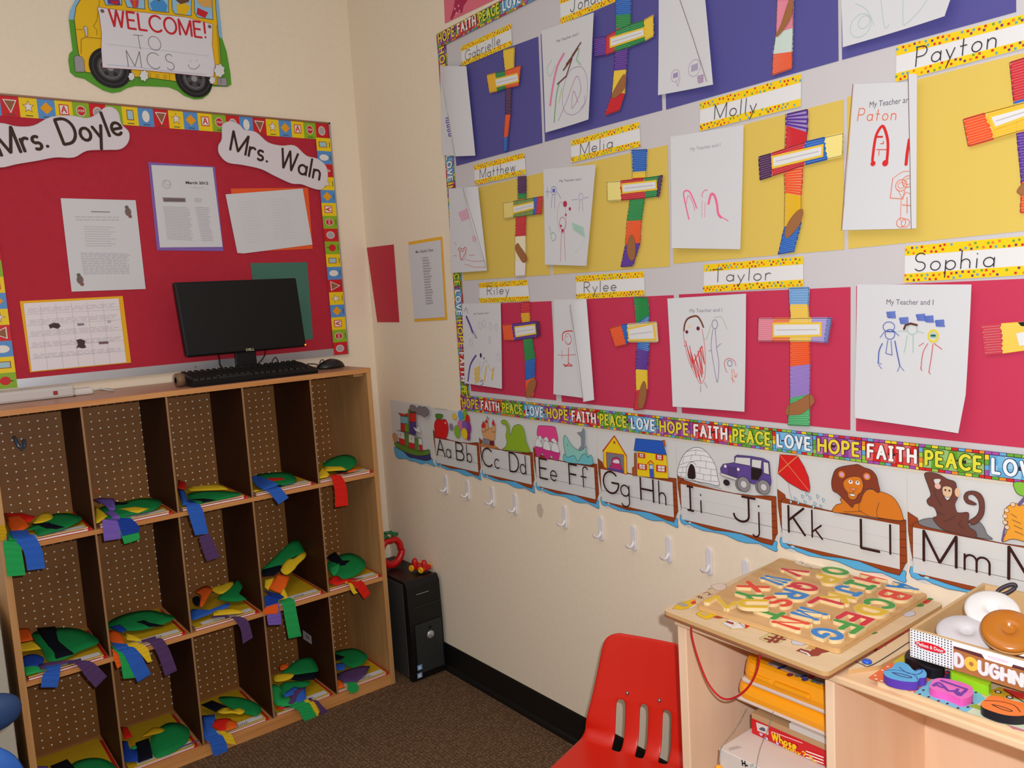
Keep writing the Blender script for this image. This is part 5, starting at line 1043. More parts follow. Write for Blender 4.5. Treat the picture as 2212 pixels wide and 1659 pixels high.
# ================================================================== alphabet boat cards on wall_right
CROP.update(f1=(1640,1190,.19892), f2=(1420,1250,.12658), f3=(840,1200,.18079))
BRN = M((150, 66, 26), .6); WAT = M((92, 178, 228), .5); LET = M((52, 22, 16), .6); CARD = M((214, 213, 212), .55, .3); thin = M((150,146,150), .6)
CZB, CZT = .8583, .921
def card(u0, u1, label):
    f = Art(FB, .0015); W = u1-u0; X = lambda x: u0+x*W/.304
    f.poly([(X(0.0),1.036),(X(.304),1.036),(X(.304),.832),(X(.301),.822),(X(.3),.8),(X(.27),.803),(X(.2),.806),(X(.1),.812),(X(.03),.808),(X(.008),.812),(X(.004),.83)], CARD, th=.0006, raw=True); f.up()
    f.cut([], None) if False else None
    w_ = [(.007,.838),(.004,.826),(.008,.816),(.02,.812),(.035,.817),(.05,.812),(.08,.808),(.112,.8105),(.15,.811),(.19,.803),(.215,.803),(.25,.809),(.28,.802),(.297,.799),(.302,.803),(.3,.812),(.302,.822),(.298,.826),(.29,.822),(.2,.826),(.1,.828),(.03,.828),(.014,.838)]
    f.poly([(X(a), b) for a, b in w_], WAT, raw=True); f.up().line([(X(a), b) for a, b in w_[:20]], .0009, LET, raw=True, sm=False)
    b_ = [(.002,.952),(.022,.942),(.023,.934),(.06,.929),(.12,.9245),(.18,.923),(.24,.926),(.28,.9325),(.302,.934),(.3025,.89),(.3038,.845),(.300,.84),(.296,.83),(.288,.813),(.26,.8135),(.2,.8235),(.16,.8215),(.115,.8165),(.08,.819),(.05,.8225),(.028,.822),(.016,.83),(.008,.872),(.003,.91)]
    f.up().poly([(X(a), b) for a, b in b_], BRN, raw=True); f.up().line([(X(a), b) for a, b in b_], .0008, LET, raw=True, closed=True)
    for j in range(5): f.line([(X(.2895), .84+.017*j), (X(.3015), .841+.017*j)], .0008, LET, raw=True); f.line([(X(.0045+.001*j), .925-.018*j), (X(.0105), .923-.018*j)], .0008, LET, raw=True)
    f.line([(X(.0245),.937),(X(.0115),.928),(X(.0125),.83)], .0007, LET, raw=True)
    f.up().poly([(X(.0125),.9215),(X(.289),.9215),(X(.289),.8265),(X(.0125),.8265)], CARD, raw=True); f.up()
    f.line([(X(.0125),CZB),(X(.289),CZB)], .0008, LET, raw=True); f.line([(X(.0125),.889),(X(.289),.889)], .0006, M((190,186,190)), raw=True)
    for a, b, r in ((.031,.829,.0045), (.04,.822,.0035), (.034,.814,.003)): f.poly([(X(a)+r*1.5*math.cos(t*PI/5), b+r*.7*math.sin(t*PI/5)) for t in range(10)], M((176,214,232)), raw=True)
    f.up(); f._l = label; return f
def put(f, items):
    for ch, crop, a, b in items:
        f.crop = crop; u = f.uv(a)[0]; up = ch.isupper(); wd = .088 if up else .066; g_ = GL[ch][0]; H_ = CZT-CZB
        u1 = f.uv(b)[0] if b else u+g_*H_; f.text(ch, (u, CZB), (u1, CZB), LET, wd=wd, hgt=H_, raw=True)
def fin(f): return tag(f.build('alphabet_card'), f._l, 'alphabet card', 'boat-shaped alphabet cards')
US = [.4073, .7028, .9958, 1.2900, 1.5871, 1.8872, 2.1912, 2.4950]
k0 = M((60,50,50))
# the steamboat end card
f = Art(FB, .0015); f.poly([(.098,1.046),(.405,1.040),(.404,.83),(.395,.806),(.33,.806),(.2,.812),(.115,.822),(.1,.84)], CARD, th=.0006, raw=True); f.crop = 'e1'; f.up()
f.cut([(80,740),(110,730),(200,760),(330,870),(500,910),(640,900),(660,960),(700,1020),(640,1000),(560,970),(480,985),(400,950),(330,940),(250,905),(160,905),(100,860)], WAT, k0)
f.cut([(100,640),(160,660),(300,720),(500,780),(600,770),(625,870),(630,915),(540,935),(400,900),(300,880),(220,800),(110,730)], M((60,60,120)), k0); f.cut([(95,650),(200,690),(380,740),(505,790),(600,765),(612,830),(520,855),(380,850),(220,790),(100,715)], M((100,140,50)), k0)
f.up().cut([(60,540),(90,525),(125,570),(130,640),(95,665),(65,600)], M((206,150,100)), k0)
for q, c in (([(140,490),(240,515),(250,700),(160,680)], WHITE), ([(150,590),(240,620),(245,705),(160,685)], M((214,40,44))), ([(230,515),(300,535),(300,725),(245,710)], M((96,140,60))), ([(300,540),(385,570),(385,760),(300,735)], WHITE), ([(300,655),(385,680),(385,765),(302,740)], M((214,40,44))), ([(385,580),(445,600),(445,780),(390,770)], M((96,140,60))), ([(445,600),(495,610),(505,790),(445,775)], WHITE), ([(450,690),(500,700),(505,790),(452,782)], M((214,40,44))),
   ([(175,265),(280,280),(285,380),(180,370)], M((130,190,210))), ([(180,370),(240,385),(240,500),(180,485)], M((206,40,40))), ([(240,380),(290,390),(300,510),(240,500)], M((110,150,50))), ([(310,215),(408,220),(408,360),(312,345)], M((214,44,40))), ([(310,345),(410,362),(408,550),(315,525)], M((80,60,130))), ([(290,165),(315,160),(310,530),(295,525)], M((110,130,60))), ([(315,170),(405,180),(408,225),(312,215)], M((70,90,50)))):
    f.up().cut(q, c, k0, .0008, sm=False)
f.up().cut([(135,215),(240,240),(285,225),(290,275),(180,262)], M((190,50,40)), k0, .0008, False); f.line([(135,480),(300,520),(495,600)], .002, k0); f.cut([(365,425),(420,455),(440,410),(465,460),(480,520),(400,490)], WHITE, k0, .0008, False)
for q in ((178,545),(340,605)): f.ring(q, .004, .0018, M((110,110,50)))
f.cut([(315,120),(350,100),(400,120),(420,150),(460,115),(500,135),(550,130),(600,180),(605,235),(570,265),(530,280),(490,250),(430,235),(400,205),(330,190)], M((128,120,122)), k0)
for i in range(3): f.line([(180+i*35,275),(185+i*35,372)], .0007, k0)
tag(f.build('alphabet_card'), 'first card of the alphabet row, with a red and green steamboat puffing smoke', 'alphabet card')
f = card(US[0], US[1], 'boat card lettered A and B with an apple and balloons')
f.crop = 'e1'; f.greek((680,135),(880,160),(882,190),(682,165), thin, 3, .0006)
f.cut([(680,400),(720,310),(780,320),(850,320),(885,400),(888,500),(845,610),(740,590),(700,540)], M((214,30,30)), k0); f.cut([(700,240),(760,235),(810,250),(800,290),(760,315),(710,300)], M((80,130,50)), k0); f.disc((845,370), .004, M((244,200,200)))
for c, rx, ry, m_ in (((980,275),.013,.012,(236,196,50)), ((1075,260),.016,.019,(80,160,220)), ((1145,260),.014,.019,(130,180,50)), ((1180,320),.013,.019,(210,40,50)), ((1200,440),.013,.022,(140,60,150)), ((1070,400),.017,.019,(206,120,160)), ((1140,410),.017,.019,(130,90,170)), ((1025,500),.019,.024,(130,180,50)), ((1190,560),.012,.018,(150,50,110)), ((1135,530),.018,.021,(236,200,40)), ((935,430),.012,.013,(150,120,160))):
    f.up(.5); f.disc(c, rx, M(m_, .5), ry, n=16); f.ring(c, rx, .0006, k0, ry, n=16)
f.up(); put(f, [('A','e1',(722,845),(845,865)),('a','e1',(864,870),(932,885)),('B','e1',(1018,905),(1130,920)),('b','e1',(1175,925),(1245,938))]); fin(f)
f = card(US[1], US[2], 'boat card lettered C and D with a small castle and a green dinosaur')
f.crop = 'e1'; f.cut([(1400,460),(1480,440),(1560,450),(1590,460),(1590,600),(1565,640),(1600,750),(1380,690),(1420,600),(1395,520)], M((214,160,110)), k0, .0008, False); f.up().cut([(1405,600),(1510,620),(1510,700),(1400,680)], M((136,130,140)), k0, .0008, False); f.cut([(1512,632),(1575,640),(1570,720),(1512,705)], M((120,30,40)), k0, .0008, False); f.cut([(1380,690),(1600,720),(1610,755),(1370,720)], M((190,120,70)), None)
for q in ([(1388,430),(1445,425),(1445,500),(1388,500)], [(1435,360),(1485,362),(1485,470),(1437,470)], [(1540,410),(1592,408),(1590,500),(1542,500)]): f.up(.3); f.cut(q, M((214,160,110)), k0, .0008, False)
for q in ([(1415,340),(1385,410),(1395,440),(1445,435),(1445,400)], [(1462,310),(1432,360),(1485,365)], [(1560,310),(1538,390),(1592,410)]): f.up(.3); f.cut(q, M((206,40,50)), k0, .0008, False)
f.cut([(1462,262),(1500,310),(1490,325),(1465,300)], M((130,130,150)), None, sm=False)
f.cut([(1680,350),(1710,325),(1750,335),(1780,370),(1800,430),(1805,530),(1830,540),(1850,450),(1890,405),(1950,395),(2000,430),(2030,520),(2050,640),(2090,740),(2095,812),(1900,790),(1705,770),(1750,720),(1765,640),(1750,560),(1765,470),(1745,395),(1700,385)], M((144,178,40)), k0)
put(f, [('C','e1',(1405,985),(1545,1010)),('c','e1',(1585,1030),(1648,1040)),('D','e1',(1812,1085),(1945,1105)),('d','e1',(1968,1115),(2050,1135))]); fin(f)
f = card(US[2], US[3], 'boat card lettered E and F with a pink egg carton and a leaping fish')
f.crop = 'e2'; f.cut([(145,15),(180,-5),(370,10),(400,60),(425,180),(410,240),(330,220),(200,160),(135,130)], M((226,70,140)), k0); f.cut([(95,290),(200,300),(330,345),(455,375),(440,460),(420,490),(370,480),(330,400),(300,470),(250,460),(205,370),(170,440),(130,430)], M((206,50,130)), k0, .0008, False)
for q in ([(105,270),(120,200),(150,170),(190,230),(200,300),(110,280)], [(220,300),(235,220),(265,190),(305,250),(320,345),(225,320)], [(335,330),(350,250),(385,220),(430,290),(445,375),(340,350)], [(150,160),(180,135),(200,170),(190,220)], [(230,190),(260,150),(295,190),(290,215)], [(335,210),(365,170),(410,220),(420,250)]): f.up(.3); f.cut(q, WHITE, k0, .0007)
f.up().cut([(525,130),(560,170),(590,230),(650,300),(730,345),(790,320),(830,280),(825,370),(860,430),(800,530),(640,520),(560,500),(520,320),(505,200)], M((140,200,190)), k0); f.up(.4).cut([(720,330),(760,270),(755,150),(695,95),(760,85),(790,25),(805,60),(805,240),(790,320),(750,345)], M((130,140,150)), k0, .0008, False)
f.up(.4).cut([(500,460),(520,390),(560,440),(600,430),(660,420),(710,500),(760,420),(810,390),(850,440),(900,410),(915,540),(760,535),(560,510)], M((110,190,200)), k0); f.disc((562,265), .002, M((80,120,30)))
put(f, [('E','e2',(178,722),(285,745)),('e','e2',(330,765),(412,775)),('F','e2',(596,825),(705,845)),('f','e2',(758,868),(850,882))]); fin(f)
f = card(US[3], US[4], 'boat card lettered G and H with a yellow garage and a blue-roofed house')
f.crop = 'e2'; YH = M((240,206,30), .5); RR = M((190,40,34)); f.cut([(1218,145),(1065,355),(1070,570),(1105,600),(1395,680),(1390,430)], YH, RR, .0018, False); f.line([(1055,355),(1218,140),(1392,430)], .0035, RR); f.up().cut([(1105,370),(1350,405),(1355,665),(1115,600)], M((124,122,132)), RR, .0018, False)
f.up().cut([(1190,460),(1250,440),(1295,470),(1310,560),(1325,620),(1170,600),(1165,560),(1185,520)], M((190,50,110)), k0); f.up(.4).cut([(1210,480),(1270,475),(1290,525),(1205,515)], M((220,220,230)), None); f.disc((1218,232), .004, M((170,80,40)))
f.poly([(1120,590),(1165,590),(1350,630),(1352,665),(1115,605)], M((76,74,150))); f.up().cut([(1540,350),(1950,410),(1980,740),(1790,730),(1540,700)], YH, k0, .0008, False); f.up().cut([(1520,175),(1895,210),(1955,410),(1495,345)], M((40,90,190)), k0, .0012, False); f.cut([(1895,200),(1930,200),(1940,290),(1915,280)], M((190,90,40)), k0, .0008, False); f.cut([(1470,590),(1500,570),(1500,380),(1530,380),(1535,700),(1475,695)], M((170,80,36)), k0, .0008, False)
for a, b, c, d in ((1552,375,1650,455),(1800,395,1905,485),(1548,525,1675,620),(1808,545,1950,655)):
    f.up(.3).poly([(a,b),(c,b+14),(c,d),(a,d-14)], M((200,36,40))); f.up(.3).poly([(a+24,b+14),(c-24,b+22),(c-24,d-14),(a+24,d-24)], WHITE); f.up(.3).line([((a+c)/2,b+14),((a+c)/2,d-14)], .0014, M((200,36,40))).line([(a+24,(b+d)/2),(c-24,(b+d)/2+4)], .0014, M((200,36,40)))
f.up(.3).line([(1685,530),(1730,487),(1775,535)], .003, M((200,60,40))); f.poly([(1705,535),(1765,545),(1780,728),(1720,722)], M((60,90,180))); f.up(.3).poly([(1715,550),(1760,555),(1762,605),(1717,600)], M((200,214,230)))
put(f, [('G','e2',(1075,935),(1278,985)),('g','e2',(1316,990),(1432,1010)),('H','e2',(1598,1040),(1775,1080)),('h','e2',(1855,1095),(1948,1120))]); fin(f)
f = card(US[4], US[5], 'boat card lettered I and J with a white igloo and a purple off-road car')
f.crop = 'e3'; f.cut([(80,425),(95,300),(150,180),(230,110),(310,90),(390,115),(470,200),(530,310),(555,440),(570,545),(440,520),(300,495),(180,470)], M((232,232,234)), k0)
for q in ([(100,300),(200,265),(300,250),(420,255),(520,280)],[(130,210),(250,180),(380,185),(480,215)],[(190,140),(300,120),(410,140)],[(290,320),(420,340),(540,360)],[(290,390),(430,420),(550,430)],[(290,460),(430,490),(560,500)],[(95,330),(190,320)],[(85,390),(180,390)],[(350,190),(355,250)],[(250,180),(230,240)],[(420,255),(415,340)],[(350,330),(340,390)],[(480,350),(470,425)],[(390,410),(385,480)],[(480,430),(470,500)],[(300,120),(290,180)],[(150,215),(140,280)],[(140,320),(140,390)],[(120,390),(120,440)]): f.line(q, .0008, M((120,100,96)))
f.up().cut([(205,450),(210,350),(240,290),(275,320),(290,390),(285,460)], M((44,24,22)), k0); f.line([(180,440),(185,340),(215,280),(260,262),(300,300)], .0009, k0, sm=True); f.line([(90,430),(250,470),(400,540),(600,580)], .0008, k0, sm=True)
PJ = M((96,72,146)); f.up().cut([(625,290),(760,270),(760,200),(790,180),(960,195),(1100,220),(1175,260),(1190,420),(1200,500),(1190,550),(1060,540),(960,520),(920,480),(700,460),(600,390),(590,340)], PJ, k0, .0012, False); f.up()
f.cut([(775,205),(950,215),(950,310),(762,275)], CARD, k0, .001, False); f.cut([(968,230),(1085,245),(1075,345),(965,320)], CARD, k0, .001, False); f.cut([(1105,260),(1165,275),(1175,415),(1110,395)], CARD, k0, .001, False); f.cut([(960,330),(1085,350),(1090,400),(1040,480),(960,470)], M((36,20,24)), k0, .001, False)
for i in range(7): f.line([(685+i*16,315+i*2),(688+i*16,425+i*4)], .0012, k0)
f.up().cut([(585,400),(610,395),(830,470),(825,500),(600,425)], M((210,206,204)), k0, .0009, False); f.disc((650,315), .004, M((240,220,224))); f.disc((805,352), .004, M((240,220,224)))
f.disc((665,510), .010, M((40,30,34)), .008); 
for c, r in (((870,530),.0185), ((1110,565),.0175)): f.up(.4).disc((c[0]-35, c[1]+4), r*.9, M((120,118,120)), n=18); f.up(.4).disc(c, r, M((140,138,140)), n=20); f.ring(c, r, .0012, k0); f.up(.4).disc(c, r*.5, M((206,204,206)), n=14); f.ring(c, r*.5, .0008, k0)
put(f, [('I','e3',(203,820),(272,835))]); u = f.uv((352,850))[0]; f.text('i', (u,CZB), (u+.0062,CZB), LET, wd=.066, hgt=CZT-CZB, raw=True)
f.crop = 'e3'; a, b = f.uv((760,940))[0], f.uv((1015,990))[0]; f.text('J', (a,CZB), (b,CZB), LET, wd=.088, hgt=CZT-CZB, raw=True); a = f.uv((1000,985))[0]; f.text('j', (a,CZB), (a+.0165,CZB), LET, wd=.066, hgt=CZT-CZB, raw=True); fin(f)
f = card(US[5], US[6], 'boat card lettered K and L with a red kite and a lion')
f.crop = 'e3'; f.cut([(1300,175),(1510,190),(1590,320),(1640,440),(1660,560),(1655,625),(1560,600),(1400,510),(1275,400),(1290,280)], M((214,30,30)), k0, .001, False); f.up().line([(1300,180),(1655,620)], .0012, M((230,150,110))).line([(1280,395),(1515,190)], .0022, M((230,140,80)))
f.line([(1400,520),(1415,620),(1440,700)], .0007, k0)
for x, y in ((1450,735),(1500,700),(1540,745),(1590,670),(1640,640),(1680,690),(1620,740),(1770,670),(1840,715),(1740,760),(1810,790),(1720,795)): f.cut([(x-32,y-20),(x,y),(x-20,y+30),(x-30,y+10)], M((176,214,232)), k0, .0007, False)
ML, BO = M((134,58,34)), M((214,120,30)); f.crop = 'e4'; f.up().cut([(235,600),(270,530),(330,510),(330,450),(600,370),(730,390),(850,440),(920,530),(960,640),(945,690),(700,660),(400,620)], BO, k0, .0011)
f.line([(510,510),(505,590),(620,650)], .0009, k0); f.line([(715,500),(690,600),(700,655)], .0009, k0, sm=True); f.line([(350,600),(460,600),(540,590)], .0009, k0, sm=True)
f.up().cut([(440,555),(400,520),(340,460),(290,410),(240,380),(225,300),(240,220),(270,160),(340,130),(440,115),(500,110),(560,140),(640,170),(690,230),(710,310),(725,380),(700,400),(640,360),(590,370),(545,430),(520,500),(460,520)], ML, k0, .0011)
f.up().cut([(345,300),(380,255),(450,235),(520,245),(550,300),(550,350),(530,400),(500,420),(480,460),(440,475),(400,450),(390,400),(360,360)], BO, k0, .0009)
for c in ((422,290),(495,300)): f.up(.3).disc(c, .005, WHITE, .0045); f.disc((c[0], c[1]-6), .0018, BLACK)
for c in ((330,215),(590,235)): f.disc(c, .008, BO); f.up(.3).disc(c, .005, M((214,160,190)))
f.cut([(415,352),(480,362),(455,385)], M((230,150,150)), k0, .0007, False); f.cut([(410,420),(440,412),(475,430),(440,440)], WHITE, k0, .0007); f.line([(450,385),(440,410),(400,400)], .0009, k0, sm=True)
put(f, [('K','e3',(1410,1085),(1605,1130)),('k','e3',(1690,1150),(1812,1175)),('L','e4',(532,965),(722,1005))]); f.crop = 'e4'; a = f.uv((822,1035))[0]; f.text('l', (a,CZB), (a+.005,CZB), LET, wd=.07, hgt=CZT-CZB, raw=True); fin(f)
f = card(US[6], US[7], 'boat card lettered M and N with a seated monkey')
f.crop = 'e4'; MK, GR = M((110,62,52)), M((124,122,126)); f.cut([(1120,710),(1160,680),(1260,665),(1400,680),(1640,740),(1740,700),(1800,760),(1830,830),(1885,885),(1700,860),(1400,800),(1180,750)], GR, k0, .001)
f.up().cut([(1690,735),(1750,700),(1800,620),(1805,500),(1770,420),(1700,385),(1620,395),(1590,450),(1620,510),(1690,530),(1725,520),(1680,490),(1640,470),(1640,430),(1690,425),(1740,480),(1750,570),(1720,640),(1640,700)], MK, k0, .001)
f.up().cut([(1190,200),(1240,190),(1330,210),(1420,260),(1500,290),(1520,360),(1530,450),(1500,520),(1520,600),(1560,610),(1640,610),(1640,700),(1650,760),(1710,800),(1720,860),(1640,860),(1500,820),(1370,780),(1290,700),(1275,660),(1315,640),(1290,560),(1230,530),(1210,480),(1250,430),(1230,350),(1190,240)], MK, k0, .001)
f.up().cut([(1285,265),(1350,265),(1330,310),(1310,330),(1290,300)], CARD, None); f.cut([(1370,350),(1420,335),(1470,360),(1465,430),(1420,470),(1380,430)], M((224,186,150)), k0, .0008); f.disc((1322,335), .006, M((226,180,170))); f.disc((1525,400), .005, M((226,186,150)), .009)
f.up().disc((1400,375), .0018, BLACK); f.disc((1442,382), .0018, BLACK); f.cut([(1385,430),(1420,455),(1455,450),(1420,480)], WHITE, k0, .0008); f.line([(1365,540),(1300,440),(1290,370)], .0009, k0, sm=True); f.line([(1390,635),(1320,600)], .0009, k0); f.line([(1500,640),(1440,680),(1380,700)], .0009, k0, sm=True); f.line([(1560,690),(1540,740),(1600,770)], .0009, k0, sm=True)
f.up().cut([(1990,910),(2040,780),(2010,640),(2030,560),(2110,515),(2200,530),(2330,560),(2330,900),(2100,880)], M((236,160,50)), k0, .001); f.cut([(2110,295),(2250,310),(2250,430),(2180,430),(2130,390)], M((130,190,60)), k0, .001); f.line([(2230,450),(2160,530)], .006, M((110,90,130))); f.line([(2040,700),(2010,800),(1990,900)], .004, M((110,90,130)))
for q in ((2100,525),(2035,585),(2020,645),(2040,760),(2020,710)): f.disc(q, .004, M((236,200,160))); f.ring(q, .004, .0007, k0)
for q in ([(2080,620),(2140,660)],[(2090,680),(2180,720)],[(2110,740),(2200,780)],[(2120,800),(2210,840)]): f.line(q, .0009, k0)
put(f, [('M','e4',(1180,1100),(1515,1175)),('m','e4',(1602,1195),(1860,1245)),('N','e4',(2058,1290),(2300,1345))]); fin(f)
# ================================================================== white adhesive hooks
hkm = M((226, 222, 226), .35, .5); HP = [('b5', q) for q in ((460,605),(612,640),(786,685),(946,735),(1295,820),(1550,895),(1780,960),(2026,1035))]+[('b6', (355,825)),('b6', (570,895))]
hl = ['nearest the corner', 'second from the corner', 'third from the corner', 'fourth from the corner', 'just right of the wall stain', 'sixth from the corner', 'seventh from the corner', 'eighth from the corner', 'ninth, left of the puzzle board', 'half hidden behind the puzzle board']
for (cr_, q), l_ in zip(HP, hl):
    P0 = onx(Z(cr_, q), -.004); y, zt = P0.y, P0.z; zb = zt-.074; m_ = MB(); hw = .0095
    lp = [(y+hw*math.cos(a), zt-hw+hw*math.sin(a)) for a in [PI*k_/8 for k_ in range(9)]]+[(y-hw*math.cos(a)*1.0, zb+hw-hw*math.sin(a)) for a in [PI*k_/8 for k_ in range(9)]]
    m_.prism([(-.0006, a, b) for a, b in lp], (-.005, 0, 0), hkm); pl = m_.build('backplate'); recalc(pl); bv = pl.modifiers.new('bevel', 'BEVEL'); bv.width = .0018; bv.segments = 2
    rt = root('wall_hook', (0, y, (zt+zb)/2), 'white adhesive plastic wall hook, '+l_, 'hook', 'white hooks below the alphabet cards'); pl.parent = rt; pl.matrix_parent_inverse = rt.matrix_world.inverted()
    pts = smooth_path([Vector(p) for p in [(-.005, y, zb+.026), (-.012, y, zb+.016), (-.021, y+.001, zb+.015), (-.029, y+.001, zb+.019), (-.033, y+.001, zb+.0255)]])
    MB().tube(pts, [.0046-.0016*i/len(pts) for i in range(len(pts))], hkm, 10).build('hook_arm', rt)
f = art(FB, 'b5', .0004); f.cut([(1108,815),(1135,808),(1140,830),(1150,850),(1140,905),(1115,890),(1105,850)], M((206,190,170), .8), None); tag(f.build('adhesive_residue'), 'grey patch of torn adhesive left on the wall between the hooks', 'stain')
# ================================================================== computer tower and the toys on it
TX0, TX1, TY0, TY1, TH = -.162, -.0155, -.4, -.06, .392
tw = root('computer_tower', ((TX0+TX1)/2, -.23, 0), 'black and grey computer tower on the carpet in the corner beside the cubby unit', 'computer')
mk = M((15,14,15), .4, .4); gs = M((70,70,70), .4, .5, .3)
MB().rbox((TX0+.004, TY0+.03, .006), (TX1, TY1, TH-.004), mk, .004).build('case', tw)
MB().rbox((TX0, TY0+.032, .012), (TX0+.006, TY1+.01, TH-.014), gs, .0025).build('side_panel', tw)
pf = [(TY0+.03, .002), (TY0+.004, .004), (TY0, .02), (TY0-.002, .2), (TY0+.004, .37), (TY0+.016, TH-.002), (TY0+.03, TH)]
bz = MB(); bz.prism([(TX0+.001, y, z) for y, z in pf], (TX1-TX0-.001, 0, 0), mk); bzo = recalc(bz.build('front_bezel', tw))
gr = MB(); gm = M((58,60,58), .5, .4); x0_, x1_ = TX0+.02, TX1-.008
gr.box((x0_, TY0-.004, .03), (x1_, TY0, .225), M((26,26,26), .5))
z_ = .034
while z_ < .222: gr.box((x0_+.001, TY0-.0052, z_), (x1_-.001, TY0-.0038, z_+.0026), gm); z_ += .0056
gr.build('grille', bzo)
MB().box((x0_, TY0-.0035, .29), (x1_, TY0-.001, .291), gm).box((x0_+.02, TY0-.002, .3375), (x1_-.045, TY0+.001, .339), M((150,150,150))).build('drive_seam', bzo)
q = ony(Z('f3', (497, 940)), TY0-.006); MB().lathe([(.0005, -.006), (.0135, -.006), (.0155, -.003), (.0155, 0), (.0005, 0)][::-1], M((196,194,196), .3, .5, .6), 24, (q.x, TY0-.005, q.z), 'Y').build('round_badge', bzo)
MB().lathe([(.0005, 0), (.007, 0), (.007, .003), (.0005, .003)], M((8,8,8), .3), 16, (q.x, TY0-.0075, q.z+.03), 'Y').build('power_button', bzo)
for y_, c in ((1337, (110,160,210)), (1432, (140,160,190))):
    q = ony(Z('f3', (370, y_)), TY0-.006); s_ = MB().box((q.x-.0105, TY0-.0066, q.z-.0095), (q.x+.0105, TY0-.0054, q.z+.0095), M(c, .4, .4)); s_.box((q.x-.006, TY0-.0070, q.z-.006), (q.x+.004, TY0-.0064, q.z+.004), M((214,220,230), .4)); s_.build('sticker', bzo)
# red apple-shaped ring toy
q = onpl(Z('c5', (372, 850)), 1, -.20); rg = M((196, 18, 22), .35, .5); ax_, az_ = q.x, TH+.0665
ar = root('apple_toy', (ax_, -.2, TH), 'red apple-shaped ring toy with green leaves on the computer tower', 'toy')
pts = [Vector((ax_+(.043+.004*math.sin(a))*math.cos(a)*(1.12 if math.sin(a) < 0 else 1), -.2, az_-.002+.052*math.sin(a)*(1.0 if math.sin(a) < 0 else (1-.12*math.exp(-((a-PI/2)/.25)**2))))) for a in [2*PI*k_/40 for k_ in range(41)]]
MB().tube(pts, [.0125+.003*max(0, -math.sin(2*PI*k_/40)) for k_ in range(41)], rg, 12).build('ring_body', ar)
gl_ = M((30,110,60), .5, .4)
MB().tube([(ax_+.012, -.2, az_+.052), (ax_+.014, -.2, az_+.068), (ax_+.004, -.202, az_+.078), (ax_-.025, -.202, az_+.080)], .0065, gl_).tube([(ax_+.010, -.2, az_+.07), (ax_+.026, -.198, az_+.066), (ax_+.034, -.198, az_+.062)], .0065, gl_).tube([(ax_-.005, -.2, az_+.052), (ax_-.02, -.204, az_+.068), (ax_-.034, -.204, az_+.064)], .0065, gl_).build('leaves', ar)
# red bead car
w1, w2 = onz(Z('c5', (728, 1228)), TH+.013), onz(Z('c5', (895, 1262)), TH+.013); d = (w2-w1); L_ = d.length; ex = d.normalized(); ey = Vector((-ex.y, ex.x, 0))
if ey.y < 0: ey = -ey
xf = Matrix.Translation(Vector((w1.x, w1.y, TH)))@Matrix(((ex.x, ey.x, 0, 0), (ex.y, ey.y, 0, 0), (0, 0, 1, 0), (0, 0, 0, 1)))
tc_ = root('toy_car', tuple(xf@Vector((L_/2, .02, 0))), 'small red toy car with yellow wheels and two domed riders on the computer tower', 'toy')
b_ = MB(xf); b_.rbox((-.008, .006, .006), (L_+.016, .05, .024), rg, .006, 3)
b_.build('car_body', tc_)
for xx in (.004, L_+.004): MB(xf).lathe([(.0115, .0), (.0118, .012), (.0112, .024), (.0095, .031), (.006, .036), (.0005, .0375)], rg, 18, (xx, .02, .012)).build('domed_rider', tc_)
yl_ = M((240,176,20), .35, .5)
for xx, yy in ((0, .0), (L_, .0), (0, .05), (L_, .05)):
    MB(xf).lathe([(.0005, 0), (.0035, 0), (.0045, -.002), (.011, -.002), (.0125, .001), (.0125, .006), (.0005, .006)], yl_, 20, (xx, yy, .0128), 'Y').build('wheel', tc_)
# ================================================================== red classroom chair
th = math.radians(20); cf = Vector((-math.cos(th), -math.sin(th), 0)); cu = Vector((math.sin(th), -math.cos(th), 0)); O_ = Vector((-.215, -1.63, 0))+cu*-.004
CH = root('classroom_chair', tuple(O_+cf*.15), 'red moulded plastic school chair with three back slots, beside the desk', 'chair')
redpl = M((212, 34, 14), .38, .45, name='red_plastic')
path = [(-.0545,.5555,.070),(-.054,.553,.088),(-.052,.543,.108),(-.048,.527,.1175),(-.0415,.4956,.1235),(-.0333,.4563,.129),(-.0208,.4,.139),(-.0185,.3935,.1395),(-.0125,.36,.147),(-.004,.32,.155),(.004,.3,.160),(.018,.284,.165),(.03,.278,.169),(.033,.2775,.170),(.07,.274,.175),(.14,.276,.178),(.21,.281,.176),(.27,.285,.168),(.31,.284,.155),(.33,.276,.140),(.338,.262,.13)]
cols = [-1, -.93, -.8, -.072, -.062, -.052, -.0095, 0, .0095, .052, .062, .072, .8, .93, 1]; vs = []; fs = []; nc = len(cols)
for i, (d_, z_, hw) in enumerate(path):
    for c in cols:
        u = c*hw if abs(c) >= .8 else c
        if abs(c) >= .8 and abs(c) < .9: u = math.copysign(max(.09, hw*.8), c) if hw > .11 else math.copysign(min(hw*.86, .085), c)
        if hw < .1 and abs(c) < .8: u = c*hw/.11
        t = u/.17; back = z_ > .3 and d_ < .01
        n_ = (cf*math.cos(math.radians(12))+Vector((0,0,math.sin(math.radians(12))))) if back else Vector((0,0,1))
        o = .028*t*t if back else .012*t*t-(.012 if abs(c) == 1 else 0)
        if abs(c) == 1 and back: o -= .006
        if i == 0: o -= .006
        vs.append(O_+cf*d_+cu*u+Vector((0,0,z_))+n_*o)
slotcols = {(3,4),(4,5),(6,7),(7,8),(9,10),(10,11)}
for i in range(len(path)-1):
    for j in range(nc-1):
        if (j, j+1) in slotcols and 7 <= i <= 11: continue
        fs.append((i*nc+j, (i+1)*nc+j, (i+1)*nc+j+1, i*nc+j+1))
sh = MB().add(vs, fs, redpl, True).build('seat_shell', CH)
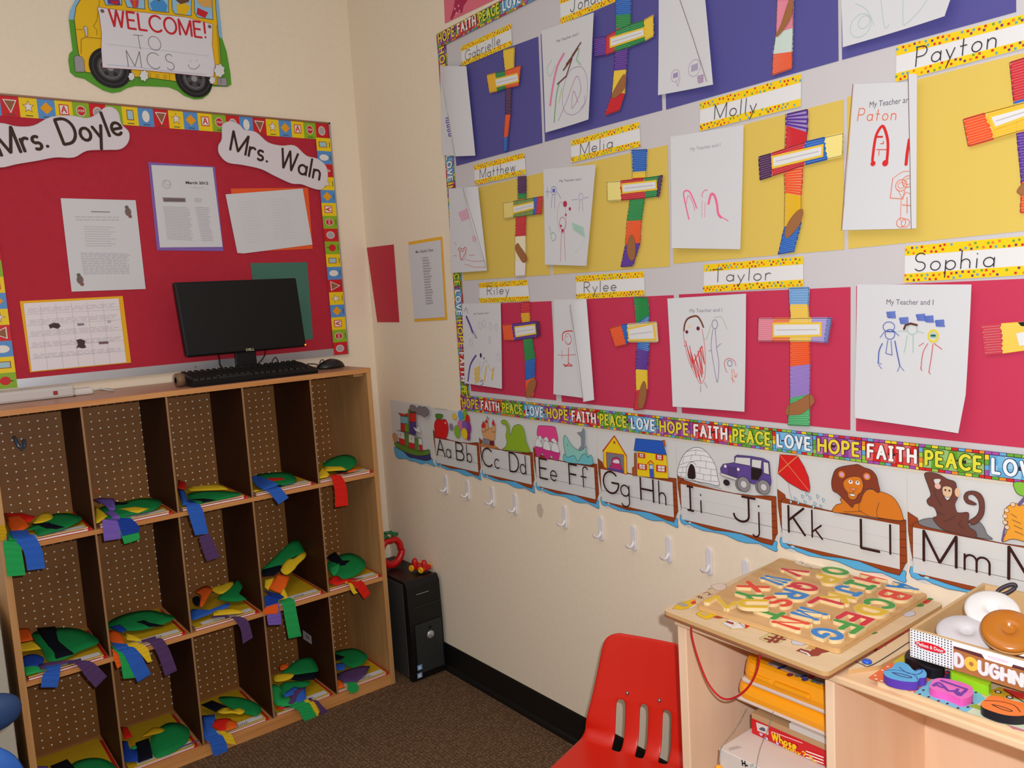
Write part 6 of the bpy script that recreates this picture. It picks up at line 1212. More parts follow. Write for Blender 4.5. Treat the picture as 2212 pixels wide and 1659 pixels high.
so = sh.modifiers.new('thickness', 'SOLIDIFY'); so.thickness = .006; so.offset = -1
ss = sh.modifiers.new('smooth', 'SUBSURF'); ss.levels = 2; ss.render_levels = 2
chm = M((170,170,172), .25, .5, .9)
for p_ in ((625,1060),(873,1117)):
    N_ = (cf*math.cos(math.radians(12))+Vector((0,0,math.sin(math.radians(12))))); d0 = ray(Z('b7', p_)); B0 = O_+Vector((0,0,.3)); t = ((B0+N_*.004-CAM).dot(N_))/d0.dot(N_); q = CAM+d0*t
    bm = bmesh.new(); bmesh.ops.create_uvsphere(bm, u_segments=12, v_segments=8, radius=.0048); bmesh.ops.translate(bm, verts=bm.verts, vec=q); MB().bm(bm, chm).build('rivet', CH)
for sg in (-1, 1):
    W_ = lambda d_, u, z_: O_+cf*d_+cu*u+Vector((0,0,z_))
    MB().tube(smooth_path([W_(-.03, sg*.10, .38), W_(-.018, sg*.105, .30), W_(.0, sg*.12, .262), W_(.10, sg*.125, .258), W_(.26, sg*.125, .262)]), .009, chm, 10).build('seat_rail', CH)
    for d0, d1 in ((.26, .31), (.06, -.02)):
        MB().tube([W_(d0, sg*.125, .258), W_((d0+d1)/2, sg*.14, .13), W_(d1, sg*.155, .004)], .0095, chm, 10).build('leg', CH)
# ================================================================== blue chair at the left edge
blp = M((38, 96, 180), .3, .5, name='blue_plastic'); bld = M((36, 62, 104), .5, .4)
BC = root('blue_chair', (-1.62, -1.05, 0), 'blue plastic chair cut off at the lower left corner of the picture', 'chair')
bk = MB(); bm = bmesh.new(); bmesh.ops.create_uvsphere(bm, u_segments=32, v_segments=16, radius=1)
for v in bm.verts: v.co = Vector((-1.605+math.copysign(abs(v.co.x)**.55, v.co.x)*.150, -.98+v.co.y*.03, .625+math.copysign(abs(v.co.z)**.8, v.co.z)*.046))
bk.bm(bm, bld); bk.build('top_rail', BC)
m_ = MB(); bm = bmesh.new(); bmesh.ops.create_uvsphere(bm, u_segments=32, v_segments=24, radius=1)
for v in bm.verts:
    c = v.co; x = math.copysign(abs(c.x)**.6, c.x); z = math.copysign(abs(c.z)**.7, c.z); v.co = Vector((-1.622+x*.156, -1.06+c.y*.03, .44+z*.165))
m_.bm(bm, blp); m_.build('backrest', BC)
MB().rbox((-1.77, -1.42, .27), (-1.48, -1.10, .30), blp, .014, 3).build('seat', BC)
for x in (-1.75, -1.54):
    for y in (-1.39, -1.02): MB().tube([(x, y, .28 if y < -1.2 else .62), (x+(-.0 if x < -1.6 else .0), y, .003)], .012, M((150,150,152), .3, .5, .8), 10).build('leg', BC)
nu = MB().rbox((-1.95, -.36, .0), (-1.4285, -.02, .60), M((176,170,156), .6), .003); tag(nu.build('side_cabinet'), 'pale low cabinet edge left of the cubby unit, behind the blue chair', 'cabinet')
# ================================================================== the desk and what is on and in it
DT = .762; DX0 = -.397; maple = wood('maple_laminate', (236, 200, 162), (228, 188, 148), axis=1, rough=.45, scale=2.5, stretch=8)
maple_v = wood('maple_laminate_upright', (248, 214, 182), (242, 204, 170), axis=2, rough=.5, scale=2.5, stretch=8); ply = M((206, 164, 110), .55); plyd = M((150, 92, 62), .6)
boardm = wood('puzzle_wood', (218, 176, 124), (200, 154, 98), axis=1, rough=.5, scale=4, stretch=7); boardp = wood('pale_puzzle_wood', (228, 202, 166), (218, 188, 148), axis=1, rough=.5, scale=4, stretch=6)
dk = root('desk', (-.2, -2.4, 0), 'pale maple laminate desk with open compartments, against the right-hand wall', 'desk')
MB().rbox((DX0, -3.1, DT-.0145), (-.004, -1.902, DT), maple, .0035).build('desktop', dk)
for y0, y1, nm in ((-1.928, -1.906, 'side_panel'), (-2.252, -2.2345, 'divider'), (-3.09, -3.07, 'side_panel')): MB().rbox((DX0+.006, y0, .002 if nm == 'side_panel' else .381), (-.045, y1, DT-.0150), maple_v, .002).build(nm, dk)
MB().box((-.060, -3.069, .30), (-.050, -1.929, DT-.0150), maple_v).build('back_panel', dk)
MB().rbox((DX0+.008, -3.069, .36), (-.061, -1.929, .38), maple, .002).build('shelf', dk)
lc = MB(); lc.rbox((-.372, -1.9055, .686), (-.352, -1.895, .700), M((150,150,150), .3, .5, .8), .002); lc.build('side_bracket', dk)
def FZ(z): return Frame((0, 0, z), (1, 0, 0), (0, 1, 0))
def zpoly(mb, pts, z0, z1, m, ms=None, px=True, crop='p'):
    """flat board: px outline seen on its top face, at height z1"""
    P = [onz(q, z1) for q in (Z(crop, pts) if px else pts)] if px else [Vector((a, b, z1)) for a, b in pts]
    a = sum(P[i].x*P[(i+1) % len(P)].y-P[(i+1) % len(P)].x*P[i].y for i in range(len(P)))
    if a < 0: P = P[::-1]
    n = len(P); lo = [Vector((p.x, p.y, z0)) for p in P]
    mb.add(P, [tuple(range(n))], m); mb.add(lo, [tuple(reversed(range(n)))], ms or m); mb.add(lo+P, [(i, (i+1) % n, n+(i+1) % n, n+i) for i in range(n)], ms or m); return mb
def rrect(a, b, c, d, r=.02):
    """rounded quad from four xy corners"""
    Q = [Vector(v) for v in (a, b, c, d)]; out = []
    for i in range(4):
        p, q, s = Q[i-1], Q[i], Q[(i+1) % 4]; e1 = (p-q).normalized()*r; e2 = (s-q).normalized()*r
        for k_ in range(5):
            t = k_/4; out.append(tuple((q+e1)*(1-t)**2+q*2*t*(1-t)+(q+e2)*t*t))
    return out
# lower peg puzzle
A_, B_ = (-.412, -1.886), (-.430, -2.262)
lo = MB(); zpoly(lo, rrect(A_, B_, (-.010, -2.268), (-.010, -1.884), .014), .7715, .7795, boardp, ply, px=False); zpoly(lo, rrect(A_, B_, (-.010, -2.268), (-.010, -1.884), .014), .7665, .7713, plyd, plyd, px=False)
lo = recalc(lo.build('picture_puzzle')); tag(lo, 'pale wooden picture puzzle board under the letter board, overhanging the desk edge', 'puzzle')
sup = MB().box((-.380, -2.20, DT+.0002), (-.03, -1.93, .7663), M((214,186,146), .6)); tag(sup.build('puzzle_backing'), 'thin board lying on the desk under the picture puzzle', 'board')
f = None
def piece(crop='f2'):
    global f
    if f is not None: f.build('picture_piece', lo)
    f = art(FZ(.7795), crop, .0002); f.step = .00012; return f
piece()
k1 = M((110,60,50), .6); yy = M((232,190,30)); 
f.cut([(260,515),(330,440),(400,400),(520,380),(640,350),(660,440),(540,500),(430,530)], yy, k1, .0006, False); f.up().disc((430,442), .009, M((176,164,150)), .013, n=18); f.cut([(560,410),(640,370),(665,410),(610,440)], M((220,60,60)), None, sm=False); f.cut([(540,500),(650,440),(665,455),(560,510)], WHITE, None, sm=False)
piece(); f.cut([(660,605),(780,545),(900,560),(960,600),(1130,620),(1120,660),(1040,675),(940,660),(880,690),(800,685)], yy, k1, .0006); f.up().disc((800,600), .006, M((200,180,150)), .009); f.cut([(950,650),(1130,625),(1120,670),(1030,678)], M((170,70,40)), None)
piece(); f.cut([(1075,770),(1250,680),(1570,780),(1580,810),(1510,850),(1230,855)], M((228,224,226)), yy, .0018, False); f.up().poly([(1480,745),(1570,780),(1582,808),(1505,850)], M((206,30,36))); f.poly([(1150,735),(1200,720),(1310,755),(1290,785)], M((150,50,40))); f.up().line([(1330,700),(1500,840)], .0012, k1).line([(1110,760),(1260,850)], .0012, k1).line([(1230,840),(1400,740)], .0012, yy)
piece(); f.cut([(1735,1020),(1960,900),(2212,960),(2212,1010),(2090,1095),(1890,1090)], M((206,190,130)), k1, .0005, False); f.up()
for q in ([(1960,930),(2212,1000)], [(1900,990),(2180,1040)], [(1830,1020),(2050,1080)], [(2100,930),(1900,1085)], [(2180,960),(2000,1090)]): f.line(q, .006, M((140,60,52)))
piece(); f.line([(670,310),(720,290),(700,330),(760,300),(740,340),(790,330)], .002, k1); f.line([(780,250),(860,230),(900,260),(860,280),(940,265)], .002, k1)
piece(); f.cut([(915,130),(960,100),(1080,80),(1180,120),(1140,190),(1010,200)], M((226,206,190)), k1, .0008)
piece('f1'); f.cut([(350,985),(370,960),(420,965),(460,970),(500,980),(510,1010),(470,1025),(400,1020),(360,1010)], M((206,204,216)), k1, .0006)
piece('f1'); f.cut([(400,1085),(450,1060),(560,1090),(600,1040),(700,1060),(820,1085),(680,1110),(640,1140),(560,1145),(480,1110)], M((150,62,48)), k1, .0006, False); f.up().cut([(500,1060),(560,1020),(620,1035),(600,1070)], M((206,160,96)), None, sm=False); f.line([(450,1085),(520,1110),(550,1140)], .004, WHITE)
piece('f1'); f.cut([(1560,690),(1600,660),(1660,655),(1695,670),(1680,700),(1600,715)], M((206,204,216)), k1, .0006); piece('f1'); f.cut([(1700,600),(1740,570),(1790,580),(1770,605)], M((70,140,50)), None); f.cut([(1770,560),(1830,520),(1870,540),(1810,575)], M((200,60,50)), None); f.cut([(1830,520),(1870,500),(1890,520),(1860,540)], M((70,130,50)), None); piece('f1'); f.cut([(1220,900),(1270,880),(1285,890),(1240,905)], M((80,130,60)), None)
piece('f1')
for q in ((310,80),(350,70),(160,150),(190,160),(110,160),(40,210)): f.disc(q, .007, M((168,130,96)), .004)
f.build('picture_piece', lo)
# board with red lettering to the right
mz = MB(); zpoly(mz, rrect((-.378, -2.2695), (-.326, -2.300), (-.012, -2.318), (-.012, -2.2695), .006), DT+.0002, .7700, boardp, ply, px=False)
mz = recalc(mz.build('magnetic_board')); tag(mz, 'wooden magnetic board with red lettering and a blue magnet, right of the picture puzzle', 'game board')
f = art(FZ(.7700), 'b8', .0004); f.type('Magnetic Number Maze'[::1], (660,790), (1135,495), M((186,50,50), .5), .011, bold=.02); f.line([(490,850),(560,882),(640,888),(915,715)], .0022, M((60,46,50)), sm=True); f.build('lettering', mz)
q = onz(Z('b8', (598, 857)), .774); MB().lathe([(.0005, 0), (.007, 0), (.0085, .002), (.0075, .0045), (.004, .0062), (.0005, .0066)], M((40,90,200), .3, .5), 20, (q.x, q.y, .7703)).build('blue_magnet', mz)
# upper letter board
cs = [(min(q.x, -.007), q.y) for q in (onz(p, .7895) for p in ((1503,1306),(1812,1403),(2020,1275),(1692,1202)))]
ub = MB(); zpoly(ub, rrect(*cs, .010), .7855, .7895, boardm, boardm, px=False); zpoly(ub, rrect(*cs, .010), .7805, .7853, ply, M((214,172,112), .6), px=False)
ub = recalc(ub.build('letter_puzzle')); tag(ub, 'wooden alphabet puzzle board holding coloured letters, topmost of the boards on the desk', 'puzzle')
f = art(FZ(.7895), 'f1', .0003); f.cut([(380,130),(420,90),(520,85),(640,115),(720,140),(710,190),(640,195),(560,185),(450,160)], M((226,210,186)), M((190,160,120)), .0008); f.up().line([(440,110),(480,125),(460,140)], .0012, M((120,110,130))); f.line([(640,150),(690,145)], .0016, M((80,70,80))); f.line([(500,150),(560,175),(570,200)], .001, M((110,100,110))); f.build('empty_letter_slot', ub)
LB, LR, LG, LY, LO = (56,134,206), (216,38,56), (70,160,70), (232,190,36), (236,74,44)
LP = [('A',LB,1620,365),('B',LO,1505,465),('C',LG,1345,555),('D',LY,1225,640),('E',LR,1055,730),('F',LG,935,820),('G',LB,745,905),('H',LO,1255,280),('I',LG,1135,352),('J',LB,1000,418),('K',LY,890,500),('L',LR,745,562),('M',LB,555,680),('N',LO,345,785),
      ('O',LG,873,200),('P',LY,757,290),('Q',LR,518,380),('R',LB,375,468),('S',LO,215,548),('T',LG,90,675),('V',LR,410,210),('W',LB,200,305)]
extra = [('X','f2',(1670,130),LO),('Y','f2',(1560,285),LG),('Z','f2',(1100,405),LY)]
wl_ = M((232, 206, 158), .6)
def letter(ch, rgb, P, z0, rot=PI, sc=.078, thick=.0065, tilt=0.0, label=''):
    P = Vector((-.340+(P.x+.340)*.945, P.y, P.z)); adv, strokes = GL[ch]; cap = sc*.76; kx = min(cap*1.05, .033/max(adv, .3)); wd = .0118
    R_ = Matrix.Translation((P.x, P.y, z0))@Matrix.Rotation(rot, 4, 'Z')@Matrix.Rotation(tilt, 4, 'X'); mt, mc = wl_, M(rgb, .4, .4); mb = MB(R_); e = 0.0
    for st in strokes:
        q = [Vector(((x-adv/2)*kx, (y-.5)*(cap-wd))) for x, y in st]; q = [p for i, p in enumerate(q) if i == 0 or (p-q[i-1]).length > 1e-5]
        for w_, zl, zh, m_ in ((wd*1.22, 0.0, thick, mt), (wd, thick, thick+.0003, mc)):
            L = []; Rr = []
            for i, p in enumerate(q):
                t0 = (q[i]-q[i-1]).normalized() if i else (q[1]-q[0]).normalized(); t1 = (q[i+1]-q[i]).normalized() if i < len(q)-1 else t0
                t = (t0+t1); t = t.normalized() if t.length > .2 else t0; n_ = Vector((-t.y, t.x)); k_ = min(1.35, 1/max(.3, abs(n_.dot(Vector((-t0.y, t0.x)))))); L.append(p+n_*w_/2*k_); Rr.append(p-n_*w_/2*k_)
            c0, c1 = q[0], q[-1]; d0 = (q[0]-q[1]).normalized(); d1 = (q[-1]-q[-2]).normalized(); n0 = Vector((-d0.y, d0.x)); n1 = Vector((-d1.y, d1.x))
            e += 8e-6; pts = L+Rr; n = len(L); top = [(p.x, p.y, zh+e+2e-6*(i % n)) for i, p in enumerate(pts)]; bot = [(p.x, p.y, zl) for p in pts]
            fs = [(n+i, n+i+1, i+1, i) for i in range(n-1)]; mb.add(top+bot, fs+[(i, i+1, 2*n+i+1, 2*n+i) for i in range(n-1)]+[(n+i+1, n+i, 3*n+i, 3*n+i+1) for i in range(n-1)], m_)
            for c_, d_, nn in ((c0, d0, n0), (c1, d1, n1)):
                e += 4e-6; ar = [c_+(nn*math.cos(a_)+d_*math.sin(a_))*w_/2 for a_ in [PI*j/7 for j in range(8)]]; tp = [(p.x, p.y, zh+e) for p in ar]; bt = [(p.x, p.y, zl) for p in ar]
                mb.add(tp, [tuple(reversed(range(8)))], m_); mb.add(tp+bt, [(i, i+1, 8+i+1, 8+i) for i in range(7)], m_)
            if len(q) > 2 and max((q[i+1]-q[i]).normalized().angle((q[i]-q[i-1]).normalized()) for i in range(1, len(q)-1)) > .8:
                for i in range(1, len(q)-1):
                    if (q[i+1]-q[i]).normalized().angle((q[i]-q[i-1]).normalized()) > .8: e += 4e-6; mb.add([(q[i].x+w_/2*math.cos(a_), q[i].y+w_/2*math.sin(a_), zh+e) for a_ in [2*PI*j/14 for j in range(14)]]+[(q[i].x+w_/2*math.cos(a_), q[i].y+w_/2*math.sin(a_), zl) for a_ in [2*PI*j/14 for j in range(14)]], [tuple(range(14))]+[(j, 14+j, 14+(j+1) % 14, (j+1) % 14) for j in range(14)], m_)
    return tag(mb.build('puzzle_letter'), label, 'puzzle letter', 'letters of the alphabet puzzle')
cname = {LB: 'blue', LR: 'crimson', LG: 'green', LY: 'yellow', LO: 'orange-red'}
ang = PI+.03
for ch, rgb, x, y in LP: letter(ch, rgb, onz(Z('f1', (x, y)), .795), .7897, ang, label='%s wooden letter %s set in the alphabet puzzle board' % (cname[rgb], ch))
for ch, cr_, q, rgb in extra: letter(ch, rgb, onz(Z(cr_, q), .795), .7897, ang, label='%s wooden letter %s set in the alphabet puzzle board' % (cname[rgb], ch))
letter('U', LY, onz(Z('f2', (1640, 400)), .806), 0.7968, ang+.55, .078, .007, .04, 'loose yellow wooden letter U lying across its neighbours on the puzzle board')
# number puzzle and its chunky pieces
nb = MB(); zpoly(nb, rrect((-.3835, -2.3225), (-.3835, -2.75), (-.06, -2.75), (-.06, -2.3225), .006), DT+.0002, .7735, boardp, boardp, px=False)
nb = recalc(nb.build('number_puzzle')); tag(nb, 'colourful number puzzle board at the front edge of the desk', 'puzzle')
f = art(FZ(.7735), 'c3', .0003); f.poly([(85,640),(330,475),(760,600),(820,640),(600,815),(100,655)], M((230,110,60))); f.up()
for q in ((170,660),(230,680),(295,700),(335,720),(395,742),(460,760),(520,775),(575,805),(300,520),(240,560),(790,640),(770,690),(740,710),(680,715),(160,620)): f.disc(q, .0022, WHITE)
f.up().poly([(600,815),(820,640),(1300,790),(1400,880),(1185,1035)], M((120,190,214))); f.poly([(350,470),(480,390),(560,400),(960,540),(860,640),(700,585)], M((196,180,40))); f.poly([(860,640),(960,560),(1420,700),(1400,800),(1240,760)], M((60,50,120))); f.poly([(1185,1035),(1400,880),(1500,750),(1831,850),(1831,1240)], M((206,216,190))); f.up()
for q in ((700,785),(760,860),(870,905),(970,935),(1090,985),(660,830),(1290,810),(1250,930),(1200,975)): f.disc(q, .003, M((70,50,30)), .0018)
f.poly([(1200,960),(1290,940),(1400,990),(1340,1010)], M((150,170,50))); f.poly([(1440,1090),(1560,1130),(1650,1180),(1700,1160),(1600,1110),(1480,1050)], M((130,160,40))); f.poly([(1640,1170),(1831,1230),(1831,1250),(1700,1215)], M((200,120,140))); f.poly([(1440,790),(1560,750),(1831,830),(1831,900),(1460,850)], M((206,160,40))); f.poly([(1590,760),(1831,820),(1831,890),(1700,860)], M((214,50,44)))
for q in ((1540,805),(1670,865)): f.up().disc(q, .005, BLACK); f.up().disc(q, .003, WHITE)
f.line([(1600,780),(1831,920)], .002, BLACK); f.disc((910,620), .006, M((200,50,60))); f.disc((950,590), .005, M((200,50,60))); f.line([(560,420),(700,560)], .002, M((120,90,40)))
f.build('printed_picture', nb)
def chunk(pts, z0, z1, top, side, name, label, digits=None, edge_=None):
    mb = MB(); q = smooth_path([Vector(p) for p in pts]+[Vector(pts[0])], True, 3)[:-1]; zpoly(mb, [tuple(p) for p in q], z0, z1, top, side, crop='c3'); o = mb.build(name); tag(o, label, 'puzzle piece', 'chunky number puzzle pieces')
    if digits:
        f = art(FZ(z1), 'c3', .0003)
        for ln, w_, c in digits: f.line(ln, w_, M(c), sm=True)
        f.build('digit', o)
    return o
chunk([(252,590),(285,555),(350,530),(380,485),(450,466),(530,498),(600,565),(690,548),(735,590),(725,640),(655,650),(640,685),(560,692),(430,678),(300,640)], .7740, .7885, M((90,170,220), .4), M((92,60,170), .4), 'number_piece', 'chunky blue-topped purple number 20 piece on the number puzzle',
      [([(350,585),(450,600),(560,632),(545,645),(440,625),(350,585)], .0022, (60,50,120)), ([(270,560),(420,560),(600,615),(640,680)], .0012, (60,70,150)), ([(430,525),(500,580),(560,600),(640,605),(690,570),(650,545),(610,570)], .0016, (60,70,150))])
chunk([(780,720),(800,675),(860,650),(960,655),(1110,690),(1230,735),(1258,790),(1240,850),(1140,885),(1090,870),(960,815),(840,790),(770,750)], .7740, .7870, M((226,110,190), .5), M((236,90,180), .5), 'number_piece', 'chunky pink number 15 piece with purple digits on the number puzzle',
      [([(900,675),(1190,775)], .0055, (110,60,160)), ([(950,760),(900,750),(850,725),(810,735),(870,700),(930,740),(980,790),(1060,790),(1090,770)], .0045, (110,60,160)), ([(1060,795),(1110,840)], .009, (110,60,160)), ([(1110,840),(1180,785)], .0045, (110,60,160))])
chunk([(1345,930),(1395,890),(1440,850),(1560,855),(1700,900),(1840,935),(1880,1000),(1860,1060),(1740,1075),(1600,1060),(1450,1015),(1365,975)], .7740, .7885, M((238,120,40), .4), M((34,32,40), .4), 'number_piece', 'chunky orange-topped black number 10 piece at the right frame edge',
      [([(1470,945),(1570,965),(1690,1010),(1670,1022),(1560,990),(1470,945)], .0018, (40,34,40)), ([(1380,900),(1560,910),(1720,955),(1790,1030)], .0014, (60,40,40))])
chunk([(500,372),(560,330),(760,400),(930,500),(920,555),(820,560),(700,520),(560,440),(495,420)], .7740, .7905, M((30,28,34), .4), M((22,20,26), .35), 'number_piece', 'chunky black number piece half under the dotted box')
chunk([(1015,585),(1100,560),(1440,660),(1425,735),(1400,730)], .7740, .7905, M((170,210,40), .5), M((150,210,30), .5), 'number_piece', 'lime green piece under the front of the dotted box')
# doughnut game box
BX_, BXb, BYl, BYr, BZ_, BT_ = -.3115, -.024, -2.345, -2.70, .7962, .8455
bx = root('game_box', (-.17, -2.5, BZ_), 'open wooden doughnut game box with dotted white end and brown front panel', 'box'); pl_ = wood('box_wood', (222,190,144), (206,170,120), axis=0, rough=.5, scale=3, stretch=6); t_ = .006
MB().box((BX_, BYr, BZ_), (BXb, BYl, BZ_+.004), pl_).build('box_floor', bx)
for lo_, hi_ in (((BX_, BYr, BZ_+.004), (BX_+t_, BYl, BT_)), ((BXb-t_, BYr, BZ_+.004), (BXb, BYl, BT_)), ((BX_+t_, BYl-t_, BZ_+.004), (BXb-t_, BYl, BT_)), ((BX_+t_, BYr, BZ_+.004), (BXb-t_, BYr+t_, BT_))): MB().box(lo_, hi_, pl_).build('box_side', bx)
FX = Frame((BX_, 0, 0), (0, -1, 0), (0, 0, 1)); f = Art(FX, .0004); ye = -BYl; ym2 = 2.4145
f.poly([(ye+.0004,BT_-.0006),(ym2,BT_-.0006),(ym2,BZ_+.0004),(ye+.0004,BZ_+.0004)], M((238,236,238), .4, .4), raw=True); f.up(); nx = 14; nz = 11
for i in range(nx):
    for j in range(nz): f.poly([(ye+.003+i*(ym2-ye-.004)/(nx-1)*.97+.00115*math.cos(t*PI/4), BZ_+.0028+j*(BT_-BZ_-.005)/(nz-1)+.00115*math.sin(t*PI/4)) for t in range(8)], BLACK, raw=True)
cx_, cz_ = ye+.0335, BZ_+.0275
f.up().poly([(cx_+.0265*math.cos(t*PI/14)*1.0, cz_+.0075*math.sin(t*PI/14)-.0) for t in range(28)], WHITE, raw=True); f.up().poly([(cx_+.0250*math.cos(t*PI/14), cz_+.0068*math.sin(t*PI/14)) for t in range(28)], M((222,26,44), .4), raw=True); f.up().type('Melissa & Doug', (cx_-.0215, cz_-.0025), (cx_+.0215, cz_-.0025), WHITE, .0058, raw=True, bold=.02); f.build('dotted_label', bx)
f = Art(FX, .0004); f.poly([(ym2,BT_-.0006),(2.699,BT_-.0006),(2.699,BZ_+.0004),(ym2,BZ_+.0004)], M((176,112,62), .45), raw=True); f.up().poly([(ym2,BT_-.0006),(2.699,BT_-.0006),(2.699,BT_-.0155),(2.462,BT_-.0155),(2.457,BT_-.0085),(ym2,BT_-.0085)], M((238,236,238), .4), raw=True)
f.poly([(ym2+.0005,BT_-.0090),(2.4568,BT_-.0090),(2.461,BT_-.0150),(ym2+.0005,BT_-.0125)], M((90,44,50)), raw=True); f.up().type('WOODEN', (2.466,BT_-.0115), (2.494,BT_-.0115), M((236,170,200)), .0042, raw=True, bold=.01); f.poly([(2.502,BT_-.0105),(2.699,BT_-.0105),(2.699,BT_-.0155),(2.500,BT_-.0155)], M((90,44,50)), raw=True)
f.up(); zb_ = BZ_+.0095; xx = ym2+.003
for ch in 'DOUGHNUTS':
    w_ = {'D': .014, 'O': .018, 'U': .0145, 'G': .0145, 'H': .014, 'N': .015, 'T': .013, 'S': .012}[ch]
    if ch == 'O':
        f.disc((xx+w_/2, zb_+.0105), .0105, M((244,190,70)), .0115, raw=True, n=20); f.up().disc((xx+w_/2, zb_+.0105), .0034, M((176,112,62)), .0038, raw=True, n=14)
    else: f.text(ch, (xx+.0015, zb_), (xx+w_-.002, zb_), M((196,160,190)), wd=.34, hgt=.0195, raw=True); f.up().text(ch, (xx+.0010, zb_+.0003), (xx+w_-.0025, zb_+.0003), WHITE, wd=.27, hgt=.0195, raw=True)
    xx += w_+.002
f.build('front_label', bx)
def doughnut(P, N_, r, icing, label, th_=.018):
    q = Vector(N_).normalized().to_track_quat('Z', 'Y').to_matrix().to_4x4(); xf = Matrix.Translation(P)@q
    rt = root('doughnut', tuple(P), label, 'toy food', 'wooden doughnuts in the game box')
    MB(xf).lathe([(.0005, -th_/2), (r*.8, -th_/2), (r*.97, -th_*.28), (r, 0), (r*.985, th_*.12)], M((210,160,96), .5), 36).build('dough', rt)
    MB(xf).lathe([(r*.99, th_*.10), (r*.97, th_*.32), (r*.85, th_*.5), (r*.5, th_*.56), (r*.26, th_*.5), (r*.22, th_*.34), (r*.12, th_*.28), (.0005, th_*.28)], icing, 36).build('icing', rt)
    f = Art(Frame(P+q.to_3x3()@Vector((0,0,th_*.52)), q.to_3x3()@Vector((1,0,0)), q.to_3x3()@Vector((0,1,0))), .0006); return rt, f
to = lambda P: (CAM-P)
P = onz(Z('c2', (1745, 935)), .862); n_ = to(P).normalized()*.55+Vector((0,0,.75)); doughnut(P, n_, .042, M((228,226,226), .3, .5), 'white-iced wooden doughnut leaning at the back of the game box')
P = onz(Z('c2', (1380, 1270)), .838); doughnut(P, Vector((-.25,-.1,1)), .046, M((206,202,208), .35, .5), 'greyish white doughnut lying low at the front corner of the game box')
P = onz(Z('c2', (1990, 1230)), .872); n_ = to(P).normalized()*.6+Vector((0,0,.7)); doughnut(P, n_, .040, M((180,106,24), .25, .5), 'caramel-orange iced wooden doughnut leaning over the front of the game box')
P = onz(Z('c2', (2280, 1500)), .838); doughnut(P, Vector((-.1,0,1)), .038, M((84,40,26), .4, .4), 'dark chocolate doughnut under the caramel one at the right frame edge')
P = onz(Z('c2', (2190, 1520)), .849); bm = bmesh.new(); bmesh.ops.create_uvsphere(bm, u_segments=16, v_segments=8, radius=.012); bmesh.ops.scale(bm, verts=bm.verts, vec=(1.1,1,.4)); bmesh.ops.translate(bm, verts=bm.verts, vec=P); tag(MB().bm(bm, WHITE).build('cream_piece'), 'small white cream piece on the chocolate doughnut', 'toy food')
P = onz(Z('c2', (1950, 620)), .868); q = to(P).normalized().to_track_quat('Z', 'Y').to_matrix(); ringp = [P+q@Vector((.0135*math.cos(t)*1.0+.004*math.sin(t), .0085*math.sin(t)+.006*math.cos(t), 0)) for t in [2*PI*i/24 for i in range(25)]]
MBr = MB().tube(ringp, .0035, M((54,46,56), .4), 10); MBr.tube([P+q@Vector((-.013,-.009,0)), Vector((P.x-.004, P.y+.002, .8))], .0035, M((54,46,56), .4)); tag(MBr.build('ring_handle'), 'dark oval ring handle standing behind the white doughnut', 'handle')
tag(MB().rbox((-.14, -2.66, .8005), (-.035, -2.49, .852), M((168,140,112), .7, .2, 0, .1, 30), .004).build('tan_block'), 'tan speckled block in the back of the game box, behind the doughnuts', 'block')
# ---------------------------------------------------------------- inside the left compartment
YEL2 = M((255, 166, 16), .35, .5, name='orange_yellow_plastic'); CRM = M((226, 204, 190), .5)
SX = -.302
rt_fr = []
def sketch(z0, z1, zc, yl, label, screen=True):
    rt = root('drawing_board_toy', (-.19, -2.1, z0), label, 'drawing board', 'orange-yellow drawing boards in the desk'); yr = -2.2325
    MB().rbox((SX, yr, z0), (-.075, yl, zc), CRM, .0055, 3).build('base_tray', rt)
    mb = MB(); pr = [(SX-.002, zc+.0004), (SX-.004, zc+.012), (SX-.001, zc+.022), (SX+.004, z1-.004), (SX+.012, z1), (-.075, z1), (-.075, zc+.0004)]
    bm = bmesh.new(); L_ = []; n = 8
    for i in range(n+1):      # rounded left end
        t = i/n; ins = .03*(1-math.sin(t*PI/2)); L_.append([(max(x+ins*(1 if x < -.2 else 0), SX-.004), yl-.03*(1-math.cos(t*PI/2)) if False else yl-.028*(1-math.cos(t*PI/2)), z) for x, z in pr])
    secs = L_+[[(x, yr, z) for x, z in pr]]; m_ = len(pr); vs = [p for s in secs for p in s]
    fs = [(i*m_+k, (i+1)*m_+k, (i+1)*m_+(k+1) % m_, i*m_+(k+1) % m_) for i in range(len(secs)-1) for k in range(m_)]+[tuple(range(m_)), tuple(reversed(range((len(secs)-1)*m_, len(secs)*m_)))]
    mb.add(vs, fs, YEL2); o = recalc(mb.build('frame', rt)); bv = o.modifiers.new('bevel', 'BEVEL'); bv.width = .003; bv.segments = 2; rt_fr.append(o)
    return rt
sk1_ = sketch(.5792, .6215, .5905, -1.977, 'lower of the two orange-yellow drawing boards stacked in the desk')
sk2_ = sketch(.6225, .6730, .6345, -1.993, 'upper orange-yellow drawing board with a smudged grey screen, in the desk')
scn = M((150,150,156), .35, .5, 0, .3, 60); sb = MB().rbox((SX+.017, -2.231, .6727), (-.085, -2.045, .6738), scn, .0004); sbo = sb.build('screen', rt_fr[1])
f = art(FZ(.6738), 'c4', .0004)
for a_, b_ in (((1080,380),(1160,350)), ((1370,490),(1430,470))): f.line([a_, b_], .008, M((60,60,150), .5))
for q, c in (((1230,460),(150,60,80)), ((1500,490),(170,60,80)), ((1420,520),(70,80,140)), ((1540,540),(90,130,110)), ((1330,470),(110,120,120)), ((1600,560),(120,120,130)), ((1200,330),(110,70,80))): f.disc(q, .008, M(c, .5), .006)
f.build('magnetic_shapes', sbo)
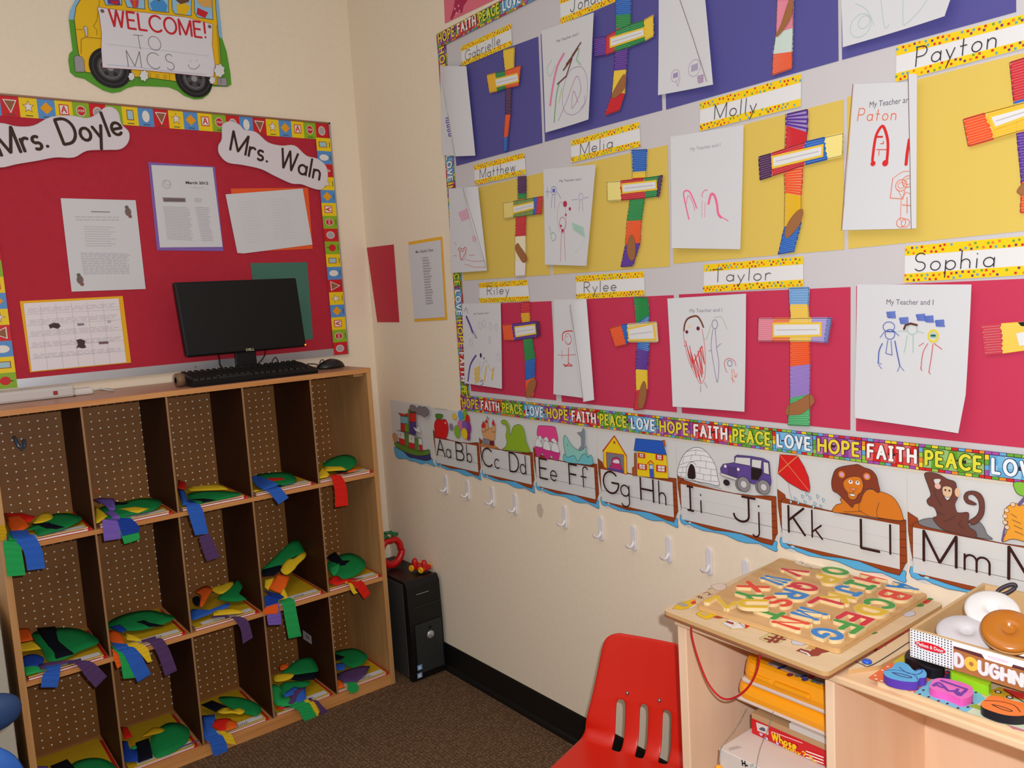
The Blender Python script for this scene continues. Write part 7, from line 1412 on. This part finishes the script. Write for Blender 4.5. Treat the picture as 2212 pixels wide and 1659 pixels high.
hn = MB().rbox((SX-.0095, -2.155, .6440), (SX+.006, -2.075, .6560), YEL2, .005, 3); hn.build('front_grip', rt_fr[1]); MB().rbox((SX-.0065, -2.068, .6445), (SX+.006, -2.015, .6545), YEL2, .004, 3).build('pen_slot', rt_fr[1])
tag(MB().rbox((SX-.003, -2.2325, .5672), (-.09, -2.105, .5784), M((206,198,192), .4), .001).build('thin_white_case'), 'thin white case between the yellow boards and the brown box, in the desk', 'case')
tag(MB().rbox((SX-.002, -2.2325, .5545), (-.09, -2.018, .5664), M((186,148,108), .6), .001).build('brown_board'), 'plain brown board lying on the red game box in the desk', 'board')
rb = MB().rbox((SX, -2.2325, .5205), (-.10, -2.016, .5540), M((206,26,34), .4, .4), .001).build('red_game_box'); tag(rb, 'red game box with yellow lettering on top of the white box in the desk', 'box')
FR = Frame((SX, 0, 0), (0, -1, 0), (0, 0, 1)); f = art(FR, 'c4', .0004); f.poly([(790,1070),(950,1130),(950,1235),(810,1180)], M((214,204,200))); f.up().cut([(830,1160),(870,1135),(910,1160),(900,1190)], M((90,90,100)), None)
f.crop = 'c4'; f.text('Whose', (1005,1300), (1310,1420), M((150,60,20)), wd=.30, hgt=.0150, gap=.3); f.up().text('Whose', (1002,1296), (1307,1416), M((246,196,30)), wd=.22, hgt=.0150, gap=.3); f.text('baby?', (1150,1408), (1430,1532), M((246,196,30)), wd=.22, hgt=.0120, gap=.3)
f.line([(1000,1190),(1390,1335)], .0022, M((240,170,170))); f.line([(840,1210),(880,1225)], .002, WHITE)
for q in ((860,1225),(935,1280),(1070,1340)): f.disc(q, .003, M((200,190,230)))
for i in range(3): f.line([(1440,1440+i*38),(1660,1520+i*38)], .0026, M((246,220,214)))
f.line([(1480,1490),(1530,1560),(1580,1600)], .005, M((230,180,60)), sm=True); f.mb.v = [(a, b, max(c, .5212)) for a, b, c in f.mb.v]; f.build('box_lettering', rb)
wb = MB().rbox((-.392, -2.2325, .3805), (-.09, -2.003, .5200), M((222,208,200), .55), .0015).build('white_box'); tag(wb, 'white cardboard box with a black logo at the bottom of the desk compartment', 'box')
f = art(Frame((-.392, 0, 0), (0, -1, 0), (0, 0, 1)), 'c4', .0004); f.type('H-', (612,1625), (690,1655), BLACK, .011, bold=.05); f.poly([(710,1610),(760,1600),(770,1640),(720,1650)], M((180,190,190))); f.build('box_logo', wb)
f = art(FZ(.52), 'c4', .0004); f.greek((440,1400),(600,1360),(620,1395),(450,1440), M((150,140,140)), 3, .0012); f.build('fine_print', wb)
# red string from the puzzle edge, grey bead chains from the drawing boards
rs_ = M((196, 20, 28), .6); P_ = [onx(Z('b7', q), -.405) for q in ((1118,520),(1122,620),(1165,780),(1240,970),(1320,1075),(1390,1108),(1470,1085),(1560,1010),(1620,900),(1645,790),(1652,728))]
P_[0].z = min(P_[0].z, .768); P_[-1].z = .7655; st_ = smooth_path(P_); tag(MB().tube(st_, .0019, rs_, 8).build('red_string'), 'red string hanging in a loop from the edge of the picture puzzle', 'string')
bc_ = M((170,168,160), .3, .5, .7)
def chain(pts, label):
    P = smooth_path([onx(Z('c4', q), x) for q, x in pts], k=10); out = [P[0]]
    mb = MB(); d_ = 0; last = P[0]; mb.tube(P, .0005, bc_, 5)
    L_ = [P[0]]; acc = 0
    for a, b in zip(P, P[1:]):
        seg = (b-a).length; t = 0
        while acc+seg-t >= .0036: t += .0036-acc; L_.append(a.lerp(b, min(1, t/seg))); acc = 0
        acc += seg-t
    for c in L_: mb.lathe([(.0003,-.0012),(.0011,-.0006),(.0011,.0006),(.0003,.0012)], bc_, 6, tuple(c))
    return tag(mb.build('bead_chain'), label, 'chain', 'bead chains on the drawing boards')
chain([((690,880),-.308),((560,1120),-.35),((380,1350),-.393),((335,1430),-.3955),((318,1560),-.3955),((305,1655),-.3955)], 'left of two grey bead chains hanging from the drawing boards')
chain([((1010,940),-.309),((940,1180),-.34),((850,1400),-.372),((800,1620),-.3955),((795,1700),-.3955)], 'right of two grey bead chains hanging in front of the red box')
q = onx(Z('c4', (312, 1668)), -.4005); bm = bmesh.new(); bmesh.ops.create_uvsphere(bm, u_segments=16, v_segments=10, radius=.0075); bmesh.ops.translate(bm, verts=bm.verts, vec=q); tag(MB().bm(bm, YEL2).build('orange_knob'), 'orange knob at the end of the left bead chain', 'knob')
